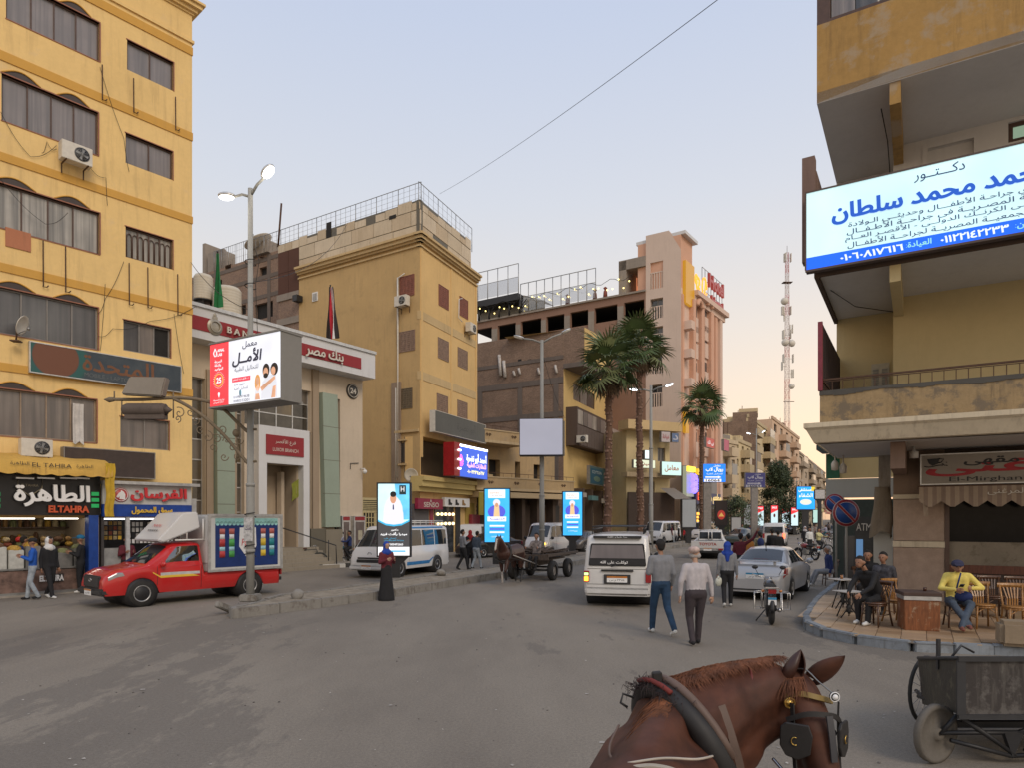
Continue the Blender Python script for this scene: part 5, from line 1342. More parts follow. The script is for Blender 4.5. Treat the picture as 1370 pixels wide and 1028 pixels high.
fsign(872,620,898,638,(.62,.9,.82),.8,'معامل',(.55,.12,.06),'pale green lit sign with red lettering below the tower',1.6)
fsign(838,617,867,628,(.80,.85,.62),.75,'صيدلية',(.5,.1,.06),'narrow lit sign with red lettering left of the third lamp pole',1.2)
fsign(861,603,870,615,(.80,.95,.95),.9,'',(0,0,0),'small blank bright window-like sign on the cream building',.2)
fsign(874,580,886,594,(.52,.45,.44),0,'عيادة',(.4,.12,.12),'pale pink rooftop sign on the cream building',1.3)
fsign(888,582,897,594,(.12,.18,.32),0,'د',(.5,.5,.55),'small blue rooftop sign on the cream building',1.3)
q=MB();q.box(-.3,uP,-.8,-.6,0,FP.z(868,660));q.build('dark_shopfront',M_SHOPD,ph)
q=MB();q.add([(FP.u(878),-.6,5.4),(FP.u(897),-.6,5.4),(FP.u(900),-3.0,4.2),(FP.u(878),-3.0,4.2)],[(0,1,2,3)]);q.build('shop_awning',plaster('awning_grey',(.24,.21,.18)),ph)

FY=Face((TO[0]+.9*FH2.d.y,TO[1]-.9*FH2.d.x),FH2.d)
hs=thing('hotel_shops','shopfronts under the peach hotel with a lit yellow column and blue neon script','shop',(FY.O.x,FY.O.y,0),FY.rz)
yz=FY.z;b=MB();b.box(-1.5,FY.u(957),-.2,.3,0,yz(930,626));b.build('shop_wall',plaster('shop_wall_grey',(.30,.28,.26)),hs)
MB().box(FY.u(911),FY.u(921),-.6,-.2,yz(915,665),yz(915,625)).build('pale_column',glow('pale_col',(.40,.42,.30),.55),hs)
MB().box(FY.u(911),FY.u(921),-.8,-.6,yz(915,632),yz(915,625)).build('yellow_lamp_box',glow('lamp_yellow',(1,.62,.05),1.6),hs)
b=MB(); 
for k in range(4):z=yz(916,639+6*k);b.tube([(FY.u(914)+1.6*math.sin(t*.9+k)*.6+.8,-.9,z+.25*math.cos(t*1.3))for t in range(9)],.11,5)
b.build('neon_script',glow('neon_blue',(.15,.10,1.0),3),hs)
MB().box(FY.u(923),FY.u(935),-.6,-.2,yz(929,672),yz(929,636)).build('dark_blue_panel',plain('navy_panel',(.02,.03,.07),.4),hs)
MB().box(FY.u(923),FY.u(937),-.9,-.6,yz(930,637),yz(930,629)).build('yellow_header',glow('header_yellow',(.80,.50,.03),.8),hs)
MB().box(FY.u(922),FY.u(955),-.8,-.6,yz(940,676),yz(940,661)).build('long_sign',plain('navy_sign',(.03,.04,.12),.4),hs)
letters('مطعم و كافيه',1.1,glow('gold_letters',(.9,.65,.25),.8),hs,(FY.u(942),-.85,yz(940,668)),6.5,arabic=True,bold=.03)
MB().box(FY.u(924),FY.u(930),-1.0,-.8,yz(927,670),yz(927,660)).build('red_lit_logo',glow('red_logo',(1,.12,.04),1.3),hs)
for k in range(5):MB().box(FY.u(912+9*k),FY.u(918+9*k),-.35,-.21,.3,3.4).build('shop_window',[M_GLASS,M_SHOPD,M_DGLS][k%3],hs)
for k in range(6):MB().box(FY.u(899),FY.u(899)+.5+.3*(k%2),-2.6,-2.5,2.0+.35*(k//2),2.25+.35*(k//2)).build('lit_menu',glow('menu_orange',(1,.45,.08),1.6),hs,loc=(.7*(k%2),0,0))
fsign(926.5,588,938,601,(.50,.03,.03),.5,'بى تك',(.8,.8,.8),'red square sign with white lettering on the peach tower, left of the single palm',1.5,.6,fc=FY)
fsign(951,590,958,605,(.42,.02,.10),.4,'',(0,0,0),'narrow crimson sign at the right end of the peach hotel',1.5,fc=FY)

# ---------------------------------------------------------------- far row: flats with balconies, one after the other
def far_block(px0,Y0,px1,vp,ytop,base,cols,floors,bays,label,seed,left=True,balc=True,arch=False,name='apartment_house'):
 fc=Face(((px0-CX)/F*Y0,Y0),vpdir(vp));t=thing(name,label,'building',(fc.O.x,fc.O.y,0),fc.rz)
 rnd=random.Random(seed);U=fc.u(px1);Z=fc.z(px0,ytop);mw,mt=cols
 fh=(Z-base)/floors;hs_=[];bw=U/bays
 for j in range(floors):
  for i in range(bays):
   x0=bw*i+bw*.28;x1=bw*i+bw*.72;z0=base+fh*j+fh*.32;z1=base+fh*j+fh*.82
   if balc and(i+(seed%2))%2==0:z0=base+fh*j+.1
   hs_.append((x0,x1,z0,z1,(i,j)))
 b=MB();holed_wall(b,0,U,0,Z,[h[:4]for h in hs_],0,.3);body(b,0,U,Z,10);b.build('wall',mw,t)
 for(x0,x1,z0,z1,(i,j))in hs_:
  MB().box(x0-.02,x1+.02,.22,.3,z0-.02,z1+.02).build('window',rnd.choice([M_DGLS,M_GLASS,M_DARK,M_CURT2,M_CURTL]),t)
  if balc and(i+(seed%2))%2==0 and rnd.random()<.9:
   d=1.3;a,c=bw*i+bw*.06,bw*(i+1)-bw*.06;zz=base+fh*j
   q=MB();q.box(a,c,-d,0,zz-.12,zz+.06);q.box(a,c,-d,-d+.1,zz+.06,zz+1.0);q.box(a,a+.1,-d+.1,0,zz+.06,zz+1.0);q.build('balcony',mt,t)
   if rnd.random()<.45:MB().box(a+.1,a+(c-a)*rnd.uniform(.4,1),-d+.02,-d+.06,zz+1.0,zz+2.4).build('screen',rnd.choice([M_CURTL,M_CURT2,M_CONC,MATS['dust_sheet']]),t)
 if left:      # windows and balconies on the end wall that faces the camera
  for j in range(floors):
   zz=base+fh*j
   for yy in(1.6,5.2):
    MB().box(-.04,.02,yy,yy+1.1,zz+.9,zz+2.1).build('window',rnd.choice([M_DGLS,M_DARK,M_CURT2]),t)
 for k in range(3):
  q=MB();x=U*rnd.uniform(.05,.8);q.box(x,x+rnd.uniform(1,2.5),1,4,Z,Z+rnd.uniform(.8,2.0));q.build('roof_hut',rnd.choice([mw,M_CONC,M_BRKD]),t)
 q=MB();q.box(-.1,U+.1,-.15,.2,Z,Z+.5);q.build('roof_parapet',mt,t)
 for k in range(4):q=MB();x=U*rnd.uniform(0,1);q.tube([(x,2,Z),(x+.1,2,Z+rnd.uniform(1.5,3.2))],.05,4);q.build('aerial',M_RUST,t)
 # shop fascias
 for i in range(bays):MB().box(bw*i+.1,bw*(i+1)-.1,-.5,-.002,base-1.3,base-.4).build('shop_fascia',rnd.choice([plain('f1',(.35,.3,.25)),plain('f2',(.12,.14,.25)),plain('f3',(.4,.12,.1)),plain('f4',(.5,.45,.2)),M_SHOPD]),t)
 for i in range(bays):MB().box(bw*i+.2,bw*(i+1)-.2,-.06,-.002,.1,base-1.4).build('shop_front',rnd.choice([M_SHOPD,M_DARK,M_GLASS,plain('f5',(.3,.24,.16))]),t)
 return t,fc,U,Z
C1=(plaster('fb1',(.58,.46,.31),(.3,.24,.17),.7,.7),plaster('fb1t',(.60,.48,.32),(.25,.2,.15),.8,.8))
C2=(plaster('fb2',(.66,.53,.32),(.3,.24,.17),.5,.6),plaster('fb2t',(.56,.45,.28),(.25,.2,.15),.8,.8))
C3=(plaster('fb3',(.68,.48,.33),(.35,.25,.18),.4,.5),plaster('fb3t',(.60,.44,.31),(.3,.22,.17),.6,.6))
C4=(plaster('fb4',(.48,.38,.27),(.22,.17,.12),.8,.8),plaster('fb4t',(.42,.34,.25),(.2,.16,.12),.8,.8))
# the six houses
ft,fc,U,Z=far_block(966,86,986,1500,592,5.2,C1,4,2,'pale house with stacked balconies just right of the single palm',2)
far_block(983,93,1004,1230,590,5.0,C2,4,3,'cream yellow house with balconies behind the first blue lab sign',5)
fbk=Face(((963-CX)/F*104,104),Vector((1.5,-.55)));bt=thing('brick_house','bare brown brick upper storeys rising behind the cream far houses','building',(fbk.O.x,fbk.O.y,0),fbk.rz)
b=MB();b.box(0,fbk.u(1001),0,8,0,fbk.z(980,565));b.box(fbk.u(980),fbk.u(1013),.5,8,0,fbk.z(980,552));b.build('wall',M_BRKD,bt);MB().box(fbk.u(988),fbk.u(1014),2,7,fbk.z(990,552),fbk.z(990,545)).build('roof_room',C2[0],bt)
far_block(1001,103,1035,1190,559,5.0,C2,5,4,'yellow house with rounded balconies, behind the second blue lab sign',4)
far_block(1033,118,1069,1210,561,5.0,C3,5,5,'peach house with paired window bays, tallest of the far row',3,arch=True)
far_block(1068,165,1104,1180,606,6.0,C4,4,7,'long brown house farthest down the left side of the street',6)
far_block(1086,240,1130,1170,640,6.0,C1,3,8,'pale low house closing the end of the street',7)
# telecom mast
MT=thing('telecom_mast','red and white lattice telecom mast rising behind the far houses','mast',at(1053,YH+HC*F/190,190))
Hm=(695-338)*190/F+HC;zb0=0;seg=26
M_RW=[plain('mast_red',(.45,.08,.06),.6),plain('mast_white',(.55,.46,.43),.6)]
for k in range(seg):
 z0,z1=Hm*k/seg,Hm*(k+1)/seg;w0=.72*(1-.5*k/seg);w1=.72*(1-.5*(k+1)/seg);b=MB()
 c=[(-1,-1),(1,-1),(1,1),(-1,1)]
 for i in range(4):
  a,d=c[i],c[(i+1)%4]
  b.tube([(a[0]*w0,a[1]*w0,z0),(a[0]*w1,a[1]*w1,z1)],.05,4,cap=False);b.tube([(a[0]*w0,a[1]*w0,z0),(d[0]*w1,d[1]*w1,z1)],.03,4,cap=False);b.tube([(d[0]*w0,d[1]*w0,z0),(a[0]*w1,a[1]*w1,z1)],.03,4,cap=False);b.tube([(a[0]*w1,a[1]*w1,z1),(d[0]*w1,d[1]*w1,z1)],.03,4,cap=False)
 b.build('lattice_section',M_RW[(k//2)%2],MT)
def mz(py):return HC+(695-py)*190/F
for px,py,r,s in((1047.5,404,1.0,-1),(1048.5,459,1.0,-1),(1058.5,460,1.0,1),(1058,518,.8,1)):
 MB().lathe([(0,-.5),(r*.6,-.45),(r,0),(r,.5),(0,.5)],18,Matrix.Translation(((px-1053)*190/F,-1.0,mz(py)))@Matrix.Rotation(R(30*s),4,'Z'),axis='y').build('dish_drum',M_OFFW,MT)
for k in range(20):
 py=rnd.choice([416,424,440,448,480,490,500,508,535,345,352]);s=rnd.choice((-1,1));x=s*rnd.uniform(.7,1.2 if py<400 else 1.7);b=MB();b.box(x-.08,x+.08,rnd.uniform(-1.2,0),.2,mz(py)-1.2,mz(py)+1.2);b.tube([(0,0,mz(py)),(x,0,mz(py))],.05,4);b.build('antenna',M_OFFW,MT)
b=MB();b.box(-1.0,2.0,-.1,.1,mz(538)-.08,mz(538)+.08);b.box(-1.3,1.3,-.8,.8,mz(378)-.06,mz(378)+.06);b.tube([(0,0,Hm),(0,0,Hm+2)],.06,4);b.build('platform',M_RUST,MT)
# ---------------------------------------------------------------- the corner house on the right, with the cafe
K_PT=(7.25,16.0);DR=Vector((1.65,-1)).normalized();BR=Vector((-DR.y,DR.x))
FR=Face(K_PT,DR);FW=Face((K_PT[0]+BR.x*3.1,K_PT[1]+BR.y*3.1),DR);FV=Face((K_PT[0]+BR.x*4.45,K_PT[1]+BR.y*4.45),DR)
M_CREAM=plaster('cream_render',(.62,.50,.27),(.35,.27,.16),.35,.25)
M_GREYW=plaster('grey_white_render',(.62,.59,.55),(.35,.32,.28),.3,.3)
M_OCHW=plaster('weathered_ochre',(.44,.27,.095),(.10,.07,.045),1.3,1.0,patch=(.40,.31,.21),pamt=.3,sc=.9)
M_CORN=plaster('cornice_stone',(.66,.57,.42),(.25,.2,.14),.6,.8,sc=1.5)
M_SOFF=plaster('soffit',(.62,.60,.57),(.4,.37,.33),.4,.3)
M_PARA=plaster('stained_parapet',(.38,.275,.15),(.07,.055,.045),1.6,1.0,patch=(.17,.14,.105),pamt=.35,sc=2.0)
ch=thing('corner_house','ochre and cream corner house with weathered balconies above the cafe on the right','building',(K_PT[0],K_PT[1],0),FR.rz)
UE=14.0;uM=FW.u(1195)
# main block wall: ground floor openings on the cafe side, upper walls
zc1,zs2,zs3=4.09,8.18,12.2
pr=FW.u(1264)
b=MB();y0=3.1
win3=(FW.u(1349),FW.u(1420),FW.z(1352,190),FW.z(1352,163))
nch=(FW.u(1241),FW.u(1303),FW.z(1270,240),FW.z(1270,192))
b=MB();holed_wall(b,uM,UE,zs2+.2,24,[win3,nch],y0,.18);b.quad((uM,y0,zs2+.2),(uM,y0,24),(uM,4.45,24),(uM,4.45,zs2+.2));b.build('upper_wall',M_GREYW,ch)
b=MB();holed_wall(b,uM,UE,4.55,zs2,[],y0,.1);b.quad((uM,y0,4.55),(uM,y0,zs2),(uM,4.45,zs2),(uM,4.45,4.55));b.build('first_floor_wall',M_CREAM,ch)
MB().box(nch[0],nch[1],y0+.14,y0+.18,nch[2],nch[3]).build('blind_window',M_GREYW,ch)
q=MB();q.box(nch[0]-.12,nch[0],y0-.02,y0+.02,nch[2],nch[3]+.12);q.box(nch[1],nch[1]+.12,y0-.02,y0+.02,nch[2],nch[3]+.12);q.box(nch[0],nch[1],y0-.02,y0+.02,nch[3],nch[3]+.12);q.build('window_moulding',M_GREYW,ch)
window(ch,win3[0],win3[1],win3[2],win3[3],2,[glow('green_room',(.30,.42,.30),.6)],M_FRB,y=y0+.12,fw=.1)
# wing wall set back, with the balcony door
for z0,z1,m in((zc1,zs2,M_CREAM),(zs2,24,M_GREYW)):b=MB();b.box(0,uM+.3,4.45,4.7,z0,z1);b.build('wing_wall',m,ch)
dd=(FV.u(1166),FV.u(1190));q=MB();q.box(dd[0],dd[1],4.40,4.449,4.6,6.75);dr=q.build('balcony_door',plain('door_cream',(.50,.44,.32),.5),ch)
for k in range(2):
 x0=dd[0]+(dd[1]-dd[0])*k/2+.04;x1=x0+(dd[1]-dd[0])/2-.08;q=MB()
 for j in range(24):z=4.8+j*.075;q.add([(x0,4.395,z),(x1,4.395,z),(x1,4.37,z+.055),(x0,4.37,z+.055)],[(0,1,2,3)])
 q.build('louvre',plain('louvre_grey',(.36,.34,.30),.5),dr)
# slabs, soffits
MB().box(.02,UE,.02,4.449,zc1-.0,zc1+.1).build('first_slab',M_SOFF,ch)
MB().box(0.03,UE,3.0-3.0+.05,4.449,zs2-.0,zs2+.25).build('second_slab',M_SOFF,ch)
MB().box(.0,UE,.0,4.449,zs3-.006,zs3+.25).build('third_slab',M_SOFF,ch)
ru=FR.u(1190); 
for zz,mm in((zs2,M_CREAM),(zs3,M_OCHW)):MB().box(ru,ru+.22,.04,3.09,zz-.5,zz-.002).build('rib',mm,ch)
MB().box(ru,ru+.30,.5,3.09,zc1-.62,zc1-.002).build('rib',plaster('rib_brown',(.24,.16,.12)),ch)
# cornice of the first floor
b=MB();prof=[(.0,zc1),(.06,zc1+.02),(.10,zc1+.1),(.20,zc1+.30),(.26,zc1+.36),(.26,zc1+.47),(.0,zc1+.49)]
for k in range(len(prof)-1):
 (o0,z0),(o1,z1)=prof[k],prof[k+1]
 b.quad((-o0,-o0,z0),(UE,-o0,z0),(UE,-o1,z1),(-o1,-o1,z1));b.quad((-o0,4.45,z0),(-o0,-o0,z0),(-o1,-o1,z1),(-o1,4.45,z1))
b.quad((-.0,0,zc1),(UE,0,zc1),(UE,.2,zc1),(0,.2,zc1))
b.build('cornice',M_CORN,ch)
MB().box(-.012,UE,-.012,.02,zc1+.06,zc1+.10).build('cornice_fillet',M_FRB,ch)
# parapet and rail
zp0,zp1=4.58,5.33
b=MB();b.box(.06,UE,.04,.18,zp0,zp1);b.box(.06,.2,.18,4.45,zp0,zp1);b.build('balcony_parapet',M_PARA,ch)
b=MB();N=90
for i in range(N):      # ragged dark cement along the top edge
 x0,x1=.05+(UE-.05)*i/N,.05+(UE-.05)*(i+1)/N;hgt=.05+.07*(mnoise.noise(Vector((x0*1.1,0,0)))+.5)+.03*mnoise.noise(Vector((x0*6,3,0)))
 b.box(x0,x1,.022,.2,zp1-max(.02,hgt),zp1+.012)
b.box(.045,.21,.2,4.45,zp1-.05,zp1+.012);b.build('parapet_coping',plaster('wet_cement',(.10,.095,.085),(.05,.045,.04),.8,.5),ch)
b=MB();b.box(.05,UE,.08,.13,zp1+.27,zp1+.31);b.box(.05,UE,.09,.12,zp1+.235,zp1+.25);b.box(.08,.13,.13,4.45,zp1+.27,zp1+.31)
b.build('handrail',M_RUST,ch)
b=MB();n=62
for k in range(n):x=.1+(UE-.2)*k/n;b.box(x-.009,x+.009,.1,.118,zp1+.01,zp1+.235)
for k in range(16):y=.2+4.2*k/16;b.box(.1,.118,y-.009,y+.009,zp1+.01,zp1+.27)
b.build('baluster',M_RUST,ch)
# side screens of the balconies
MB().box(.02,.12,.0,.10,zp1+.02,7.0).build('screen_post',plain('maroon_paint',(.22,.03,.05),.5),ch)
for k in range(9):MB().box(.05,.10,.14+.48*k,.14+.48*k+.42,zp1+.05,7.0).build('screen_panel',plaster('dark_sheet',(.05,.035,.035)),ch)
b=MB();b.box(-.33,-.05,.02,.3,zs2+.3,FR.z(1085,208));b.box(-.12,-.04,.3,4.4,zs2+.3,FR.z(1085,222));b.build('side_board',plaster('brown_board',(.22,.15,.125),(.12,.08,.07),.5,.5),ch)
b=MB();b.box(-.06,.03,.0,4.45,zs2-.12,zs2+.24);b.box(.03,UE,-.0,.05,zs2-.12,zs2+.2);b.build('edge_beam',plaster('edge_brown',(.10,.07,.055)),ch)
# third floor: deep weathered parapet, window strip above
b=MB();b.box(.0,UE,0,.2,zs3,14.05);b.box(0,.2,.2,4.45,zs3,14.05);b.build('upper_parapet',M_OCHW,ch)
b=MB();b.box(.0,.28,.02,.3,14.05,17);b.box(.0,UE,.02,.2,16.6,17);b.box(0,UE,.0,.24,14.05,14.12);b.build('window_frame',M_FRB,ch)
for k in range(26):
 x0=.3+.5*k;q=MB();q.grid([[(x0+.5*i/6,.17+.03*math.sin(i*2.1+k),z)for i in range(7)]for z in(14.12,16.6)]);q.build('curtain',[M_CURT,M_DGLS,M_CURT2][k%3],ch)
MB().box(0,UE,.3,4.4,17,17.2).build('fourth_slab',M_SOFF,ch)
b=MB();b.box(.0,UE,0,.2,17.0,19);b.box(0,.2,.2,4.45,14.05,24);b.build('top_parapet',M_OCHW,ch)
for pts in([(1148,150+38),(1150,205),(1147,240)],):pass
w1=MB();w1.tube([(1.3,1.0,zs3-.01),(1.4,2.0,zs3-.35),(1.45,3.05,11.0)],.012,4);w1.tube([(.35,4.35,11.8),(.3,4.35,10.5),(.32,4.3,9.0)],.012,4);w1.tube([(.15,1.5,zs2-.02),(.6,3.0,zs2-.1),(1.5,4.3,zs2-.05)],.012,4);w1.build('cable',M_CABLE,ch)
# ground floor pillar with mosaic render and stone bands
M_PIL=plaster('pebble_render',(.41,.305,.235),(.2,.15,.12),1.6,.2,sc=9)
uP0,uP1=uM,pr
zb1,zb2,zb3,zb4=FW.z(1230,668),FW.z(1230,662),FW.z(1230,733),FW.z(1230,725)
b=MB();b.box(uP0,uP1,y0,y0+1.2,.1,zb3-.01);b.box(uP0,uP1,y0,y0+1.2,zb4+.01,zb1-.01);b.build('pillar',M_PIL,ch,bev=.01)
MB().box(uP0-.01,uP1+.005,y0-.02,y0+1.2,zb3,zb4).build('stone_band',M_CORN,ch);b=MB();b.box(uP0-.01,FW.u(1231),y0-.02,y0+1.2,zb1,zb2);b.build('stone_band',M_CORN,ch)
MB().box(uP0,uP1,y0+.04,y0+1.2,zb2+.002,zc1).build('pillar_head',plaster('pillar_brown',(.24,.17,.125),(.14,.1,.08),.7,.5),ch)
b=MB();b.box(uP1,UE,y0+.02,y0+.3,2.95,zc1);b.build('cafe_lintel',plaster('lintel_dark',(.10,.075,.06)),ch)
MB().box(uP1+.002,uP1+.10,y0-.03,y0+.2,.1,2.95).build('cafe_post',M_FRB,ch)
zA,zB,zC_=FW.z(1300,726),FW.z(1300,757),FW.z(1300,768)
MB().box(uP1+.1,UE,y0+.10,y0+.12,zA,2.95).build('cafe_glass',plain('cafe_glass',(.012,.011,.011),.12,spec=.12),ch)
MB().box(uP1+.1,UE,y0+.08,y0+.12,zB,zA).build('marble_panel',plaster('marble',(.26,.22,.165),(.12,.10,.07),1.0,.1,patch=(.17,.14,.10),pamt=.2,sc=3),ch)
MB().box(uP1+.1,UE,y0+.04,y0+.13,zC_,zB).build('wood_rail',wood('red_wood',(.13,.04,.02)),ch)
MB().box(uP1+.1,UE,y0+.10,y0+.12,.1,zC_).build('lower_panel',wood('dark_wood',(.045,.025,.018)),ch)
for k in range(1,6):MB().box(uP1+2.1*k,uP1+2.1*k+.08,y0-.0,y0+.1,.1,2.95).build('cafe_post',M_FRB,ch)
for px,py in((1244,601),):
 q=MB();u=FR.u(1244)+.8;q.lathe([(0,0),(.10,0),(.105,.16),(.03,.18),(.03,.3),(0,.3)],14);q.build('ceiling_lamp',M_WHT,ch,loc=(FW.u(1244)-.35,2.0,zc1-.28))
# drum lamps under the slab at left
for k,(px,py)in enumerate(((1117,621),(1128,625))):
 Y=19.0;p=at(px,py,Y);pl=Matrix.Rotation(-FR.rz,4,'Z')@(p-Vector((K_PT[0],K_PT[1],0)))
 q=MB();q.lathe([(0,-.2),(.09,-.18),(.1,0),(.05,.08),(.02,.1),(.02,.4),(0,.4)],12);q.build('hanging_lamp',M_OFFW,ch,loc=pl)
# stained old column and the wrapped cloth left of the pillar
MB().box(FV.u(1176),FV.u(1192),4.2,4.5,2.4,zc1).build('old_column',plaster('stained_white',(.42,.38,.33),(.10,.08,.06),1,1,sc=3),ch)
MB().box(FV.u(1169),FV.u(1194),4.3,4.6,0.1,2.5).build('white_column',plaster('white_column',(.50,.50,.46),(.3,.28,.25),.4,.4),ch)
cl=MB();P=[]
for j in range(16):
 v=j/15;zz=3.2-1.35*v;row=[]
 for i in range(20):a=2*math.pi*i/20;r_=(.16+.13*v*(1-.5*v))*(1+.28*math.sin(a*3+v*5)*v);row.append((FV.u(1181)+r_*math.cos(a)*1.15,4.1+r_*.6*math.sin(a),zz-.10*math.cos(a*2)*v))
 P.append(row)
cl.grid(P,wrap=True);o=cl.build('wrapped_cloth',plaster('dirty_canvas',(.24,.20,.15),(.1,.08,.06),1,.8,sc=5));o.matrix_world=Matrix.Translation((K_PT[0],K_PT[1],0))@Matrix.Rotation(FR.rz,4,'Z')
tag(o,'dirty canvas cloth bundled round the white column beside the no-parking sign','cloth')

# cafe sign and valance
FSg=Face((K_PT[0]+BR.x*2.7,K_PT[1]+BR.y*2.7),DR)
u0,u1=FSg.u(1231),FSg.u(1231)+4.9
z0,z1=FSg.z(1231,650),FSg.z(1231,609)
cs=thing('cafe_sign','dusty white cafe sign with red and black lettering and a coffee cup','sign',(FSg.O.x,FSg.O.y,0),FSg.rz)
b=MB();b.box(u0,u1,0,.3,z0,z1);b.box(u0,u1,-.03,0,z0,z0+.03);b.box(u0,u1,-.03,0,z1-.03,z1);b.box(u0,u0+.03,-.03,0,z0+.03,z1-.03);b.build('case',M_ALU,cs)
MB().box(u0+.03,u1-.03,-.012,-.002,z0+.03,z1-.03).build('sign_face',plaster('sign_dusty',(.42,.38,.33),(.28,.25,.2),.6,.5),cs)
su=lambda px:FSg.u(px)
zm=(z0+z1)/2;hh=z1-z0
letters('المرغنى',hh*.52,plain('cafe_red',(.42,.015,.025),.5),cs,((su(1241)+u1-.5)/2,-.02,zm+.03),(u1-.5)-su(1241),arabic=True,bold=.03)
letters('مقهى',hh*.26,K_,cs,((su(1290)+su(1363))/2,-.024,zm+hh*.22),su(1363)-su(1290),arabic=True,bold=.02)
letters('El-Mirghani Cafe',hh*.19,K_,cs,(su(1270),-.024,z0+hh*.15),2.3,align='LEFT')
c_=MB();cx,cz=su(1250),zm+hh*.26
c_.prism([(cx-.16,cz+.06),(cx+.12,cz+.08),(cx+.08,cz-.06),(cx-.04,cz-.11),(cx-.12,cz-.05)],-.03,-.02);c_.tube([(cx+.1,-.025,cz+.06),(cx+.2,-.025,cz+.05),(cx+.15,-.025,cz-.03),(cx+.08,-.025,cz-.04)],.012,5);c_.tube([(cx-.22+.05*k,-.025,cz-.12-.02*math.sin(k*.7))for k in range(9)],.012,5);c_.build('cup_emblem',K_,cs)
for k in range(6):q=MB();q.ball((cx+.16+rnd.uniform(0,.16),-.025,cz-.08+rnd.uniform(-.04,.05)),(.018,.008,.012),6,4);q.build('coffee_bean',K_,cs)
va=thing('awning','faded striped scalloped valance hanging below the cafe sign','awning',(FSg.O.x,FSg.O.y,0),FSg.rz)
zv0,zv1=z0-.06,FSg.z(1300,671)
MB().box(u0-.05,UE,-.30,.2,zv0,zv0+.03).build('awning_bar',M_RUST,va)
stm=[plaster('valance_a',(.40,.31,.23),(.2,.15,.11),.9,.7),plaster('valance_b',(.29,.215,.165),(.15,.11,.09),.9,.6)]
x=u0-.02;k=0
while x<UE-.3:      # each scallop of the valance: strips of two tones
 w0=.47
 for s in range(5):
  a,c=x+w0*s/5,x+w0*(s+1)/5
  def dip(xx):return zv1-.18*(1-abs((xx-x)/w0*2-1)) 
  q=MB();q.grid([[(a,-.30+.012*math.sin(a*30),zv0),(c,-.30+.012*math.sin(c*30),zv0)],[(a,-.31+.02*math.sin(a*25),dip(a)),(c,-.31+.02*math.sin(c*25),dip(c))]]);q.build('strip',stm[(s+k)%2],va)
 x+=w0;k+=1
letters('المرغنى',.17,M_OFFW,va,(su(1345),-.335,zv0-.14),.75,arabic=True);letters('قهوة',.15,M_OFFW,va,(su(1382),-.335,zv0-.14),.4,arabic=True)
q=MB();q.grid([[(u0+.03+.10*i/3+.05*v,-.25+.03*math.sin(i*2+v*4),zv0+.02-v*.75)for i in range(4)]for v in[j/8 for j in range(9)]]);q.build('torn_flap',stm[0],va)

# doctor's sign
FDs=Face((K_PT[0]-BR.x*.30,K_PT[1]-BR.y*.30),DR)
ua,ub=FDs.u(1077.5),FDs.u(1452)
z0,z1=FDs.z(1077.5,363),FDs.z(1077.5,258)
ds=thing('doctor_sign','large pale blue lit sign with blue doctor lettering on the corner house','sign',(FDs.O.x,FDs.O.y,0),FDs.rz)
b=MB();b.box(ua,ub,0,.25,z0,z1);b.box(ua,ub,-.03,0,z0-.03,z0+.02);b.box(ua,ub,-.03,0,z1-.025,z1+.01);b.box(ua-.01,ua+.025,-.03,0,z0+.02,z1-.025);b.build('case',plaster('case_brown',(.13,.10,.09)),ds)
H_=z1-z0;zs_=z0+H_*.165
def lit_face(name,col,s,var=.12,sc=.5):
 m,nt,bb=nt_new(name);n=noise_node(nt,coords(nt),sc,2)
 c=ramp(nt,n,[(.3,tuple(x*(1-var)for x in col)),(.7,tuple(min(1,x*(1+var))for x in col))])
 nt.links.new(c,bb.inputs['Emission Color']);bb.inputs['Emission Strength'].default_value=s;nt.links.new(c,bb.inputs['Base Color']);bb.inputs['Roughness'].default_value=.35;MATS[name]=m;return m
MB().box(ua+.025,ub,-.012,-.001,zs_,z1-.025).build('sign_face',lit_face('sign_cyan',(.56,.82,.86),.62),ds)
MB().box(ua+.025,ub,-.014,-.001,z0+.02,zs_-.001).build('blue_band',lit_face('sign_blue_lit',(.004,.10,.78),.85,.05),ds)
INK=plain('ink_blue',(.01,.10,.55),.4,emit=(.01,.12,.75),es=.35,var=.03);INK2=plain('ink_dark',(.015,.05,.22),.4,var=.03)
du=lambda px:FDs.u(px)
letters('دكـــتــور',H_*.14,INK2,ds,((du(1223)+du(1291))/2,-.02,z0+H_*.885),du(1291)-du(1223),arabic=True,bold=.004)
# the name: from the left edge of the word in the photo
x0=du(1114);letters('أحمد محمد سلطان',H_*.30,INK,ds,(x0,-.022,z0+H_*.665),(6.1-(x0-ua))*.70,align='LEFT',arabic=True,bold=.035)
for k,(tx,px,wd)in enumerate((('إستشارى جراحـة الأطفـــال وحديثــى الـولادة',1135,3.95),('الزمـالــة المصـريــة فى جراحــة الأطـفــال',1133,3.95),('مستشفـى الكرنــك الدولــى - الأقصـر العــام',1131,4.0),('عضــو الجمعيــة المصريــة لجراحــة الأطفــال',1134,3.95))):
 letters(tx,H_*.092,INK2,ds,(du(px),-.02,z0+H_*(.475-.083*k)),wd,align='LEFT',arabic=True,bold=.004)
letters('٠١٠٦٠٨١٧٦١٦',H_*.075,glow('sign_white_ink',(.8,.9,.95),.85),ds,(du(1125),-.02,z0+H_*.085),du(1208)-du(1125),align='LEFT',arabic=True,bold=.03)
letters('العيادة:',H_*.08,glow('mint',(.35,.85,.7),.7),ds,(du(1212),-.02,z0+H_*.09),du(1246)-du(1212),align='LEFT',arabic=True,bold=.02)
letters('٠١١٢٢١٤٢٢٣٣',H_*.075,glow('sign_white_ink',(.8,.9,.95),.85),ds,(du(1259),-.02,z0+H_*.085),du(1349)-du(1259),align='LEFT',arabic=True,bold=.03)
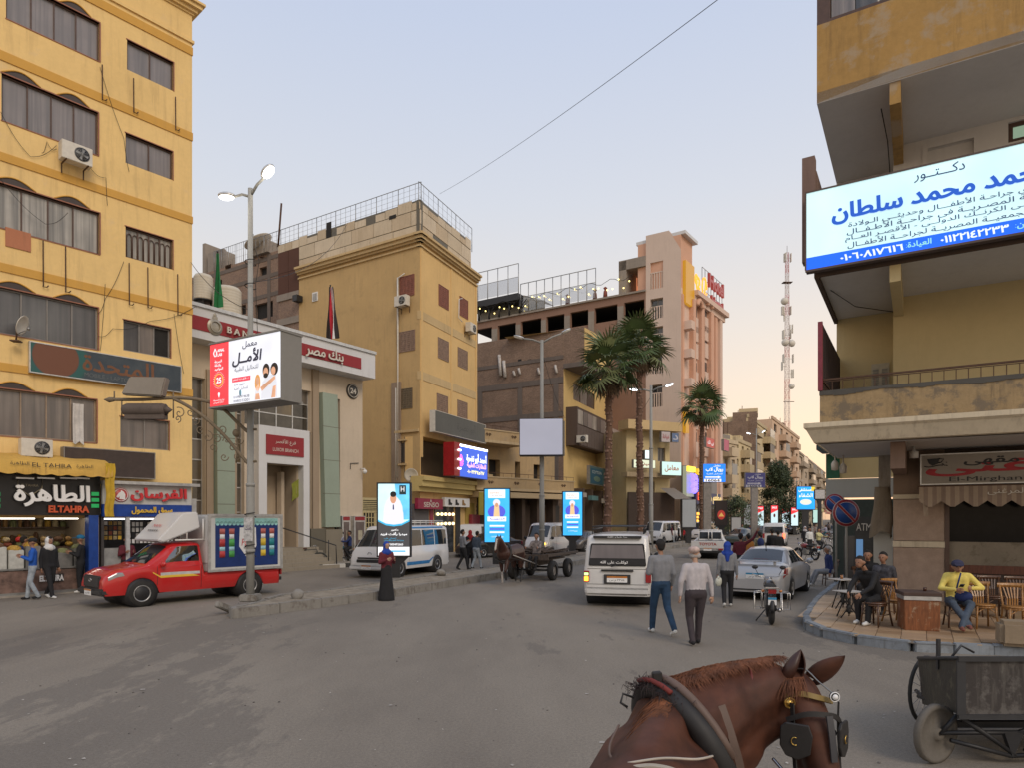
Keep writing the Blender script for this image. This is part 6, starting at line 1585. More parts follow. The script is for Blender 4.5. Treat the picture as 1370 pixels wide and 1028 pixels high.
letters('تليفون:',H_*.08,glow('mint',(.35,.85,.7),.7),ds,(du(1358),-.02,z0+H_*.09),.5,align='LEFT',arabic=True,bold=.02)

# cafe pavement, kerb stones and tiles
kp=[(1500,886),(1420,881),(1325,875),(1220,871),(1150,862),(1108,853),(1088,844),(1083,834),(1096,812),(1112,796),(1135,775),(1158,758)]
KP=[gp(*p)for p in kp];KP=[Vector((p.x,p.y,0))for p in KP]
HS=.17
def inset(pts,d):return offs(pts,d)
M_TILE=[plaster('tile%d'%i,c,(.28,.2,.12),.7,.2,sc=4,rough=.45)for i,c in enumerate([(.36,.24,.14),(.39,.27,.17),(.31,.20,.115),(.43,.30,.18)])]
rp=list(reversed(KP));inn=offs(rp,-.17)
sb=MB();cpt=[(p.x,p.y)for p in inn]+[(16,12),(20,22),(16.5,27)]
sb.add([(x,y,HS-.02)for x,y in cpt],[tuple(range(len(cpt)))]);cafe_pv=struct(sb.build('cafe_pavement',plaster('grout',(.20,.16,.12))))
M_KBL=plaster('kerb_bluegrey',(.26,.285,.31),(.12,.12,.12),.9,.8,patch=(.18,.19,.20),pamt=.3,sc=3)
kerb_row(rp,cafe_pv,HS+.01,.16,.62,[M_KBL],inward=-1,maxn=60)
def inside(x,y,poly):
 c=False;n=len(poly)
 for i in range(n):
  x1,y1=poly[i];x2,y2=poly[(i+1)%n]
  if(y1>y)!=(y2>y)and x<(x2-x1)*(y-y1)/(y2-y1)+x1:c=not c
 return c
tm=[MB().box(-.196,.196,-.196,.196,0,.02).mesh('paving_tile',m,bev=.004)for m in M_TILE]
Mr=Matrix.Rotation(FR.rz,4,'Z');nt_=0
for i in range(-12,22):
 for j in range(-16,16):
  p=Vector((K_PT[0],K_PT[1],0))+Mr@Vector((i*.4,j*.4+.2,0))
  if all(inside(p.x+dx,p.y+dy,cpt)for dx in(-.1,.1)for dy in(-.1,.1))and p.x/p.y<.80 and p.y<19.6 and p.y>10 and(p-Vector((K_PT[0],K_PT[1],0))).dot(Vector((BR.x,BR.y,0)))<3.05:
   o=bpy.data.objects.new('paving_tile',tm[rnd.randrange(4)]);COL.objects.link(o);o.parent=cafe_pv;o.location=(p.x,p.y,HS-.018+rnd.uniform(-.002,.002));o.rotation_euler=(rnd.uniform(-.004,.004),rnd.uniform(-.004,.004),FR.rz);nt_+=1
# neighbouring shop up the side street
FN=Face((*at(1104,700,23.5).xy,),DR)
nb=thing('side_shop','neighbouring shop with a green board and a grey fascia left of the cafe pillar','shop',(FN.O.x,FN.O.y,0),FN.rz)
nz=FN.z
MB().box(FN.u(1105),FN.u(1123),0,.1,nz(1110,641),nz(1110,608)).build('green_board',plain('deep_green',(.005,.11,.055),.5),nb)
MB().box(FN.u(1123),FN.u(1200),.1,.2,nz(1110,641),nz(1110,610)).build('upper_wall',M_CREAM,nb)
MB().box(FN.u(1105),FN.u(1200),-.05,.1,nz(1110,667),nz(1110,642)).build('grey_fascia',plaster('grey_fascia',(.40,.41,.39),(.3,.3,.28),.3,.3),nb)
b=MB();b.box(FN.u(1104),FN.u(1200),2.4,2.5,0,nz(1110,667));b.build('inner_wall',plain('dark_green_wall',(.03,.045,.04),.6),nb)
MB().box(FN.u(1143),FN.u(1168),.2,.9,.15,nz(1150,692)).build('atm_cabinet',plain('dark_cabinet',(.03,.035,.04),.3),nb,bev=.02)  # dark body of the cash machine
MB().box(FN.u(1145),FN.u(1154),.16,.2,.9,1.6).build('blue_screen',glow('blue_screen',(.14,.30,.55),.5),nb)
letters('ATM',.25,M_ALU,nb,(FN.u(1155),.17,nz(1150,706)),.45)
MB().box(FN.u(1126),FN.u(1141),.8,1.3,.15,1.7).build('counter',M_DGLS,nb)
# upper canopy bracket in dark teal
b=MB();b.box(FN.u(1098),FN.u(1125),-1.2,.5,nz(1110,606),nz(1110,600));b.tube([(FN.u(1104),-1,nz(1110,604)),(FN.u(1108),-1.1,nz(1110,598)),(FN.u(1114),-1,nz(1110,604))],.02,5);b.build('canopy',plain('dark_teal',(.02,.06,.07),.5),nb)
# second pavement and low ground beyond, with a red flower pot
p1=[gp(1120,752),gp(1195,757),gp(1230,745),gp(1150,728),gp(1098,722)]
b=MB();b.add([(p.x,p.y,.15)for p in p1]+[(p.x,p.y,0)for p in p1],[(0,1,2,3,4)]+[(i,(i+1)%5,(i+1)%5+5,i+5)for i in range(5)]);struct(b.build('side_pavement',M_PAVE))
# ---------------------------------------------------------------- street lamps
LAMP_ON=glow('lamp_on',(1.0,.96,.86),6)
LAMP_ON2=glow('lamp_on_white',(.95,.97,1.0),6)
def lamp_post(px,py,z,htop,r,arms,label,lit,group=None,Y=None,light=0,blocks=False):
 if Y is None:p=gp(px,py,z)
 else:p=Vector(((px-CX)*Y/F,Y,z))
 t=thing('lamp_post',label,'lamp post',p,0,group)
 Yb=p.y;H_=HC+(YH-htop)*Yb/F-z
 b=MB();pts=[(0,0,0),(0,0,H_*.28),(0,0,H_*.285),(0,0,H_*.62),(0,0,H_*.625),(0,0,H_)]
 b.tube(pts,[r,r,r*.84,r*.84,r*.68,r*.6],14)
 for zz,rr in((H_*.28,1.12),(H_*.62,.95),(H_*.12,1.15)):b.tube([(0,0,zz-.04),(0,0,zz+.04)],r*rr,14)
 b.build('pole',M_POLE,t)
 b=MB();b.box(-r*2.2,r*2.2,-r*2.2,r*2.2,-.02,.16);b.build('base',M_KERB,t,bev=.03)
 for k,(hx,hy,ex,ey,back)in enumerate(arms):
  a=at(px,hy,Yb)-p;a.x=0;a.y=0;e=at(ex,ey,Yb)-p;e.y=back
  b=MB();mid=a.lerp(e,.5)+Vector((0,0,.06));b.tube([a,mid,e],[r*.38,r*.34,r*.3],8);b.build('arm',M_POLE,t)
  d=(e-a).normalized();L=.36 if r<.11 else .5
  Mx=Matrix.Translation(e)@d.to_track_quat('X','Z').to_matrix().to_4x4()
  hd=MB();hd.ball((L*.5,0,.03),(L*.62,.15,.075),14,8,M=Mx);h=hd.build('lamp_head',M_ALU,t)
  ln=MB();ln.ball((L*.52,0,-.012),(L*.52,.13,.06),14,8,M=Mx);ln.build('lens',(LAMP_ON if light else LAMP_ON2)if lit[k]else M_OFFW,h)
  if light and lit[k]:
   ld=bpy.data.lights.new('lamp_light','POINT');ld.energy=light;ld.color=(1,.90,.74);ld.shadow_soft_size=.3;ld.specular_factor=.15
   lo=bpy.data.objects.new('lamp_light',ld);COL.objects.link(lo);lo.parent=t;lo.location=Mx@Vector((L*.5,0,-.25))
 return t,p,H_
big,bp,bH=lamp_post(335,804,HK,252,.10,[(0,263,313,263,.0),(0,262,357,243,-.2)],'tall grey lamp post with a billboard and two lit heads, at the median tip',(1,1),light=14)
w=MB()
for z in(1.1,1.3,2.1,5.2,6.0,6.3,7.9,8.5):w.tube([(.135*math.cos(a),.135*math.sin(a),z+.02*a)for a in[i*.6 for i in range(11)]],.012,5)
w.tube([(.12,0,5),(.2,-.03,6.5),(.13,0,8.0),(.22,0,8.6),(.12,0,8.9)],.008,4);w.build('wire_wrap',M_CABLE,big)
MB().box(-.11,.11,-.145,-.13,1.5,2.1).build('sticker',plain('sticker_white',(.42,.42,.42),.6,var=.4,scale=18),big)
letters('ملك',.13,plain('sticker_ink',(.08,.06,.12),.5),big,(0,-.15,1.85),.16,arabic=True)
GL2='double-armed lamp posts along the median'
lamp_post(725,745,HK,455,.15,[(0,459,700,453,0),(0,459,752,446,0)],'unlit rusty double-armed lamp post carrying the blank white billboard',(0,0),GL2)
lamp_post(871,738,HK,516,.14,[(0,524,853,522,0),(0,524,888,519,-.5)],'lit double-armed lamp post between the second palm and the hotel',(1,1),GL2)
lamp_post(1012,716,HK,574,.12,[(0,583,1004,581,0),(0,583,1019,579,0)],'lit double-armed lamp post in front of the far flats, behind the second blue lab sign',(1,1),GL2)
lamp_post(1066,709,HK,640,.10,[(0,645,1060,644,0),(0,645,1072,644,0)],'small far lamp post just left of the curved blue lit sign',(0,0),GL2)

# scrolled iron arm with two dead lamp boxes on the big post
arm=thing('iron_bracket_arm','ornamental scrolled iron arm reaching left from the big lamp post with two old light boxes','bracket',(bp.x,bp.y,0))
Yb=bp.y
def A(px,py,dy=0):v=at(px,py,Yb);return(v.x-bp.x,dy,v.z)
M_IRON=plaster('painted_iron',(.20,.16,.11),(.10,.07,.05),.7,.4,sc=4)
def bez(pts,n=10):
 out=[]
 P_=[Vector(p)for p in pts]
 for i in range(len(P_)-1):
  p0,p1,p2,p3=P_[max(i-1,0)],P_[i],P_[i+1],P_[min(i+2,len(P_)-1)]
  for k in range(n):t=k/n;out.append(.5*((2*p1)+(-p0+p2)*t+(2*p0-5*p1+4*p2-p3)*t*t+(-p0+3*p1-3*p2+p3)*t**3))
 out.append(P_[-1]);return out
b=MB();b.tube(bez([A(331,578),A(318,566),(A(295,545)),A(270,536),A(235,533),A(190,535),A(150,535)]),.042,8);b.tube([A(152,535),A(146,535.5),A(139,535)],[.055,.07,.01],8);b.tube(bez([A(331,620),A(320,607),A(300,583),A(275,560),A(250,543),A(232,534)]),.042,8);b.build('arm_tube',M_IRON,arm)
def scroll(px,py,s,turn,n=22,a0=0):
 return[A(px+s*(1-k/n)*math.cos(a0+turn*k*.38),py+s*(1-k/n)*math.sin(a0+turn*k*.38))for k in range(n)]
for(x,y,s,tn,a0)in((240,553,8,1,-2),(238,561,5,-1,1.5),(255,552,7,1,-1),(262,563,6,-1,2),(278,585,8,1,-1.5),(285,600,6,-1,1),(297,575,7,-1,2),(300,612,6,1,0),(312,600,8,-1,1),(303,590,5,1,3),(320,590,6,1,0),(268,575,6,1,1),(290,588,7,1,4),(318,612,5,-1,4)):
 b=MB();b.tube(scroll(x,y,s,tn,a0=a0),.013,5);b.build('scroll',M_IRON,arm)
b=MB();b.ball(A(316,580),(.09,.09,.1),12,8);b.tube([A(316,580),A(318,600),A(316,620)],.02,6);b.tube([A(327,575),A(343,575)],.035,6);b.tube([A(327,618),A(343,618)],.035,6)
for px,y0,y1 in((153,524,536),(163,536,558),(232,524,560)):b.tube([A(px,y0),A(px,y1)],.018,5)
b.build('clamp',M_IRON,arm)
q=MB();c=[A(168,530),A(222,533),A(225,506),A(176,505)]
q.add([(x,-.22-(0 if k<2 else-.1),z)for k,(x,y,z)in enumerate(c)]+[(x,.02-(0 if k<2 else-.1),z)for k,(x,y,z)in enumerate(c)],[(0,1,2,3),(7,6,5,4),(0,4,5,1),(1,5,6,2),(2,6,7,3),(3,7,4,0)]);q.build('upper_box',plaster('box_grey',(.26,.23,.19),(.14,.12,.1),.5,.3),arm,bev=.03)
q=MB();a,c=Vector(A(164,549)),Vector(A(222,549));q.tube([a,a.lerp(c,.02),a.lerp(c,.12),a.lerp(c,.9),c],[.03,.12,.17,.17,.15],12);q.tube([c,c+Vector((.16,0,0))],[.12,.01],10);q.box(a.x+.1,c.x,-.1,.1,a.z-.24,a.z-.12);q.build('lower_box',plaster('box_sooty',(.13,.105,.09),(.04,.03,.03),1,.6,sc=4),arm)

# ---------------------------------------------------------------- lab billboard on the big post
P1,P2=Vector(((281-CX)*16.9/F,16.9)),Vector(((376-CX)*15.6/F,15.6))
z0b,z1b=HC+(YH-539.5)*16.25/F,HC+(YH-452.5)*16.25/F
db=(P2-P1).normalized();mid=(P1+P2)/2;wb,hb=(P2-P1).length/2,(z1b-z0b)/2;xw=wb/1.47
bb_=thing('billboard','lit red and white medical lab billboard on the big lamp post','billboard',(mid.x,mid.y,(z0b+z1b)/2),math.atan2(db.y,db.x))
b=MB();b.box(-wb,wb,0,.62,-hb,hb);b.box(-wb-.02,wb+.02,-.03,.64,hb,hb+.04);b.box(-wb-.02,wb+.02,-.03,.64,-hb-.04,-hb);b.build('case',plaster('case_grey',(.27,.26,.24),(.15,.13,.11),.5,.6),bb_)
xr=-wb+wb*2*.285
MB().box(-wb+.02,xr,-.012,-.001,-hb+.01,hb-.01).build('red_panel',lit_face('lab_red',(.80,.035,.05),.75,.15,1.5),bb_)
MB().box(xr,wb-.02,-.012,-.001,-hb+.01,hb-.01).build('white_panel',lit_face('lab_white',(.66,.68,.74),.72,.15,.7),bb_)
GW=glow('ad_white',(.9,.9,.92),.9);NV=plain('ad_navy',(.03,.03,.08),.4);GR_=plain('ad_grey',(.16,.16,.2),.4)
cxw=.35
letters('معمل',hb*.24,NV,bb_,(.22,-.02,hb*.78),.52,arabic=True,bold=.01,shear=.1)
letters('الأمــل',hb*.48,NV,bb_,(.12,-.02,hb*.40),1.05,arabic=True,bold=.03,shear=.15)
letters('للتحاليل الطبية',hb*.18,GR_,bb_,(.10,-.02,hb*.06),.86,arabic=True,shear=.1)
MB().box(-.42,.24,-.018,-.012,-hb*.32,-hb*.18).build('red_strip',lit_face('lab_strip',(.75,.05,.08),.6),bb_)
letters('د. طارق عبد المنعم',hb*.09,GW,bb_,(-.09,-.024,-hb*.25),.55,arabic=True)
letters('مفهوم جديد\nللتحاليل الطبية',hb*.24,GR_,bb_,(-.10,-.02,-hb*.48),.52,arabic=True)
d_=MB();d_.ball((-.12,-.018,-hb*.68),(.045,.006,.08),10,6);d_.build('drop_emblem',plain('pale_blue',(.25,.5,.65),.4),bb_)
letters('01098974638',hb*.08,NV,bb_,(-.08,-.02,-hb*.80),.58);letters('0080333201',hb*.08,NV,bb_,(-.08,-.02,-hb*.92),.58)
xc=(-wb+xr)/2
letters('AMAL\nLAB',hb*.22,GW,bb_,(xc+.08,-.02,hb*.70),.26,bold=.03)
e=MB();e.tube([(xc-.16,-.02,hb*.6),(xc-.2,-.02,hb*.7),(xc-.14,-.02,hb*.84),(xc-.08,-.02,hb*.7),(xc-.1,-.02,hb*.6)],.012,5,closed=True);e.build('lab_emblem',GW,bb_)
letters('السرعة\nوالدقة\nالمواعيد',hb*.34,GW,bb_,(xc,-.02,hb*.30),.32,arabic=True,bold=.02)
e=MB(); 
e.tube([(xc+.16*math.cos(a),-.02,-hb*.18+.16*math.sin(a))for a in[i*math.pi/10 for i in range(20)]],.012,5,closed=True);e.build('anniversary_ring',glow('ring_orange',(1,.45,.1),.9),bb_)
for k in range(24):a=k*math.pi/12;e=MB();e.ball((xc+.205*math.cos(a),-.02,-hb*.18+.205*math.sin(a)),(.008,.006,.008),6,4);e.build('dot',GW,bb_)
letters('25',.13,GW,bb_,(xc,-.02,-hb*.18),.18,bold=.03)
e=MB();e.lathe([(.0,-.006),(.035,-.006),(.035,0)],12,Matrix.Translation((xc,-.014,-hb*.62)),axis='y');e.prism([(xc-.03,-hb*.65),(xc+.03,-hb*.65),(xc,-hb*.74)],-.02,-.013);e.build('map_pin',GW,bb_)
letters('شارع المحطة\nأمام الميدان',hb*.15,GW,bb_,(xc,-.02,-hb*.86),.42,arabic=True)
# the family in the picture (flat print)
sk=lit_face('print_skin',(.62,.33,.20),.55,.2,3);hr=plain('print_hair',(.03,.018,.012),.5);hr2=lit_face('print_blond',(.62,.30,.08),.55);wt=lit_face('print_shirt',(.60,.62,.68),.62)
def ell(x,z,rx,rz_,m,y=-.016,nm='print'):
 q=MB();q.prism([(x+rx*math.cos(a),z+rz_*math.sin(a))for a in[i*math.pi/9 for i in range(18)]],y-.001,y);q.build(nm,m,bb_)
def polyp(pts,m,y=-.016):q=MB();q.prism(pts,y-.001,y);q.build('print',m,bb_)
polyp([(.38,-hb*.96),(.42,-hb*.62),(.55,-hb*.45),(.60,-hb*.96)],wt);ell(.50,-hb*.45,.10,.21,hr2);ell(.50,-hb*.40,.06,.10,sk,-.018)
polyp([(.62,-hb*.96),(.66,-hb*.45),(.86,-hb*.25),(1.16,-hb*.28),(1.2,-hb*.96)],wt,-.017);ell(.80,-hb*.10,.12,.16,hr,-.018);ell(.79,-hb*.17,.085,.12,sk,-.020);ell(.79,-hb*.26,.08,.06,hr,-.021)
ell(1.08,-hb*.10,.13,.15,hr,-.018);ell(1.05,-hb*.15,.075,.10,sk,-.020)
polyp([(.60,-hb*.60),(1.10,-hb*.30),(1.12,-hb*.40),(.66,-hb*.72)],sk,-.022);polyp([(.42,-hb*.96),(.44,-hb*.78),(.56,-hb*.78),(.60,-hb*.96)],sk,-.022);polyp([(.98,-hb*.96),(1.04,-hb*.62),(1.14,-hb*.60),(1.12,-hb*.96)],sk,-.022)

# blank billboard
Yq=37;wq,hq=56/2*Yq/F,47/2*Yq/F;p=at(724,585,Yq-.6)
t=thing('billboard','blank pale lilac billboard halfway up the rusty double lamp post','billboard',p,-.06)
MB().box(-wq-.03,wq+.03,0,.9,-hq-.03,hq+.03).build('case',M_BLK,t);MB().box(-wq,wq,-.02,-.001,-hq,hq).build('blank_face',lit_face('blank_lilac',(.36,.37,.45),.45,.05),t)
MB().box(wq+.03,wq+.12,.1,.9,-hq,hq*.9).build('side_panel',M_FRG,t)

# ---------------------------------------------------------------- lit advertising totems on the median
def totem(px,Y,py0,py1,wpx,label,face,group=None,post=True,side=.22,z=HK,rz=0.0,name='advertising_totem'):
 s=Y/F;p=Vector(((px-CX)*s,Y,z));t=thing(name,label,'sign',p,rz,group)
 w,z0,z1=wpx/2*s,HC+(YH-py1)*s-z,HC+(YH-py0)*s-z
 b=MB();b.box(-w-.05,w+.05,0,side,z0-.06,z1+.05);b.box(-w-.05,-w,-.03,0,z0-.06,z1+.05);b.box(w,w+.05,-.03,0,z0-.06,z1+.05);b.box(-w,w,-.03,0,z1,z1+.05);b.box(-w,w,-.03,0,z0-.06,z0);b.build('case',M_BLK,t)
 if post:
  b=MB();b.add([(-w*.9,.02,z0-.06),(w*.9,.02,z0-.06),(w*.9,side-.02,z0-.06),(-w*.9,side-.02,z0-.06),(-w*.36,.03,z0-.35),(w*.36,.03,z0-.35),(w*.36,side-.03,z0-.35),(-w*.36,side-.03,z0-.35)],[(0,1,2,3),(4,7,6,5),(0,4,5,1),(1,5,6,2),(2,6,7,3),(3,7,4,0)])
  b.box(-w*.36,w*.36,.03,side-.03,0,z0-.35);b.build('post',M_BLK,t)
 MB().box(-w,w,-.012,-.001,z0,z1).build('display',face,t)
 return t,w,z0,z1
def px_(t,pts,m,y=-.014):q=MB();q.prism(pts,y-.002,y);return q.build('print',m,t)
def oval(cx,cz,rx,rz_,n=16):return[(cx+rx*math.cos(i*2*math.pi/n),cz+rz_*math.sin(i*2*math.pi/n))for i in range(n)]
GT='lit advertising totems on the median'
t,w,z0,z1=totem(527,23.5,648,744,42,'lit totem with a doctor in a white coat, behind the person in the blue headscarf',lit_face('ad_pale',(.50,.74,.80),.78,.12,1.2),GT);h=z1-z0
px_(t,[(w*.05,z1),(w,z1),(w,z1-h*.5),(w*.3,z1-h*.5)],lit_face('ad_sky',(.12,.48,.78),.8,.2,2),-.013)
px_(t,oval(-.02,z1-h*.40,w*.62,h*.23),glow('coat_white',(.80,.78,.86),.85),-.016);px_(t,[(-w*.64,z1-h*.40),(w*.6,z1-h*.40),(w*.64,z1-h*.56),(-w*.68,z1-h*.56)],glow('coat_white',(.8,.78,.86),.85),-.0165)
px_(t,oval(-.02,z1-h*.20,w*.2,h*.075),glow('ad_skin',(.72,.36,.22),.75),-.019);px_(t,oval(-.02,z1-h*.145,w*.2,h*.04),K_,-.021);px_(t,[(-.035,z1-h*.29),(.0,z1-h*.29),(.01,z1-h*.36),(-.04,z1-h*.36)],INK2,-.019)
px_(t,[(-w,z1-h*.52),(-w*.5,z1-h*.575),(0,z1-h*.59),(w*.5,z1-h*.575),(w,z1-h*.52),(w,z0+h*.12),(-w,z0+h*.12)],lit_face('ad_black',(.06,.06,.065),.5),-.022)
px_(t,[(-w,z1-h*.50),(-w*.5,z1-h*.555),(0,z1-h*.57),(w*.5,z1-h*.555),(w,z1-h*.50),(w,z1-h*.525),(w*.5,z1-h*.58),(0,z1-h*.595),(-w*.5,z1-h*.58),(-w,z1-h*.525)],glow('ad_cyan',(.05,.45,.75),.9),-.025)
px_(t,[(-w,z0),(w,z0),(w,z0+h*.12),(-w,z0+h*.12)],GW,-.023);px_(t,[(-w*.35,z0+h*.05),(w*.75,z0+h*.05),(w*.75,z0+h*.07),(-w*.35,z0+h*.07)],glow('ad_cyan',(.05,.45,.75),.9),-.026)
px_(t,[(w*.35,z1-h*.02),(w*.78,z1-h*.02),(w*.78,z1-h*.15),(w*.35,z1-h*.15)],plain('ad_slate',(.03,.06,.07)),-.02);letters('H',h*.07,GW,t,(w*.56,-.024,z1-h*.075),.12)
letters('دكتور',h*.032,GW,t,(w*.05,-.03,z0+h*.355),.26,arabic=True,bold=.02);letters('ميدرا رأفت فريد',h*.05,GW,t,(0,-.03,z0+h*.30),w*1.7,arabic=True,bold=.03)
letters('أخصائى طب\nوجراحة الفم والأسنان',h*.06,glow('ad_cyan',(.05,.45,.75),.9),t,(0,-.03,z0+h*.225),w*1.25,arabic=True);letters('01000492665',h*.028,GW,t,(.05,-.03,z0+h*.155),w*1.0,bold=.02)
AD_B=lit_face('ad_blue',(.04,.40,.85),.85,.15,1.0)
for(px,Y,a,c,wp,lb)in((665,30.5,655,726,33,'bright blue totem with a figure in white, behind the cart horse'),(766,39,659,717,25.5,'bright blue totem with a figure in white, left of the white minibus')):
 t,w,z0,z1=totem(px,Y,a,c,wp,lb,AD_B,GT);h=z1-z0
 px_(t,[(-w*.72,z1-h*.01),(w*.66,z1-h*.01),(w*.66,z1-h*.17),(-w*.72,z1-h*.17)],GW);letters('Samba',h*.035,glow('ad_orange',(.8,.35,.1),.6),t,(-w*.2,-.02,z1-h*.07),w*.8);letters('منصة التمريض',h*.03,NV,t,(0,-.02,z1-h*.125),w,arabic=True)
 px_(t,oval(-.02,z1-h*.43,w*.72,h*.13),glow('ad_indigo',(.10,.12,.75),.8),-.016);px_(t,oval(-.02,z1-h*.26,w*.30,h*.07),glow('coat_white',(.8,.78,.86),.85),-.018)
 px_(t,[(-w*.22,z1-h*.30),(w*.16,z1-h*.30),(w*.24,z1-h*.56),(-w*.3,z1-h*.56)],glow('ad_peach',(.85,.60,.32),.8),-.02);px_(t,oval(-.02,z1-h*.30,w*.13,h*.04),glow('ad_skin',(.72,.36,.22),.75),-.022)
 px_(t,[(-w*.78,z1-h*.52),(w*.74,z1-h*.52),(w*.74,z1-h*.61),(-w*.78,z1-h*.61)],GW,-.021);letters('الجمهورية',h*.04,glow('ad_indigo',(.1,.12,.75),.8),t,(0,-.026,z1-h*.565),w*1.2,arabic=True,bold=.02)
 for k,zz in enumerate((.68,.74,.80)):px_(t,[(-w*.6,z1-h*zz),(w*.6,z1-h*zz),(w*.6,z1-h*(zz+.03)),(-w*.6,z1-h*(zz+.03))],GW if k!=1 else glow('ad_indigo',(.1,.12,.75),.8),-.016)
 letters('٠١٠٢٢٣٤٥٥',h*.03,GW,t,(0,-.02,z0+h*.10),w,arabic=True)
GB='blank grey totems farther along the median'
t,w,z0,z1=totem(922,57,669,706,18,'blank light grey totem at the foot of the single palm',plaster('blank_grey',(.40,.43,.45),amt=.2),GB,side=.5)
t,w,z0,z1=totem(965,62,671,703,15,'dark totem with a glowing red picture, right of the single palm',plain('ad_dark',(.03,.02,.02),.3),GB);h=z1-z0
px_(t,oval(0,z0+h*.42,w*.7,h*.2),glow('ad_red',(.45,.04,.03),.6));px_(t,[(-w*.5,z0+h*.35),(w*.5,z0+h*.35),(0,z0+h*.52)],glow('ad_gold',(.7,.4,.1),.6),-.02)
totem(1000,74,676,703,9,'narrow blank grey totem between the dark one and the red ones',plaster('blank_grey',(.4,.43,.45),amt=.2),GB)
totem(985,66,693,722,12.5,'low blank grey box standing in front of the green bush',plaster('blank_grey2',(.42,.42,.42),amt=.2),GB,post=False)
for k,(px,Y,a,c,lb)in enumerate(((1017,88,678,704,'leftmost of the four small red and white lit totems'),(1036,85,677,705,'second from the left of the four small red and white lit totems'),(1051,98,680,702,'third from the left of the four small red and white lit totems'),(1063,92,680,704,'rightmost of the four small red and white lit totems'))):
 t,w,z0,z1=totem(px,Y,a,c,9.2,lb,glow('ad_ice',(.62,.80,.84)if k%2==0 else(.82,.78,.78),.85),'small red and white totems',z=0.1);h=z1-z0
 px_(t,[(-w,z1),(w,z1),(w,z1-h*.22),(-w,z1-h*.38)],glow('ad_redhot',(.85,.04,.05),.9));px_(t,oval(0,z0+h*.52,w*.3,h*.09),plain('ad_maroon',(.25,.01,.02)),-.018)
 letters('SALE',h*.09,GW,t,(0,-.02,z1-h*.1),w*1.4,bold=.03)
# blue lab signs on thick posts
for(px,pyt,pyb,x0,x1,Y,lit,lb)in((947,621,646,940.5,971,50,1,'lit blue lab direction sign right of the single palm trunk'),(1010,633,653,997,1024,58,0,'unlit navy lab direction sign in front of the far yellow house')):
 s=Y/F;p=Vector((((x0+x1)/2-CX)*s,Y,0));t=thing('direction_sign',lb,'sign',p,0,'blue lab direction signs')
 w=(x1-x0)/2*s;z0,z1=HC+(YH-pyb)*s,HC+(YH-pyt)*s;h=z1-z0;dx=(px-(x0+x1)/2)*s
 MB().box(-w,w,0,.3,z0,z1).build('case',M_FRG,t);MB().box(-w+.03,w-.03,-.012,-.001,z0+.03,z1-.03).build('sign_face',lit_face('lab_blue%d'%lit,(.01,.17,.80)if lit else(.03,.03,.12),.9 if lit else .25),t)
 b=MB();b.box(dx-.28,dx+.28,.05,.28,0,z0 if lit else z0);b.build('post',M_FRG,t)
 TW=GW if lit else plain('dull_white',(.45,.45,.5),.5)
 letters('معامل',h*.12,TW,t,(.2,-.02,z1-h*.12),w*.6,arabic=True,bold=.02);letters('رويال لاب',h*.24,TW,t,(0,-.02,z1-h*.32),w*1.5,arabic=True,bold=.03)
 letters('للتحاليل الطبية',h*.10,TW,t,(0,-.02,z1-h*.55),w*1.4,arabic=True)
 px_(t,[(-w*.8,z0+h*.25),(w*.3,z0+h*.25),(w*.3,z0+h*.21),(w*.6,z0+h*.28),(w*.3,z0+h*.35),(w*.3,z0+h*.31),(-w*.8,z0+h*.31)],TW);px_(t,[(-w*.9,z0+h*.03),(w*.6,z0+h*.03),(w*.6,z0+h*.18),(-w*.9,z0+h*.18)],TW);letters('16064',h*.12,NV,t,(-w*.15,-.03,z0+h*.105),w*1.2,bold=.03)
t,w,z0,z1=totem(1078,82,652,682,24,'large curved bright blue lit sign near the end of the median',lit_face('ad_blue2',(.01,.28,.95),.95,.2),None,z=.1,name='lit_sign');h=z1-z0
letters('مستشفى',h*.16,GW,t,(-w*.1,-.02,z1-h*.15),w*1.4,arabic=True,bold=.03);letters('الشفاء',h*.18,GW,t,(0,-.02,z1-h*.38),w*1.5,arabic=True,bold=.02);px_(t,oval(0,z0+h*.32,w*.65,h*.13),glow('ad_cream',(.8,.82,.7),.8),-.016);px_(t,[(w*.6,z1-h*.0),(w*1.02,z1),(w*1.02,z1-h*.2),(w*.6,z1-h*.2)],glow('ad_yel',(.8,.6,.05),.8),-.018)
t,w,z0,z1=totem(1097,78,656,668,13,'small white box sign on a thin post beside the curved blue sign',plain('dirty_white_sign',(.50,.48,.46),.5),None,z=.1,name='box_sign')
t,w,z0,z1=totem(1091,95,683,700,6.5,'tiny pale green lit totem under the small white box sign',glow('ad_mint',(.5,.75,.68),.7),None,z=.1)
t,w,z0,z1=totem(1119.5,70,690,705,3.5,'thin pale cyan lit totem half hidden behind the no-parking sign',glow('ad_mint',(.5,.75,.68),.7),None,z=.1)

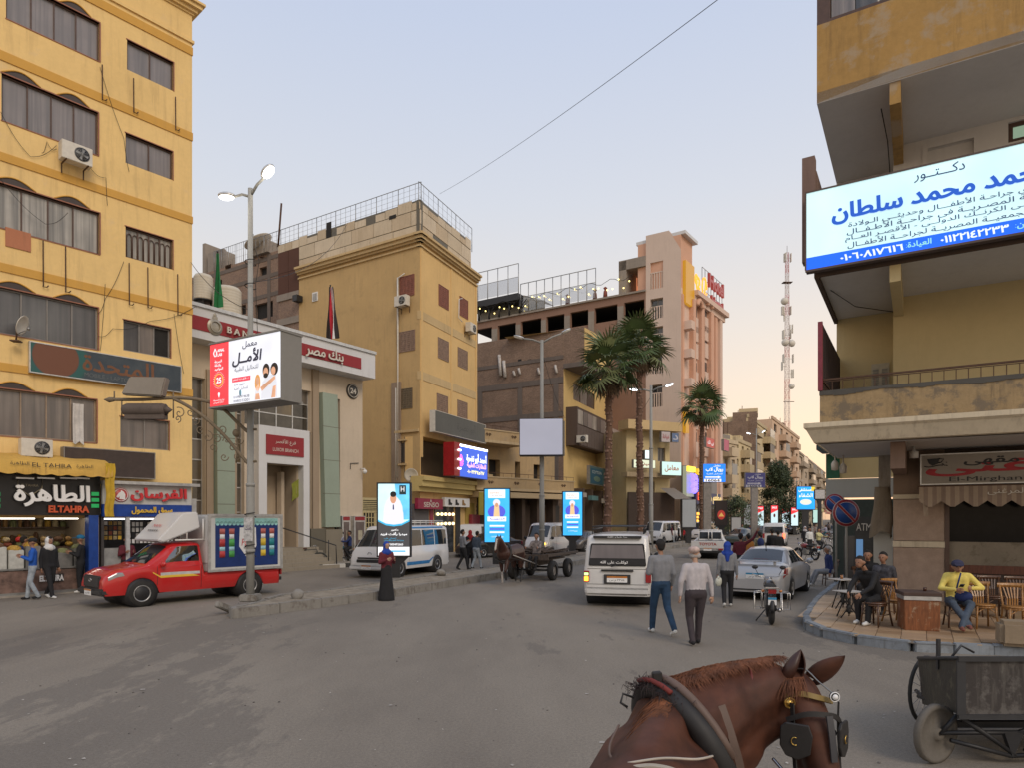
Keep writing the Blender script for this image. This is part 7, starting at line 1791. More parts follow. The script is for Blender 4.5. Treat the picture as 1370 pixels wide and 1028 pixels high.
# no-parking signs
def round_sign(px,py,Y,r,label,rz=0,zb=.17):
 p=at(px,py,Y);t=thing('no_parking_sign',label,'road sign',(p.x,p.y,zb),rz);z=p.z-zb
 b=MB();b.tube([(.04,.05,0),(.03,.05,z-r*.6),(0,.05,z+r*.7)],.035,8);b.build('post',M_POLE,t)
 T=Matrix.Translation((0,0,z))
 MB().lathe([(0,.02),(r,.02),(r,-.005),(0,-.005)],32,T,axis='y').build('sign_disc',plain('sign_edge',(.45,.42,.42),.4),t)
 MB().lathe([(0,-.008),(r*.97,-.008),(r*.97,-.005)],32,T,axis='y').build('red_ring',plain('sign_red',(.28,.025,.035),.4),t)
 MB().lathe([(0,-.012),(r*.80,-.012),(r*.80,-.008)],32,T,axis='y').build('white_ring',plain('sign_white',(.55,.5,.5),.4),t)
 MB().lathe([(0,-.016),(r*.765,-.016),(r*.765,-.012)],32,T,axis='y').build('blue_disc',plain('sign_blue3',(.01,.06,.26),.4),t)
 q=MB();q.box(-r*.86,r*.86,-.019,-.0165,-r*.105,r*.105,T@Matrix.Rotation(R(45),4,'Y'));q.build('white_bar',plain('sign_white',(.55,.5,.5),.4),t)
 q=MB();q.box(-r*.86,r*.86,-.022,-.0195,-r*.08,r*.08,T@Matrix.Rotation(R(45),4,'Y'));q.build('red_bar',plain('sign_red',(.28,.025,.035),.4),t)
 return t
round_sign(1132,687,19.6,.40,'large round blue and red no-parking sign left of the cafe pillar',zb=.0)
round_sign(1116.5,674,22.5,.32,'smaller no-parking sign half hidden behind the large one',rz=-.7,zb=.0)

# ---------------------------------------------------------------- palms and trees
M_FR=plain('palm_green',(.075,.115,.038),.6,var=.35,scale=2);M_FR2=plain('palm_olive',(.14,.16,.06),.6,var=.35,scale=2);M_FRD=plain('palm_dead',(.17,.115,.065),.8,var=.3,scale=3)
M_TRK=plaster('palm_trunk',(.16,.095,.065),(.06,.04,.03),1,.4,sc=5);M_TRK2=plain('trunk_stub',(.20,.12,.085),.9,var=.4,scale=4)
def frond_mesh(seed,mat,R_=1.0):
 r=random.Random(seed);b=MB();Lp=.62*R_
 b.tube([(0,0,0),(Lp*.5,0,.05),(Lp,0,0)],[.03,.022,.016],5)
 n=19
 for k in range(n):
  a=(k/(n-1)-.5)*R(200);L=R_*(.78-.18*abs(a)/2)*r.uniform(.85,1.08);dx,dy=math.cos(a),math.sin(a);w=.034
  px,py=-dy*w,dx*w;dr=r.uniform(.10,.30)
  p=[(Lp,0,0),(Lp+dx*L*.45+px,dy*L*.45+py,-.02*L+.03),(Lp+dx*L*.45-px,dy*L*.45-py,-.02*L+.03),(Lp+dx*L*.8+px*.6,dy*L*.8+py*.6,-dr*.5),(Lp+dx*L*.8-px*.6,dy*L*.8-py*.6,-dr*.5),(Lp+dx*L*.98,dy*L*.98,-dr)]
  b.add(p,[(0,1,2),(1,3,4,2),(3,5,4)])
 return b.mesh('frond',mat)
FRM=[frond_mesh(i,M_FR if i%3 else M_FR2)for i in range(5)];FRMD=[frond_mesh(20+i,M_FRD)for i in range(2)]
def palm(px,Y,pyc,r,tr,label,seed,ncrown=46,lean=0.0):
 rn=random.Random(seed);x=(px-CX)*Y/F;zc_=HC+(YH-pyc)*Y/F
 t=thing('palm_tree',label,'palm tree',(x,Y,HK-.03));H_=zc_-HK
 b=MB();N=int(H_/.22);pts=[];rs=[]
 for k in range(N+1):
  f=k/N;pts.append((lean*math.sin(f*2)+.03*math.sin(k*.6),0,H_*f));rs.append(tr*(1.15-.35*f)*(1+.10*math.sin(k*2.2)+rn.uniform(-.05,.05)))
 b.tube(pts,rs,14);b.build('trunk',M_TRK,t)
 b=MB()
 for k in range(N*5):
  f=rn.random();a=rn.random()*6.28;i=int(f*N);c=Vector(pts[i]);rr=rs[i]
  M_=Matrix.Translation(c+Vector((math.cos(a)*rr,math.sin(a)*rr,0)))@Matrix.Rotation(a,4,'Z')@Matrix.Rotation(R(-25),4,'Y');b.box(-.03,.05,-.05,.05,-.02,.12,M_)
 o=b.build('leaf_stub',M_TRK2,t);o['kind']='stuff'
 top=Vector(pts[-1])
 for k in range(ncrown):
  az=k*2.39996+rn.uniform(-.2,.2);el=R(82-125*(k/ncrown)**.85+rn.uniform(-8,8));s=r/1.35*rn.uniform(.75,1.2)
  o=bpy.data.objects.new('frond',rn.choice(FRM));COL.objects.link(o);o.parent=t;o.location=top+Vector((0,0,-.25*(k/ncrown)))
  o.rotation_euler=Matrix((Matrix.Rotation(az,3,'Z')@Matrix.Rotation(-el,3,'Y')@Matrix.Rotation(rn.uniform(-.5,.5),3,'X'))).to_euler();o.scale=(s,s,s)
 for k in range(12):
  az=rn.random()*6.28;o=bpy.data.objects.new('dead_frond',rn.choice(FRMD));COL.objects.link(o);o.parent=t;o.location=top+Vector((0,0,-.4))
  o.rotation_euler=Matrix((Matrix.Rotation(az,3,'Z')@Matrix.Rotation(R(62),3,'Y'))).to_euler();o.scale=(r*.5,)*3
palm(812,40,489,2.45,.215,'front palm with the fullest crown, just left of the taller palm',1,32,.12)
palm(858,47,462,2.6,.215,'taller palm whose crown overlaps the peach hotel tower',2,30,-.15)
palm(939,58,543,2.3,.2,'single shorter palm standing in front of the peach hotel',3,28)
def leafy(name,label,px,Y,zlo,zhi,rx,ry,seed,n,m,cone=False,ts=.1,leaf=.22):
 rn=random.Random(seed);t=thing(name,label,'tree',((px-CX)*Y/F,Y,0))
 b=MB();b.tube([(0,0,0),(.1,0,zhi*.35),(0,.1,zhi*.8)],[.22,.16,.05],8)
 for k in range(9):a=rn.random()*6.3;z=zlo+(zhi-zlo)*rn.random()*.6;b.tube([(0,0,z*.9),(math.cos(a)*rx*.7,math.sin(a)*ry*.7,z+.8)],[.07,.02],5)
 b.build('trunk',M_TRK,t)
 cl=[]
 for k in range(46 if not cone else 70):
  f=rn.random();z=zlo+(zhi-zlo)*f;prof=(math.sin(math.pi*min(1,.12+f*.95))**.7)if not cone else(1.05-f)**.75;a=rn.random()*6.3;q=rn.random()**.4
  cl.append((math.cos(a)*rx*prof*q,math.sin(a)*ry*prof*q,z,rn.uniform(.45,.95)*(rx/2.2)))
 b=MB()
 for k in range(n):
  c=rn.choice(cl);d=Vector((rn.gauss(0,1),rn.gauss(0,1),rn.gauss(0,.8)));d.normalize();p=Vector(c[:3])+d*c[3]*rn.random()**.35
  u=Vector((rn.gauss(0,1),rn.gauss(0,1),rn.gauss(0,1))).normalized();v=u.cross(d).normalized()if u.cross(d).length>.1 else Vector((0,0,1));s=leaf*rn.uniform(.6,1.3)
  b.cur=rn.randrange(2);b.add([p-u*s*.5,p+v*s*.25,p+u*s*.5,p-v*s*.25],[(0,1,2,3)])
 b.build('crown',m,t)
LV=[plain('leaf_dark',(.035,.055,.022),.7,var=.4,scale=1),plain('leaf_mid',(.06,.08,.035),.7,var=.4,scale=1)]
leafy('conifer_tree','tall dark conical tree in front of the peach far house',1041,96,1.0,9.6,4.0,3.6,4,15000,LV,cone=True,leaf=.30)
leafy('leafy_bush','round green bush between the dark totem and the navy lab sign',986,70,.8,4.4,2.4,2.0,6,5000,[plain('bush_g',(.06,.09,.04),.7,var=.4),plain('bush_g2',(.10,.13,.06),.7,var=.4)],leaf=.2)
# the wire that crosses the sky and a few other slack cables
def cable(a,c,sag,label,r=.02):
 t=MB();t.tube([Vector(a).lerp(Vector(c),k/24)-Vector((0,0,sag*4*(k/24)*(1-k/24)))for k in range(25)],r,5);tag(t.build('overhead_cable',M_CABLE),label,'cable')
cable(at(588,259,43),at(975,-12,14),.25,'long thin cable crossing the sky above the roofs',.008)
cable(FL.O.to_3d()+Vector((0,-.1,FL.z(257,352))),(bp.x,bp.y,HC+(YH-415)*bp.y/F),.25,'slack cable from the yellow block to the big lamp post',.01)
cable((bp.x,bp.y,8.3),fw_(FC1,470,300,.3),.8,'slack cable from the big lamp post to the tan corner block',.01)
cable(at(756,560,50),at(725,470,37),.4,'slack cable from the teal sign to the rusty lamp post',.012)
cable(at(842,560,60),at(871,530,44),.4,'slack cable from the dust sheet balcony to the lit lamp post',.012)
# ---------------------------------------------------------------- vehicles
M_VG=glass('car_glass',(.02,.024,.028),.03);M_CHR=plain('chrome',(.5,.5,.5),.25,.9);M_BUMP=plain('bumper_black',(.03,.03,.032),.55)
M_TAIL=plain('tail_red',(.30,.01,.012),.25,coat=1);M_HEAD=plain('headlamp',(.26,.27,.29),.12,.5,coat=1);M_AMB=plain('amber',(.5,.16,.01),.3,coat=1);M_RIM=plain('rim_steel',(.38,.38,.38),.4,.7)
def lerp_st(st,x):
 for i in range(len(st)-1):
  if st[i][0]<=x<=st[i+1][0]:f=(x-st[i][0])/(st[i+1][0]-st[i][0]);return[a+(b-a)*f for a,b in zip(st[i],st[i+1])]
 return list(st[-1]if x>st[-1][0]else st[0])
class Car:
 """body lofted over stations (x, z top, z belt, half width, half width of roof); front is +x"""
 def __init__(s,name,label,cat,loc,rz,st,wheels,rw,mp,zb=.28,tw=.2,rim=None,arch=1.16,group=None):
  s.t=thing(name,label,cat,loc,rz,group);s.st=st;s.wh=wheels;s.rw=rw;s.zb=zb;s.arch=arch
  x0,x1=st[0][0],st[-1][0];n=int((x1-x0)/.07);b=MB();P=[]
  for i in range(n+1):x=x0+(x1-x0)*i/n;r=s.sec(x);P.append([(x,-y,z)for y,z in r]+[(x,y,z)for y,z in reversed(r[:-1])])
  b.grid(P);b.add(P[0],[tuple(range(len(P[0])))]);b.add(P[-1],[tuple(range(len(P[0])))]);b.build('body',mp,s.t,weld=True)
  W=max(q[3]for q in st)
  b=MB();b.box(x0+.15,x1-.15,-W*.8,W*.8,zb+.02,zb+.12);b.build('underbody',M_BLK,s.t)
  for xw in wheels:
   q=MB();q.box(xw-rw*1.15,xw+rw*1.15,-W+.02,W-.02,zb,rw*2+.04)if False else q.cyl((xw,-W+.03,rw),(xw,W-.03,rw),rw*arch-.01,16);q.build('wheel_arch',M_BLK,s.t)
   for sy in(-1,1):
    y=sy*(W-tw*.55);b=MB();T=Matrix.Translation((xw,y,rw))
    b.lathe([(rw*.62,-tw/2),(rw*.93,-tw/2),(rw,-tw*.3),(rw,tw*.3),(rw*.93,tw/2),(rw*.62,tw/2)],24,T,axis='y');o=b.build('wheel',M_RUB,s.t)
    b=MB();b.lathe([(0,sy*tw*.42),(rw*.18,sy*tw*.42),(rw*.22,sy*tw*.3),(rw*.5,sy*tw*.26),(rw*.56,sy*tw*.48),(rw*.63,sy*tw*.5),(rw*.63,-sy*tw*.3)],20,T,axis='y');b.build('rim',rim or M_RIM,o)
    b=MB()
    for k in range(8):a=k*math.pi/4;b.ball((xw+rw*.38*math.cos(a),y+sy*tw*.285,rw+rw*.38*math.sin(a)),(.03,.01,.03),6,4)
    b.build('rim_hole',M_BLK,o)
 def sec(s,x):
  _,zt,zl,w,wr=lerp_st(s.st,x);zb=s.zb
  for xw in s.wh:
   d=abs(x-xw);ra=s.rw*s.arch
   if d<ra:zb=max(zb,s.rw+math.sqrt(ra*ra-d*d))
  zl=max(zl,zb+.05);zt=max(zt,zl+.005);h=zl-zb;g=zt-zl
  return[(w*.95,zb),(w*.99,zb+h*.25),(w,zb+h*.6),(w*.985,zl-.02),(w*.97,zl+min(.01,g*.1)),(wr+(w-wr)*.45,zl+g*.5),(wr,zt-min(.07,g*.15)),(wr-min(.09,g*.3),zt-min(.012,g*.05)),(wr*.5,zt+.012*min(1,g*4)),(0,zt+.02*min(1,g*4))]
 def pt(s,x,t,sy):
  r=s.sec(x);t=max(0,min(t,8.999));i=int(t);f=t-i;return Vector((x,sy*(r[i][0]*(1-f)+r[i+1][0]*f),r[i][1]*(1-f)+r[i+1][1]*f))
 def patch(s,name,x0,x1,t0,t1,sy,mat,off=.006,nx=6,nt=6,skew=0,par=None):
  P=[]
  for i in range(nx+1):
   row=[]
   for j in range(nt+1):
    t=t0+(t1-t0)*j/nt;x=x0+(x1-x0)*i/nx+skew*(j/nt)*(1-i/nx if skew>0 else i/nx);p=s.pt(x,t,sy);e=.01
    n=(s.pt(x+e,t,sy)-s.pt(x-e,t,sy)).cross(s.pt(x,t+e,sy)-s.pt(x,t-e,sy));n=n.normalized()*-sy if n.length>1e-9 else Vector((0,sy,0));row.append(p+n*off)
   P.append(row)
  b=MB();b.grid(P);return b.build(name,mat,par or s.t)
 def screen(s,name,x0,x1,mat,ymax=.93,off=.006):      # windscreen or rear window lying on the top skin
  P=[]
  for i in range(7):
   x=x0+(x1-x0)*i/6;row=[]
   for j in range(-6,7):
    yy=j/6*ymax;r=s.sec(x);w=r[6][0];a=abs(yy)*w;z=r[9][1]-(r[9][1]-r[7][1])*(a/max(r[7][0],.01))**2 if a<=r[7][0]else r[7][1]+(r[6][1]-r[7][1])*(a-r[7][0])/max(r[6][0]-r[7][0],.01);row.append((x+(off if x1>0 else-off),math.copysign(a,j)if j else 0,z+off))
   P.append(row)
  b=MB();b.grid(P);return b.build(name,mat,s.t)
 def bx(s,name,x0,x1,y0,y1,z0,z1,mat,bev=.01,par=None):return MB().box(x0,x1,y0,y1,z0,z1).build(name,mat,par or s.t,bev=bev)
 def text(s,tx,h,mat,x,y,z,w,back=True,**k):return letters(tx,h,mat,s.t,(x,y,z),w,rot=(math.pi/2,0,-math.pi/2 if back else math.pi/2),**k)
 def mirrors(s,x,z,m):
  W=max(q[3]for q in s.st)
  for sy in(-1,1):b=MB();b.ball((x,sy*(W+.10),z),(.06,.11,.09),10,7);b.tube([(x,sy*(W-.05),z-.05),(x,sy*(W+.05),z)],.02,5);b.build('mirror',m,s.t)
def plate(c,x,z,top=None,w=.22,back=True):
 d=-1 if back else 1;MB().box(x,x+d*.012,-w,w,z-.08,z+.08).build('number_plate',W_,c.t);MB().box(x+d*.004,x+d*.016,-w,w,z+.035,z+.08).build('plate_band',top or M_AMB,c.t);c.text('٢٣٨٤ م س',.07,K_,x+d*.016,0,z-.03,w*1.5,back=back,arabic=True)
def ang(v):return math.atan2(v[1],v[0])
# 1 red pickup with an insulated box
PR=paint('red_paint',(.52,.008,.010),.10);WP=paint('white_paint',(.66,.66,.65),.22);WPC=paint('white_paint_clean',(.68,.68,.68),.1)
d=Vector((-1.95,-2.35)).normalized();lf=Vector((-d.y,d.x));fw=Vector((-9.7,17.6));c0=fw-lf*.78-d*1.5
st=[(-2.45,.78,.70,.84,.84),(-.12,.80,.74,.86,.85),(-.11,1.62,1.02,.86,.70),(.05,1.66,1.02,.87,.70),(.55,1.64,1.03,.87,.70),(.75,1.60,1.03,.87,.69),(1.35,1.12,1.02,.87,.76),(1.45,1.07,1.01,.87,.78),(2.1,.98,.92,.86,.76),(2.33,.86,.80,.82,.70),(2.40,.70,.62,.74,.64)]
c=Car('pickup_truck','bright red pickup with a printed insulated box, passing the phone shop','pickup',(c0.x,c0.y,0),ang(d),st,(-1.5,1.5),.35,PR,zb=.34,tw=.24)
c.screen('windscreen',.80,1.36,M_VG,.90);c.patch('side_window',.0,.98,4.35,5.9,1,glass('cab_glass',(.35,.37,.38),.03,.25),skew=-.42);c.patch('side_window',.0,.98,4.35,5.9,-1,M_VG,skew=-.42)
c.patch('dark_cab',.01,.97,4.36,5.85,1,M_BLK,.002,skew=-.42)
for sy in(1,-1):c.patch('headlight',1.93,2.30,2.6,3.8,sy,M_HEAD,.008,skew=.12);c.patch('stripe',.0,1.05,2.15,2.45,sy,plain('silver_stripe',(.5,.5,.5),.3));c.patch('stripe',-.0,1.25,1.9,2.15,sy,YEL_,skew=.2);c.patch('door_handle',.03,.2,3.2,3.35,sy,M_BLK,.02)
for xx in(-.05,1.12): 
 for sy in(1,-1):c.patch('door_gap',xx,xx+.012,.3,4.0,sy,M_BLK,.003,nx=1)
c.bx('grille',2.33,2.43,-.52,.52,.52,.84,M_BUMP,.03);c.bx('bumper',2.2,2.48,-.80,.80,.34,.52,M_BUMP,.05);plate(c,2.49,.42,back=False);c.mirrors(1.02,1.10,PR)
b=MB();b.tube([(2.435,.07*math.cos(a),.72+.045*math.sin(a))for a in[i*.52 for i in range(12)]],.012,5,closed=True);b.build('badge',M_CHR,c.t)
bxm=plaster('box_white',(.62,.62,.60),(.3,.27,.22),.4,.5)
c.bx('cargo_box',-2.5,-.22,-.90,.90,.80,2.42,bxm,.03)
b=MB()
for(a0,a1,z0,z1)in((-2.52,-.20,.80,.87),(-2.52,-.20,2.36,2.44),(-2.52,-2.44,.87,2.36),(-.28,-.20,.87,2.36)):b.box(a0,a1,.895,.93,z0,z1)
b.build('box_trim',M_ALU,c.t)
c.bx('advert_panel',-2.36,-.42,.90,.912,.92,2.16,plain('ad_navy_blue',(.01,.035,.16),.4),0);c.bx('advert_panel',-2.36,-.42,.90,.912,2.161,2.32,plain('ad_teal',(.28,.55,.52),.4),0)
b=MB()
for k in range(16):x=-2.36+1.94*(k+.5)/16;b.lathe([(0,.913),(.06,.913),(.06,.915)],10,Matrix.Translation((x,0,2.165)),axis='y')
b.build('scalloped_edge',plain('ad_teal',(.28,.55,.52),.4),c.t)
for k,(x,m)in enumerate(((-.62,'e_red'),(-.90,'e_green'),(-1.88,'e_yellow'),(-2.16,'e_teal'))):
 mm=plain(m,{'e_red':(.5,.05,.05),'e_green':(.08,.35,.08),'e_yellow':(.7,.5,.05),'e_teal':(.02,.22,.25)}[m],.4)
 for(z0,z1,mt,w)in((1.20,1.38,mm,.085),(1.38,1.5,plain('e_cyan',(.35,.6,.65),.4),.085),(1.5,1.72,mm,.085),(1.72,1.86,W_,.075),(1.86,2.02,plain('e_rose',(.5,.14,.12),.4),.085)):q=MB();q.tube([(x,.92,z0),(x,.92,z1)],[w,w],10);q.v=[(a,.913+(bb-.92)*.15,cc)for a,bb,cc in q.v];q.build('lolly_print',mt,c.t)
b=MB();b.prism([(-1.14,2.05),(-1.64,2.05),(-1.66,1.5),(-1.38,1.14),(-1.12,1.5)],.913,.918);b.build('advert_label',W_,c.t)
letters('Polka',.2,RED_,c.t,(-1.39,.93,1.62),.4,rot=(math.pi/2,0,math.pi),shear=.2);letters('PREMIUM',.06,K_,c.t,(-1.39,.93,1.45),.26,rot=(math.pi/2,0,math.pi))
b=MB();b.prism([(.02,2.50),(.42,2.46),(1.10,1.72),(.95,1.66),(-.05,2.05)],-.78,.78);b.build('wind_deflector',WPC,c.t,bev=.03)
b=MB()
for sy in(-.74,.74):b.tube([(-.18,sy,1.72),(.62,sy,1.72)],.025,6);b.tube([(.30,sy,1.72),(.30,sy,2.2)],.02,6);b.tube([(-.15,sy,1.72),(-.15,sy,2.3)],.025,6)
b.build('roof_frame',M_WHT,c.t)
c.bx('box_front',-.30,-.2,-.86,.88,1.05,2.38,bxm);c.bx('step_bumper',-2.62,-2.48,-.7,.7,.42,.52,M_BLK)
letters('MAIN',.1,RED_,c.t,(.78,0,2.12),.5,rot=(R(42),0,math.pi/2));letters('● ● ● ● ●',.06,K_,c.t,(.90,0,1.99),.6,rot=(R(42),0,math.pi/2))
c.bx('tail_light',-2.53,-2.49,.72,.86,.60,.78,M_TAIL)
# vans
def van(label,loc,dirv,L,W,H,m,nose=.55,wb=None,rw=.33,group=None,name='minibus',rack=False,win=3,zg=1.05):
 w=W/2;x0,x1=-L/2,L/2
 st=[(x0,H*.5,.9,w*.90,w*.80),(x0+.03,H-.14,zg,w*.97,w*.86),(x0+.10,H-.03,zg,w,w*.88),(x0+.4,H,zg,w,w*.89),(x1-nose-.55,H,zg,w,w*.88),(x1-nose-.3,H-.05,zg,w,w*.87),(x1-.30,zg+.10,zg-.02,w*.985,w*.86),(x1-.22,zg-.02,zg-.06,w*.97,w*.85),(x1-.06,.75,.68,w*.93,w*.82),(x1,.55,.48,w*.84,w*.74)]
 wb=wb or L*.56
 c=Car(name,label,name.replace('_',' ')if name=='minibus' else 'van',(*loc,0),ang(dirv),st,(-wb/2-.02,wb/2+.1),rw,m,zb=.30,group=group)
 c.L=L;c.H=H;c.W=W
 c.screen('windscreen',x1-nose-.24,x1-.34,M_VG,.93)
 a0,a1=x0+.22,x1-nose-.78;k=win
 for sy in(-1,1):
  for i in range(k):c.patch('side_window',a0+(a1-a0)*i/k+.03,a0+(a1-a0)*(i+1)/k-.03,4.3,5.75,sy,M_VG)
  c.patch('side_window',a1+.05,x1-nose-.02,4.3,5.75,sy,M_VG,skew=-.28)
  c.patch('headlight',x1-.20,x1-.05,2.5,3.9,sy,M_HEAD,.012)
  for xx in(a1,x1-nose+.05):c.patch('door_gap',xx,xx+.012,.4,4.1,sy,M_BLK,.003,nx=1)
 c.bx('bumper',x1-.14,x1+.05,-w*.92,w*.92,.30,.50,m,.05);c.bx('bumper',x0-.05,x0+.12,-w*.95,w*.95,.32,.52,m,.05)
 c.bx('grille',x1-.05,x1+.012,-w*.55,w*.55,.60,.70,M_BUMP,.01)
 c.mirrors(x1-nose+.02,zg+.12,M_BLK)
 if rack:
  b=MB()
  for sy in(-1,1):b.tube([(x0+.2,sy*w*.75,H+.13),(x1-nose-.8,sy*w*.75,H+.13)],.02,6);b.tube([(x0+.2,sy*w*.75,H+.2),(x1-nose-.8,sy*w*.75,H+.2)],.015,6)
  for i in range(7):x=x0+.25+(L-nose-1.3)*i/6;b.tube([(x,-w*.75,H),(x,-w*.75,H+.2),(x,w*.75,H+.2),(x,w*.75,H)],.015,6)
  b.build('roof_rack',M_BLK if m is WP else M_WHT,c.t)
 return c
def mid(fw_,rwp,W,wb):      # centre of a van from its near wheels
 pass
d=Vector((-.42,-.91)).normalized();lf=Vector((-d.y,d.x));q0=Vector((-4.36,26.6))-lf*.9-d*1.35
c=van('white minibus with blue bands, behind the doctor totem and facing left',(q0.x,q0.y),d,4.75,1.85,2.02,WPC,.75,2.7,.35,rack=True)
for sy in(1,-1):c.patch('blue_band',-1.0,1.0,.7,1.3,sy,plain('stripe_blue',(.02,.18,.45),.4));c.patch('blue_band',-1.9,1.0,5.9,6.25,sy,plain('stripe_blue',(.02,.18,.45),.4),.012)
x1=4.75/2;c.bx('grille',x1-.16,x1-.04,-.5,.5,.74,.80,M_BUMP);c.bx('grille',x1-.10,x1+.01,-.5,.5,.86-.2,.90-.18,M_BUMP);plate(c,x1+.06,.42,back=False)
b=MB();b.tube([(x1-.15,.09*math.cos(a),.93+.06*math.sin(a))for a in[i*.52 for i in range(12)]],.012,5,closed=True);b.build('badge',M_CHR,c.t)
c.screen('sun_strip',x1-.98,x1-.93,M_WHT,.9,.012)
d=Vector((.22,.975));q0=Vector((2.72,17.4))+d*2.2
c=van('white minibus seen from behind, right beside the grey-shirted walking person',(q0.x,q0.y),d,4.4,1.76,1.90,WP,.5,2.5,.32,rack=True);xb=-2.2
for(y0,y1,z0,z1)in((-.74,.74,1.08,1.66),):
 q=MB();q.prism([(y0,z0),(y1,z0),(y1-.06,z1),(y0+.06,z1)],xb-.035,xb+.02,axis='x');q.build('window_rubber',M_BLK,c.t,bev=.02)
 q=MB();q.prism([(y0+.04,z0+.2),(y1-.04,z0+.2),(y1-.10,z1-.04),(y0+.10,z1-.04)],xb-.042,xb-.036,axis='x');q.build('rear_window',curtain('rear_glass',(.10,.09,.10),(.20,.18,.19),1.5),c.t)
 c.text('توكلت على الله',.09,W_,xb-.045,.08,1.17,.7,arabic=True,bold=.02)
c.bx('top_visor',xb-.02,xb+.3,-.62,.62,1.80,1.86,M_BUMP);c.text('ما شاء الله',.05,W_,xb-.03,0,1.83,.5,arabic=True)
c.bx('handle_bar',xb-.06,xb,-.42,.42,.94,.985,M_BLK,.015);q=MB();q.tube([(xb-.06,-.1,1.14),(xb-.06,.16,1.06)],.012,5);q.build('wiper',M_BLK,c.t)
for sy in(1,-1):
 c.bx('tail_light',xb-.045,xb+.08,sy*.72,sy*.86,.66,.95,M_TAIL); 
c.bx('brake_light',xb-.055,xb-.03,.74,.85,.68,.80,glow('brake_on',(1,.22,.02),5));c.bx('indicator',xb-.055,xb-.03,.74,.85,.83,.90,glow('ind_on',(.5,.9,.3),1.6))
plate(c,xb-.05,.74,w=.26);c.bx('plate_frame',xb-.045,xb,-.34,.34,.62,.86,M_BUMP)
for z in(.60,1.0):MB().box(xb-.008,xb+.0,-.78,.78,z,z+.008).build('panel_gap',M_BLK,c.t)
d=Vector((-.48,-.88)).normalized()
c=van('small white van facing the camera between the two blue totems',(at(736,700,41).x,41.5),d,4.0,1.6,2.05,WPC,.5,2.3,.3,name='white_van',win=1);c.bx('bull_bar',1.95,2.1,-.8,.8,.35,.62,M_BUMP,.04);c.bx('indicator',1.98,2.04,.55,.66,.80,.9,glow('amber_on',(1,.55,.05),4))
c=van('plain white panel van behind the two walkers on the far pavement side',(at(625,700,45).x,46),Vector((.8,.6)),3.6,1.7,1.95,WPC,.5,2.1,.3,name='white_van',win=0)
c=van('white minibus driving towards the camera beyond the third lamp post',(at(889,700,62).x,63),Vector((-.62,-.78)),4.5,1.8,2.1,WPC,.6)
c=van('white estate van with a lit red tail light far down the street',(at(1047,700,56).x,57.5),Vector((.42,.9)),4.4,1.8,1.95,WP,.6);c.bx('rear_window',-2.26,-2.2,-.7,.7,1.15,1.65,M_VG);c.bx('tail_light',-2.26,-2.2,-.86,-.7,.7,1.1,glow('far_brake',(1,.1,.04),4));c.bx('tail_light',-2.26,-2.2,.7,.86,.7,1.1,M_TAIL)
van('pale far minibus behind the dark totem',(at(950,700,70).x,72),Vector((-.5,-.86)),4.5,1.8,2.0,WPC,.6)
# pickup with lettering on the tailgate
d=Vector((.34,.94)).normalized();p=at(947,745,38.5);q0=Vector((p.x,p.y))+d*2.4
st=[(-2.45,.98,.96,.93,.93),(-2.43,1.0,.98,.94,.94),(-.15,1.0,.98,.94,.93),(-.14,1.30,1.0,.82,.66),(-.02,1.62,1.0,.82,.62),(.5,1.64,1.0,.82,.62),(.8,1.58,1.0,.82,.62),(1.35,1.08,1.0,.84,.74),(2.2,.96,.9,.82,.74),(2.4,.7,.6,.75,.68)]
c=Car('pickup_truck','white pickup seen from behind with red TOYOTA letters on its tailgate','pickup',(q0.x,q0.y,0),ang(d),st,(-1.4,1.5),.35,WP,zb=.42)
c.bx('tailgate',-2.50,-2.44,-.92,.92,.60,1.04,WP);c.bx('bed_floor',-2.4,-.2,-.8,.8,1.0,1.012,M_BUMP);c.text('TOYOTA',.15,plain('letter_red',(.35,.03,.02),.5),-2.51,0,.86,.95,bold=.03);c.bx('rear_window',-.20,-.12,-.62,.62,1.1,1.5,M_VG)
b=MB()
for y in(-.68,-.1,.1,.68):b.tube([(-.28,y,1.0),(-.28,y*.95,1.62)],.03,6)
b.tube([(-.28,-.66,1.62),(-.28,.66,1.62)],.03,6);b.build('roll_bar',M_WHT,c.t)
for sy in(1,-1):c.bx('tail_light',-2.53,-2.46,sy*.58,sy*.83,.52,.62,M_TAIL); 
c.bx('bumper',-2.60,-2.44,-.8,.8,.36,.50,M_BLK);plate(c,-2.6,.56);c.screen('windscreen',.84,1.33,M_VG,.9)
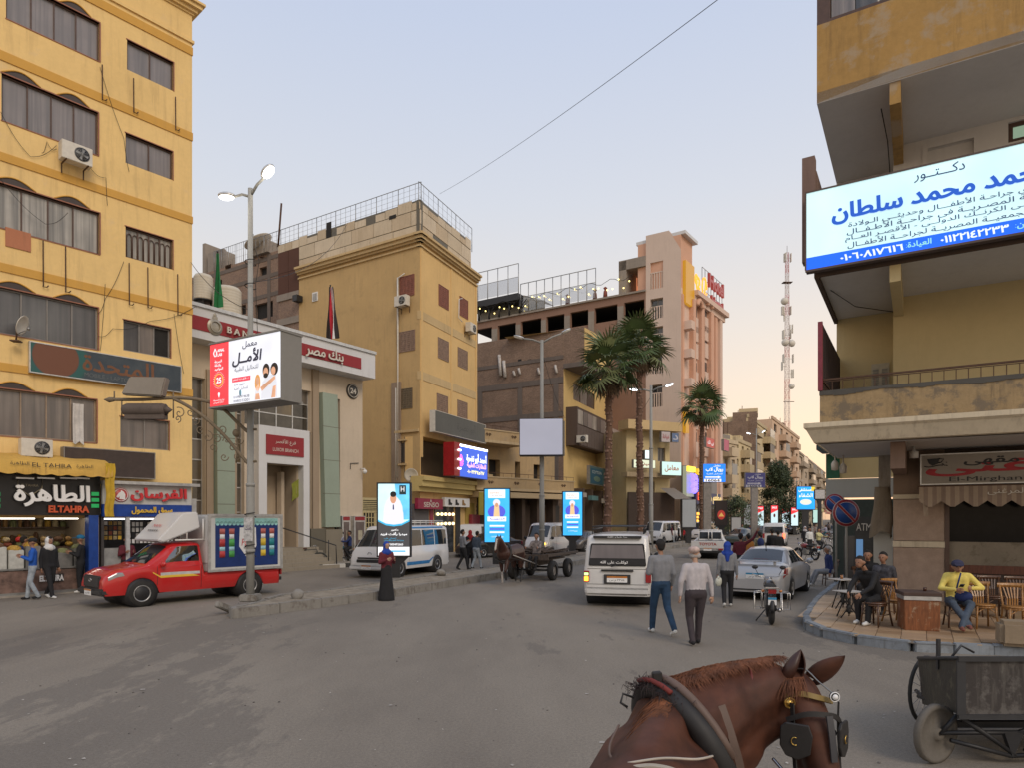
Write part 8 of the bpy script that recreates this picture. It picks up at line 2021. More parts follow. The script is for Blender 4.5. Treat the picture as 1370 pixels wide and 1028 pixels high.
# saloon cars
def saloon(label,loc,dirv,m,detail=False):
 st=[(-2.2,.60,.55,.62,.56),(-2.16,.86,.80,.74,.62),(-2.05,1.0,.93,.80,.66),(-1.75,1.04,.95,.84,.68),(-1.55,1.06,.95,.85,.66),(-.85,1.40,.94,.855,.56),(-.5,1.45,.93,.86,.57),(.2,1.45,.92,.86,.58),(.5,1.38,.91,.86,.58),(1.2,.98,.90,.86,.70),(1.9,.84,.78,.82,.68),(2.15,.66,.58,.74,.62),(2.2,.5,.45,.62,.56)]
 c=Car('saloon_car',label,'car',(*loc,0),ang(dirv),st,(-1.30,1.30),.31,m,zb=.24,tw=.2,rim=M_ALU)
 c.screen('rear_window',-1.50,-.88,M_VG,.90);c.screen('windscreen',.55,1.16,M_VG,.9)
 for sy in(-1,1):
  c.patch('side_window',-1.10,-.18,4.35,5.85,sy,M_VG,skew=.45);c.patch('side_window',-.10,.95,4.35,5.85,sy,M_VG,skew=-.5);c.patch('tail_light',-2.15,-1.86,2.3,3.6,sy,M_TAIL,.008,skew=.08);c.patch('headlight',1.75,2.1,2.4,3.6,sy,M_HEAD,.008)
  for xx in(-.14,.95):c.patch('door_gap',xx,xx+.01,.5,4.1,sy,M_BLK,.003,nx=1)
  c.patch('door_handle',-.35,-.2,3.3,3.45,sy,M_CHR,.02)
 c.mirrors(.85,1.0,m);c.bx('bumper_lip',-2.22,-2.1,-.62,.62,.26,.36,M_BUMP,.03)
 return c
d=Vector((.54,.84)).normalized();q0=(Vector((8.0,19.2))+Vector((6.6,20.1)))/2+d*1.3
c=saloon('silver saloon car with a rear spoiler parked by the cafe, seen from behind',(q0.x,q0.y),d,paint('silver_paint',(.50,.51,.53),.12,metal=.35))
c.bx('spoiler',-2.12,-1.90,-.62,.62,1.10,1.13,MATS['silver_paint'],.01); 
for sy in(-.5,.5):c.bx('spoiler_leg',-2.05,-1.95,sy-.03,sy+.03,1.0,1.10,MATS['silver_paint'])
plate(c,-2.195,.70,plain('plate_blue',(.03,.25,.45),.4),.24);c.bx('reflector',-2.17,-2.10,.45,.62,.42,.48,M_TAIL);c.bx('reflector',-2.17,-2.10,-.62,-.45,.42,.48,M_TAIL)
q=MB();q.tube([(-.75,0,1.44),(-.85,0,1.58)],.015,5);q.build('aerial',M_BLK,c.t);c.bx('third_brake_light',-1.44,-1.40,-.2,.2,1.11,1.14,M_TAIL,0)
saloon('dark green car parked nose-on beyond the white pickup',(at(1002,710,58).x,60),Vector((-.6,-.8)),paint('dark_green_paint',(.03,.05,.045),.2))
saloon('dark car waiting behind the third lit totem, left of the front palm',(at(782,710,47).x,48.5),Vector((-.5,-.85)),paint('dark_grey_paint',(.045,.045,.05),.2))
saloon('black car half hidden behind the near blue totem',(at(655,720,40).x,41),Vector((-.7,-.7)),paint('black_paint',(.015,.015,.018),.2))
# ---------------------------------------------------------------- two-wheelers
def wheel2(t,x,r,tw,spokes=14,name='wheel',y=0,rim=None):
 T=Matrix.Translation((x,y,r));b=MB();b.tube([(x+(r-tw)*math.cos(a),y,r+(r-tw)*math.sin(a))for a in[i*math.pi/14 for i in range(28)]],tw,6,closed=True);o=b.build(name,M_RUB,t)
 b=MB();b.tube([(x+(r-tw*2)*math.cos(a),y,r+(r-tw*2)*math.sin(a))for a in[i*math.pi/12 for i in range(24)]],tw*.45,5,closed=True)
 for k in range(spokes):a=2*math.pi*k/spokes;b.tube([(x,y+.02*(-1)**k,r),(x+(r-tw*2)*math.cos(a),y,r+(r-tw*2)*math.sin(a))],.003+tw*.03,3)
 b.cyl((x,y-.04,r),(x,y+.04,r),.03+tw*.3,8);b.build('spoked_rim',rim or M_CHR,o);return o
def bicycle(label,loc,rz,m,basket=False,steer=0):
 t=thing('bicycle',label,'bicycle',(*loc,0),rz,None);r=.34;wheel2(t,-.52,r,.018);wheel2(t,.52,r,.018)
 b=MB();S,B,Hd,Rw,Fw=(-.18,0,.82),(-.04,0,.3),(.36,0,.86),(-.52,0,r),(.52,0,r)
 for a,c in((B,S),(S,Hd),(B,(.39,0,.74)),(S,Rw),(B,Rw),(Hd,Fw)):b.tube([a,c],.016,6)
 b.build('frame',m,t);b=MB();b.tube([(.34,0,.86),(.32,0,1.0),(.36,.0,1.02)],.012,6);b.tube([(.16,-.26,1.0),(.34,-.18,1.03),(.34,.18,1.03),(.16,.26,1.0)],.012,6);b.build('handlebar',M_CHR,t)
 MB().ball((-.2,0,.9),(.14,.07,.035),10,6).build('saddle',plain('saddle_brown',(.10,.03,.02),.5),t)
 b=MB();b.lathe([(0,-.03),(.09,-.03),(.09,-.02)],14,Matrix.Translation((-.04,0,.3)),axis='y');b.tube([(-.04,-.04,.3),(.08,-.1,.2)],.01,5);b.tube([(-.04,.04,.3),(-.14,.1,.4)],.01,5);b.build('crank',M_CHR,t)
 b=MB();b.box(-.72,-.3,-.06,.06,.72,.735);b.tube([(-.7,.05,.73),(-.52,.05,r)],.006,4)
 for s_ in(-.52,.52):b.tube([(s_+(r+.02)*math.cos(a),0,r+(r+.02)*math.sin(a))for a in[R(20+14*i)for i in range(11)]],.02,5)
 b.build('mudguard',m,t)
 return t
def motorbike(label,loc,rz,m,panniers=False):
 t=thing('motorbike',label,'motorbike',(*loc,0),rz);r=.31;wheel2(t,-.64,r,.055,12);wheel2(t,.64,r,.045,12)
 b=MB();b.tube([(.64,.06,r),(.46,.06,.86)],.022,6);b.tube([(.64,-.06,r),(.46,-.06,.86)],.022,6);b.build('fork',M_CHR,t)
 b=MB();b.tube([(.42,0,.84),(-.05,0,.62),(-.45,0,.62)],.03,6);b.tube([(.42,0,.8),(.2,0,.35),(-.2,0,.28),(-.4,0,.6)],.025,6)
 for sy in(-.08,.08):b.tube([(-.64,sy,r),(-.1,sy,.34)],.02,6);b.tube([(-.64,sy,r),(-.45,sy,.66)],.025,6)
 b.build('frame',M_BLK,t)
 b=MB();b.box(-.08,.22,-.11,.11,.28,.56);b.cyl((.08,0,.5),(.2,0,.66),.08,10);b.build('engine',M_STEEL,t,bev=.02)
 MB().ball((.16,0,.80),(.27,.13,.13),14,9).build('fuel_tank',m,t)
 b=MB();b.ball((-.28,0,.80),(.36,.13,.07),12,7);b.build('seat',M_RUB,t)
 b=MB();b.tube([(.30,-.36,1.02),(.42,-.16,.96),(.42,.16,.96),(.30,.36,1.02)],.013,6);b.build('handlebar',M_CHR,t)
 for sy in(-1,1):
  q=MB();q.tube([(.36,sy*.22,1.0),(.34,sy*.30,1.16)],.007,4);q.ball((.34,sy*.30,1.18),(.02,.07,.045),8,6);q.build('mirror',M_BLK,t)
  q=MB();q.ball((-.72,sy*.18,.74),(.04,.035,.03),8,6);q.build('indicator',M_AMB,t)
  if panniers:q=MB();q.tube([(-.8,sy*.2,.72),(-.8,sy*.36,.70),(-.8,sy*.36,.36),(-.8,sy*.2,.36)],.014,5,closed=True);q.tube([(-.45,sy*.2,.72),(-.45,sy*.34,.70),(-.45,sy*.34,.36),(-.45,sy*.2,.36)],.014,5,closed=True);q.tube([(-.8,sy*.36,.70),(-.45,sy*.34,.7)],.014,5);q.build('crash_bar',M_CHR,t)
 MB().ball((.52,0,.88),(.07,.09,.09),12,8).build('headlight',M_HEAD,t)
 b=MB();b.tube([(-.64+(r+.03)*math.cos(a),0,r+(r+.03)*math.sin(a))for a in[R(60+12*i)for i in range(11)]],.05,6);b.tube([(.64+(r+.03)*math.cos(a),0,r+(r+.03)*math.sin(a))for a in[R(30+12*i)for i in range(11)]],.045,6);b.build('mudguard',M_BLK,t)
 MB().box(-.90,-.82,-.08,.08,.70,.80).build('tail_light',M_TAIL,t);MB().box(-.93,-.915,-.085,.085,.46,.62).build('number_plate',W_,t);MB().box(-.935,-.93,-.085,.085,.575,.62).build('plate_band',plain('plate_blue',(.03,.25,.45),.4),t)
 MB().box(-.92,-.80,-.14,.14,.80,.83).build('rear_rack',M_CHR,t)
 b=MB();b.tube([(.0,-.14,.3),(-.3,-.15,.28),(-.8,-.15,.34)],[.02,.035,.045],8);b.build('exhaust',M_CHR,t);q=MB();q.tube([(-.1,.1,.26),(-.18,.3,0.01)],.014,5);q.tube([(.0,-.2,.28),(0,.2,.28)],.012,5);q.build('kickstand',M_BLK,t)
 return t
p=gp(1032,838);d=Vector((.30,.95));motorbike('dark motorbike with chrome crash bars parked behind the silver saloon car',(p.x+.25,p.y+.75),ang(d),plain('tank_black',(.02,.02,.025),.25,coat=1),True)
p=gp(1079,750);motorbike('red-tailed motorbike parked nose away near the seated person in the robe',(p.x,p.y),1.9,plain('tank_red',(.25,.02,.02),.3,coat=1))
p=gp(455,755.5);motorbike('motorbike with two riders at the kerb in front of the bank',(p.x,p.y),R(-155),plain('tank_silver',(.35,.35,.37),.3,coat=1))
p=gp(413,760);bicycle('old bicycle leaning by the black and white kerb before the bank',(p.x,p.y),.15,plain('frame_dark',(.03,.035,.03),.5))
p=gp(1098,744);bicycle('bicycle ridden by the person in the pale yellow top',(p.x,p.y),R(-60),plain('frame_dark',(.03,.035,.03),.5))
for k,(px,py,a)in enumerate(((1112,729,.3),(1118,733,.9),(1124,731,.2),(1130,734,.6))):p=gp(px,py);bicycle(['leftmost bicycle of the parked far row at the side street','second bicycle in the parked far row by the side street','third bicycle in the parked far row by the side street','rightmost bicycle of the parked far row at the side street'][k],(p.x,p.y),a,M_BLK)['group']='bicycles parked in the side street'
# ---------------------------------------------------------------- hand cart in the right foreground
p=Vector((4.25,6.25,0));ct=thing('hand_cart','battered grey box cart with spoked and solid wheels in the right foreground','cart',p,R(-4))
M_TIN=plaster('scraped_tin',(.055,.048,.045),(.16,.15,.13),1.0,1.0,patch=(.13,.12,.11),pamt=.35,rough=.6,sc=4)
M_TIN2=plaster('scraped_tin_green',(.055,.050,.042),(.12,.12,.08),1.0,1.0,patch=(.11,.10,.07),pamt=.2,rough=.6,sc=5)
ct.location=(4.12,6.2,0);ct.rotation_euler=(0,0,0)
def slab(q,m,nm,th=(0,.03,0)):b=MB();b.add([*q,*[Vector(p)+Vector(th)for p in q]],[(0,1,2,3),(7,6,5,4),(0,4,5,1),(1,5,6,2),(2,6,7,3),(3,7,4,0)]);return b.build(nm,m,ct)
A0,A1,A2,A3=(0,0,.5),(.32,1.05,.3),(.30,1.1,.78),(0,0,1.02)
slab([A0,A1,A2,A3],M_TIN2,'end_panel',(.03,0,0));slab([(.0,0,.5),(2.4,0,.5),(2.4,0,1.02),(0,0,1.02)],M_TIN,'side_panel');slab([(.32,1.05,.3),(2.4,1.05,.3),(2.4,1.1,.78),(.3,1.1,.78)],M_TIN,'side_panel');slab([(.04,.04,.51),(.34,1.03,.31),(2.38,1.03,.31),(2.38,.04,.51)],M_TIN,'floor_panel',(0,0,.03))
b=MB();b.box(-.02,2.42,-.03,.0,.99,1.035);b.box(-.03,.05,-.022,-.002,.5,.99);b.box(-.02,2.4,-.03,.0,.46,.50);b.tube([(-.01,-.01,1.02),(.29,1.1,.79)],.02,6);b.tube([(.3,1.1,.79),(2.4,1.1,.79)],.02,6);b.box(.12,.15,.5,.53,.8,1.1);b.tube([(.32,.6,.9),(.42,.6,1.02),(.55,.6,.95)],.012,6);b.build('rim_strip',M_BUMP,ct)
b=MB();b.box(-.0,2.4,.3,.36,.28,.34)
for(a,c)in(((.05,.1,.46),(.55,.1,.12)),((.1,.1,.44),(.6,.1,.08)),((-.1,.12,.29),(.72,.1,.30)),((.0,.12,.22),(.55,.1,.08)),((.62,.1,.30),(2.4,.1,.27)),((.55,.1,.08),(2.4,.1,.18)),((.05,.1,.46),(-.1,.12,.28)),((.2,.3,.46),(.35,1.2,.35)),((.35,.9,.3),(.42,1.36,.37))):b.tube([a,c],.022,6)
b.tube([(.62,.1,.30),(.72,.1,.34),(.78,.1,.24),(.68,.1,.12)],.02,6);b.prism([(.48,.30),(.66,.30),(.56,.06)],.08,.13);b.box(1.3,1.36,.02,.06,.32,.45);b.build('undercarriage',M_BLK,ct)
b=MB();r=.275;b.lathe([(0,-.03),(.05,-.05),(.06,-.02),(r*.82,-.012),(r*.85,-.03),(r,-.03),(r,.03),(r*.85,.03),(r*.8,.012),(0,.02)],30,Matrix.Translation((-.12,.15,r))@Matrix.Rotation(R(24),4,'Z'),axis='y');b.build('solid_wheel',plaster('wheel_plate',(.15,.135,.115),(.10,.08,.06),1,.9,sc=6),ct)
W=wheel2(ct,0,.38,.022,16,'spoked_wheel');W.location=(.54,1.38,0);W.rotation_euler=(0,0,R(34))
bx=MB().box(-.3,.5,-.2,.25,0,.42).build('cloth_bundle',plaster('tan_cloth',(.30,.23,.155),(.2,.15,.1),.8,.5,sc=3),bev=.06);p=gp(1352,868,HS);bx.location=(p.x+.3,p.y+.2,HS);bx.rotation_euler=(0,0,R(-25));tag(bx,'tan canvas-covered block on the kerb behind the hand cart','bundle')
# ---------------------------------------------------------------- people and animals: capsules fused into one skin
def smat(n,c,v=.15):return plain(n,c,.85,var=v,scale=9)
SKIN=plain('skin',(.30,.155,.095),.55,var=.1);SKIN2=plain('skin_pale',(.42,.25,.17),.55,var=.1)
def blob(name,caps,mats,par,vox=.02,sm=3,fac=.6):
 """caps: (p0, p1, r0, r1, material slot). One closed skin over all of them; each face takes the nearest capsule's material"""
 b=MB()
 for(p,q,r0,r1,m)in caps:
  p,q=Vector(p),Vector(q);d=q-p
  if d.length>1e-4:n_=max(2,int(d.length/(max(r0,r1)*.5)));b.tube([p.lerp(q,k/n_)for k in range(n_+1)],[r0+(r1-r0)*k/n_ for k in range(n_+1)],10)
  b.ball(p,r0,10,7);b.ball(q,r1,10,7)
 me=b.mesh('tmp',mats);o=bpy.data.objects.new('tmp',me);COL.objects.link(o)
 r=o.modifiers.new('r','REMESH');r.mode='VOXEL';r.voxel_size=vox;s=o.modifiers.new('s','SMOOTH');s.iterations=sm;s.factor=fac
 dg=bpy.context.evaluated_depsgraph_get();m2=bpy.data.meshes.new_from_object(o.evaluated_get(dg));bpy.data.objects.remove(o)
 nf=len(m2.polygons);c=np.empty(nf*3);m2.polygons.foreach_get('center',c);c=c.reshape(-1,3);best=np.full(nf,9e9);idx=np.zeros(nf,int)
 for(p,q,r0,r1,m)in caps:
  p=np.array(p,float);v=np.array(q,float)-p;t=np.clip(((c-p)@v)/max(v@v,1e-9),0,1);dd=np.linalg.norm(c-p-t[:,None]*v,axis=1)-(r0+(r1-r0)*t)
  k=dd<best;best[k]=dd[k];idx[k]=m
 m2.materials.clear()
 for x in mats:m2.materials.append(x)
 m2.polygons.foreach_set('material_index',idx);m2.polygons.foreach_set('use_smooth',[True]*nf);m2.name=name
 o=bpy.data.objects.new(name,m2);COL.objects.link(o);o.parent=par;return o
HAND={}
def hand(par,wr,el,skin,s=1.0):
 if skin.name not in HAND:
  b=MB();b.ball((0,0,-.05),(.018,.042,.055),10,7);b.ball((0,0,-.005),(.022,.028,.03),8,6)
  for k,(y,L)in enumerate(((-.031,.062),(-.011,.073),(.011,.068),(.030,.052))):b.tube([(0,y,-.085),(-.004,y*1.1,-.085-L*.5),(-.022,y*1.1,-.085-L)],[.0105,.0095,.007],6)
  b.tube([(-.002,-.030,-.03),(-.014,-.056,-.062),(-.026,-.058,-.092)],[.014,.011,.008],6);HAND[skin.name]=b.mesh('hand',skin)
 o=bpy.data.objects.new('hand',HAND[skin.name]);COL.objects.link(o);o.parent=par;o.location=wr;d=Vector(wr)-Vector(el);o.rotation_euler=d.to_track_quat('-Z','Y').to_euler();o.scale=(s,s,s)
def person(label,loc,rz,h=1.72,top=None,bot=None,shoe=None,skin=None,step=(0,0),arms=None,lean=0.0,sit=None,hair='short',hc=None,robe=None,vox=.022,group=None,head=(0,0,0),fat=1.0,legs=None,z=0.0,sleeve=True,cap=None,scarf=None,face=True,hands=True):
 top=top or smat('cloth_grey',(.2,.2,.2));bot=bot or smat('trouser_dark',(.03,.03,.035));shoe=shoe or smat('shoe_dark',(.03,.028,.026));skin=skin or SKIN
 t=thing('person',label,'person',(loc[0],loc[1],z),rz,group,h/1.75)
 T,B_,S_,K=0,1,2,3;caps=[];hz_=.93 if sit is None else sit+.07;o=hz_-.93
 def L(x,y,z_):return Vector((x,y-lean*(z_-.93),z_+o))
 f=fat;pel=L(0,0,.97)
 caps+=[((-.07*f,0,pel.z-.03),(.07*f,0,pel.z-.03),.115*f,.115*f,B_),*[(L(x*f,0,.99),L(x*1.35,0,1.36),.098*f,.104,T)for x in(-.07,0,.07)],(L(-.16,.01,1.43),L(.16,.01,1.43),.06,.06,T),(L(0,.01,1.42),L(0,-.01,1.50),.062,.05,T),(L(0,.0,1.49),L(0,-.015,1.57),.048,.048,K)]
 hd=L(head[0],head[1]-.02,1.66+head[2]);caps+=[(hd+Vector((0,.015,.015)),hd+Vector((0,.01,.03)),.092,.09,K),(hd+Vector((0,-.02,-.05)),hd+Vector((0,-.035,-.06)),.062,.048,K),(hd+Vector((0,-.095,-.02)),hd+Vector((0,-.09,.0)),.014,.01,K)]
 for s in(-1,1):caps.append((hd+Vector((s*.09,.02,-.02)),hd+Vector((s*.092,.025,.01)),.016,.018,K))
 arms=arms or[((.05,.03,-.28),(.02,-.06,-.25)),((.05,.03,-.28),(.02,-.06,-.25))];hnd=[]
 for s,(e,w)in zip((-1,1),arms):
  sh=L(s*.185*(.9+.1*f),.01,1.42);el=sh+Vector((s*e[0],e[1],e[2]));wr=el+Vector((s*w[0],w[1],w[2]));caps+=[(sh,el,.064,.053,T),(el,wr,.051,.040 if sleeve else .03,T if sleeve else K)];hnd.append((wr,el))
 for s,a,k in zip((-1,1),step,(0,1)):
  hp=Vector((s*.09*f,0,pel.z-.05))
  if legs:kn,an=Vector(legs[k][0]),Vector(legs[k][1])
  elif sit is not None:kn=Vector((s*.13,-.42,sit+.05));an=Vector((s*.12,-.40+a,.09))
  else:kn=Vector((s*.095,-a*.5-.03-(.10 if a<0 else 0),.50+(.02 if a<0 else 0)));an=Vector((s*.09,-a,.085+(.16*-a if a<0 else 0)))
  tl=-.6 if a<-.2 and sit is None and not legs else 0
  caps+=[(hp,kn,.099*f,.072,B_),(kn,an,.070,.056,B_),(an+Vector((0,.03,-.035)),an+Vector((0,-.13,-.045+tl*.1)),.043,.038,S_)]
 if robe:
  r0,zb,m=robe;caps+=[((0,0,pel.z),(0,0,.62),.15,.19,m),((0,0,.62),(0,0,zb),.19,r0,m)]
 bd=blob('body',caps,[top,bot,shoe,skin],t,vox)
 if hands:
  for wr,el in hnd:hand(t,wr,el,skin)
 if face and not(hair=='none_f'):
  b=MB()
  for s in(-1,1):b.ball(hd+Vector((s*.032,-.082,.005)),(.013,.008,.008),6,4)
  b.build('eye',K_,t);b=MB();b.box(hd.x-.024,hd.x+.024,hd.y-.088,hd.y-.075,hd.z-.062,hd.z-.055);b.build('mouth',plain('lip',(.18,.06,.05),.5),t)
 hm=hc or smat('hair_black',(.012,.010,.009))
 if hair=='short':
  caps=[(hd+Vector((0,.03,.04)),hd+Vector((0,.012,.068)),.096,.078,0),(hd+Vector((0,.06,-.02)),hd+Vector((0,.05,.03)),.07,.085,0)];blob('hair',caps,[hm],t,vox*.8,1)
 if hair=='bald':caps=[(hd+Vector((-.06,.05,-.02)),hd+Vector((.06,.05,-.02)),.05,.05,0)];blob('hair',caps,[hm],t,vox*.8,1)
 if cap:b=MB();b.ball(hd+Vector((0,.015,.06)),(.108,.115,.085),14,8);b.add([hd+Vector(v)for v in((-.08,-.08,.055),(.08,-.08,.055),(.06,-.2,.03),(-.06,-.2,.03),(-.08,-.08,.07),(.08,-.08,.07),(.06,-.2,.042),(-.06,-.2,.042))],[(0,1,2,3),(4,7,6,5),(2,3,7,6),(0,3,7,4),(1,2,6,5)]);b.build('cap',cap,t)
 if scarf:
  caps=[(hd+Vector((0,.035,.02)),hd+Vector((0,.03,.05)),.108,.098,0),(hd+Vector((0,.05,-.06)),hd+Vector((0,.04,-.17)),.095,.10,0),(hd+Vector((-.08,.02,-.2)),hd+Vector((.08,.02,-.2)),.09,.09,0),(hd+Vector((0,-.02,-.14)),hd+Vector((0,-.03,-.2)),.075,.09,0),(hd+Vector((0,.07,-.2)),hd+Vector((0,.10,-.38)),.09,.05,0)];blob('headscarf',caps,[scarf],t,vox*.9,2)
 t['hd']=list(hd);del t['hd'];return t,hd
DN={'blue':smat('jacket_blue',(.012,.09,.42)),'navy':smat('jacket_navy',(.015,.03,.12)),'blk':smat('cloth_black',(.012,.012,.014)),'gry':smat('sweat_grey',(.20,.205,.22)),'pl':smat('shirt_pale',(.43,.40,.41)),'lj':smat('light_jeans',(.30,.34,.38),.3),'dj':smat('dark_jeans',(.015,.045,.095),.3),'brn':smat('trouser_brown',(.045,.035,.04)),'red':smat('cloth_red',(.38,.02,.025)),'mar':smat('cloth_maroon',(.12,.015,.025)),'org':smat('cloth_orange',(.40,.16,.03)),'yel':smat('shirt_yellow',(.72,.58,.14)),'wht':smat('cloth_white',(.62,.62,.60)),'scf':smat('scarf_blue',(.012,.05,.32)),'teal':smat('trouser_teal',(.02,.09,.12)),'slate':smat('jeans_slate',(.055,.075,.105),.3),'wshoe':smat('white_shoe',(.62,.62,.6)),'rob':smat('robe_grey',(.24,.25,.27))}
def G2(px,py,z=0):p=gp(px,py,z);return(p.x,p.y)
walk=[((.05,.12,-.26),(.01,-.0,-.25)),((.05,-.12,-.25),(.01,-.12,-.22))]
phone=[((.06,-.04,-.27),(-.12,-.22,.10)),((.06,-.04,-.27),(-.12,-.22,.10))]
# the two walkers walking away
person('person in a grey sweater and dark jeans walking away beside the white minibus',G2(884,849),R(190),1.86,DN['gry'],DN['dj'],DN['wshoe'],step=(-.42,.20),arms=[((.05,.05,-.28),(.01,-.12,-.22)),((.06,.0,-.27),(-.06,-.2,.02))],vox=.016,cap=None,head=(0,-.02,-.01))
person('person with a white cap, pale shirt and brown trousers walking away',G2(931,864),R(183),1.76,DN['pl'],DN['brn'],DN['blk'],SKIN2,step=(.16,-.10),arms=[((.08,.03,-.27),(.03,-.02,-.25)),((.09,.03,-.27),(.0,-.04,-.24))],vox=.016,fat=1.1,hair='bald',hc=smat('hair_grey',(.35,.33,.32)),cap=None,lean=.06,head=(0,-.03,-.02))
o,hd=person('person in a grey sweater and blue headscarf carrying a white bag behind the silver car',G2(973,812),R(165),1.66,DN['gry'],DN['blk'],DN['wshoe'],step=(.05,-.30),vox=.018,scarf=DN['scf'])
b=MB();b.ball((0,0,-.16),(.09,.06,.12),10,7);b.ball((.05,.01,-.14),(.07,.05,.1),8,6);b.tube([(0,0,0),(0,0,-.08)],[.015,.05],6);bg=b.build('plastic_bag',plain('plastic_cream',(.55,.56,.48),.4));p=gp(958,812);bg.location=(p.x+.06,p.y,.80);tag(bg,'white plastic bag hanging from the hand of the person in the grey sweater','bag')
p=gp(929,864);b=MB();b.ball((0,0,0),(.105,.11,.07),14,8);ck=b.build('skull_cap',smat('crochet_cap',(.50,.38,.34),.3));ck.location=(p.x,p.y+.03,1.735);tag(ck,'pale knitted skull cap on the person walking away','cap')
# the person by the kerb
person('person in a long black skirt, maroon top and blue headscarf standing by the median',G2(517,804),R(40),1.62,DN['mar'],DN['blk'],DN['blk'],SKIN2,arms=phone,scarf=DN['scf'],robe=(.26,.05,1),vox=.02,hair='no')
# group outside the food shop
person('person in a bright blue jacket and torn light jeans walking by the food shop',G2(44,803),R(-60),1.72,DN['blue'],DN['lj'],DN['blk'],step=(.14,-.14),vox=.02,arms=phone,cap=DN['blk'],hair='no')
person('person in a navy jacket facing the food counter',G2(32,797),R(160),1.75,DN['navy'],DN['blk'],DN['blk'],vox=.024)
person('person in a black jacket with a white hood stepping past the food shop',G2(66,801),R(70),1.74,DN['blk'],DN['blk'],DN['wshoe'],step=(.25,-.25),scarf=DN['wht'],vox=.022)
person('person in black with a blue cap reading his phone by the blue pillar',G2(108,794),R(-70),1.76,DN['blk'],DN['blk'],DN['wshoe'],arms=phone,cap=smat('cap_cyan',(.01,.14,.28)),hair='no',vox=.022)
sx=FS.O+FS.d*FS.u(20)+Vector((-FS.d.y,FS.d.x))*1.9;person('shopkeeper in a grey shirt behind the food counter',(sx.x,sx.y),FS.rz,1.72,DN['gry'],DN['blk'],vox=.03,group=None)
sx=FS.O+FS.d*FS.u(172)+Vector((-FS.d.y,FS.d.x))*.15;person('person in dark maroon in the doorway of the phone shop',(sx.x,sx.y),FS.rz,1.7,DN['mar'],DN['blk'],arms=phone,vox=.026)
# driver of the red pickup
d=Vector((-1.95,-2.35)).normalized();lf=Vector((-d.y,d.x));q=Vector((-9.7,17.6))-lf*.78-d*1.05+lf*.40
person('driver in a pale shirt at the wheel of the red pickup',(q.x,q.y),ang(d)+R(90),1.7,DN['pl'],DN['blk'],sit=.42,z=.28,arms=[((.03,-.15,-.2),(-.02,-.25,.05)),((.03,-.15,-.2),(-.02,-.25,.05))],vox=.024)
# riders and people before the bank
p=gp(455,755.5);a=R(-155);dv=Vector((math.cos(a),math.sin(a)))
rl=lambda s:[((-.16,-.25,s-.02),(-.16,-.02,.34)),((.16,-.25,s-.02),(.16,-.02,.34))]
ra=[((.03,-.22,-.2),(.02,-.26,.02)),((.03,-.22,-.2),(.02,-.26,.02))]
q=Vector((p.x,p.y))+dv*-.08;person('person in a pale striped shirt riding at the front of the motorbike by the bank',(q.x,q.y),a+R(90),1.7,smat('shirt_lilac',(.30,.30,.38),.3),DN['teal'],sit=.80,legs=rl(.72),arms=ra,vox=.024)
q=Vector((p.x,p.y))+dv*-.48;person('person in navy riding pillion on the motorbike by the bank',(q.x,q.y),a+R(90),1.7,DN['navy'],DN['blk'],sit=.82,legs=rl(.74),arms=ra,vox=.024)
person('person all in black standing on the pavement before the bank',G2(443,748,.15),R(60),1.66,DN['blk'],DN['blk'],arms=phone,scarf=DN['blk'],robe=(.2,.1,1),z=.15,vox=.024,hair='no')
person('person in dusty brown standing by the cash machines',G2(479,745,.15),R(90),1.65,smat('dusty_brown',(.20,.15,.13)),DN['brn'],z=.15,vox=.026)
# three on the far side of the road
person('person in a grey sweatshirt walking right, nearest of the trio by the plain van',G2(619,763),R(120),1.78,DN['gry'],DN['blk'],step=(.22,-.22),vox=.022,arms=phone)
person('person in black with a red headscarf behind the two walking people',G2(629,757),R(190),1.7,DN['blk'],DN['blk'],scarf=DN['red'],vox=.024)
person('person in slate blue with ripped light jeans leaning as he walks, right of the trio',G2(637,762),R(140),1.7,DN['slate'],DN['lj'],step=(.24,-.20),lean=.12,vox=.022)
# crossing by the third lamp post
person('person in a maroon shirt and pale jeans crossing beyond the white minibus',G2(898,728),R(100),1.78,DN['mar'],DN['lj'],step=(.25,-.25),vox=.028)
person('person in black with a white cap crossing beside the person in maroon',G2(908,728),R(80),1.7,DN['blk'],DN['blk'],step=(.3,-.2),scarf=DN['wht'],vox=.028)
person('person in a bright red shirt crossing left of the white pickup',G2(917,728),R(20),1.5,DN['red'],DN['blk'],step=(.1,-.1),vox=.028)
# behind the silver car
up=[((.25,-.02,.18),(.12,-.05,.26)),((.06,.03,-.26),(.02,-.06,-.24))]
person('person in dark red raising his arm behind the silver car',G2(991,780),R(150),1.74,DN['mar'],DN['blk'],arms=up,vox=.022)
person('person in a mustard orange top behind the silver car, right of the raised arm',G2(1001,772),R(190),1.66,DN['org'],DN['blk'],vox=.024)
person('person with a navy backpack and a patterned shirt beyond the silver car',G2(1016,762),R(180),1.68,smat('patterned',(.22,.20,.12),.8),DN['blk'],vox=.024)
person('tall person in black walking beyond the silver car, left of the estate van',G2(1033,760),R(180),1.8,DN['blk'],DN['blk'],step=(.1,-.1),vox=.024)
person('person in a dark coat close beside the tall person in black',G2(1041,761),R(170),1.74,DN['blk'],DN['navy'],vox=.026)
bp_=MB();bp_.ball((0,0,0),(.16,.11,.22),10,8);bk_=bp_.build('backpack',DN['navy']);p=gp(1016,762);bk_.location=(p.x,p.y-.17,1.22);tag(bk_,'navy backpack on the person in the patterned shirt','backpack')
a=R(-60);dv=Vector((math.cos(a),math.sin(a)));p=gp(1098,744);q=Vector((p.x,p.y))-dv*.15
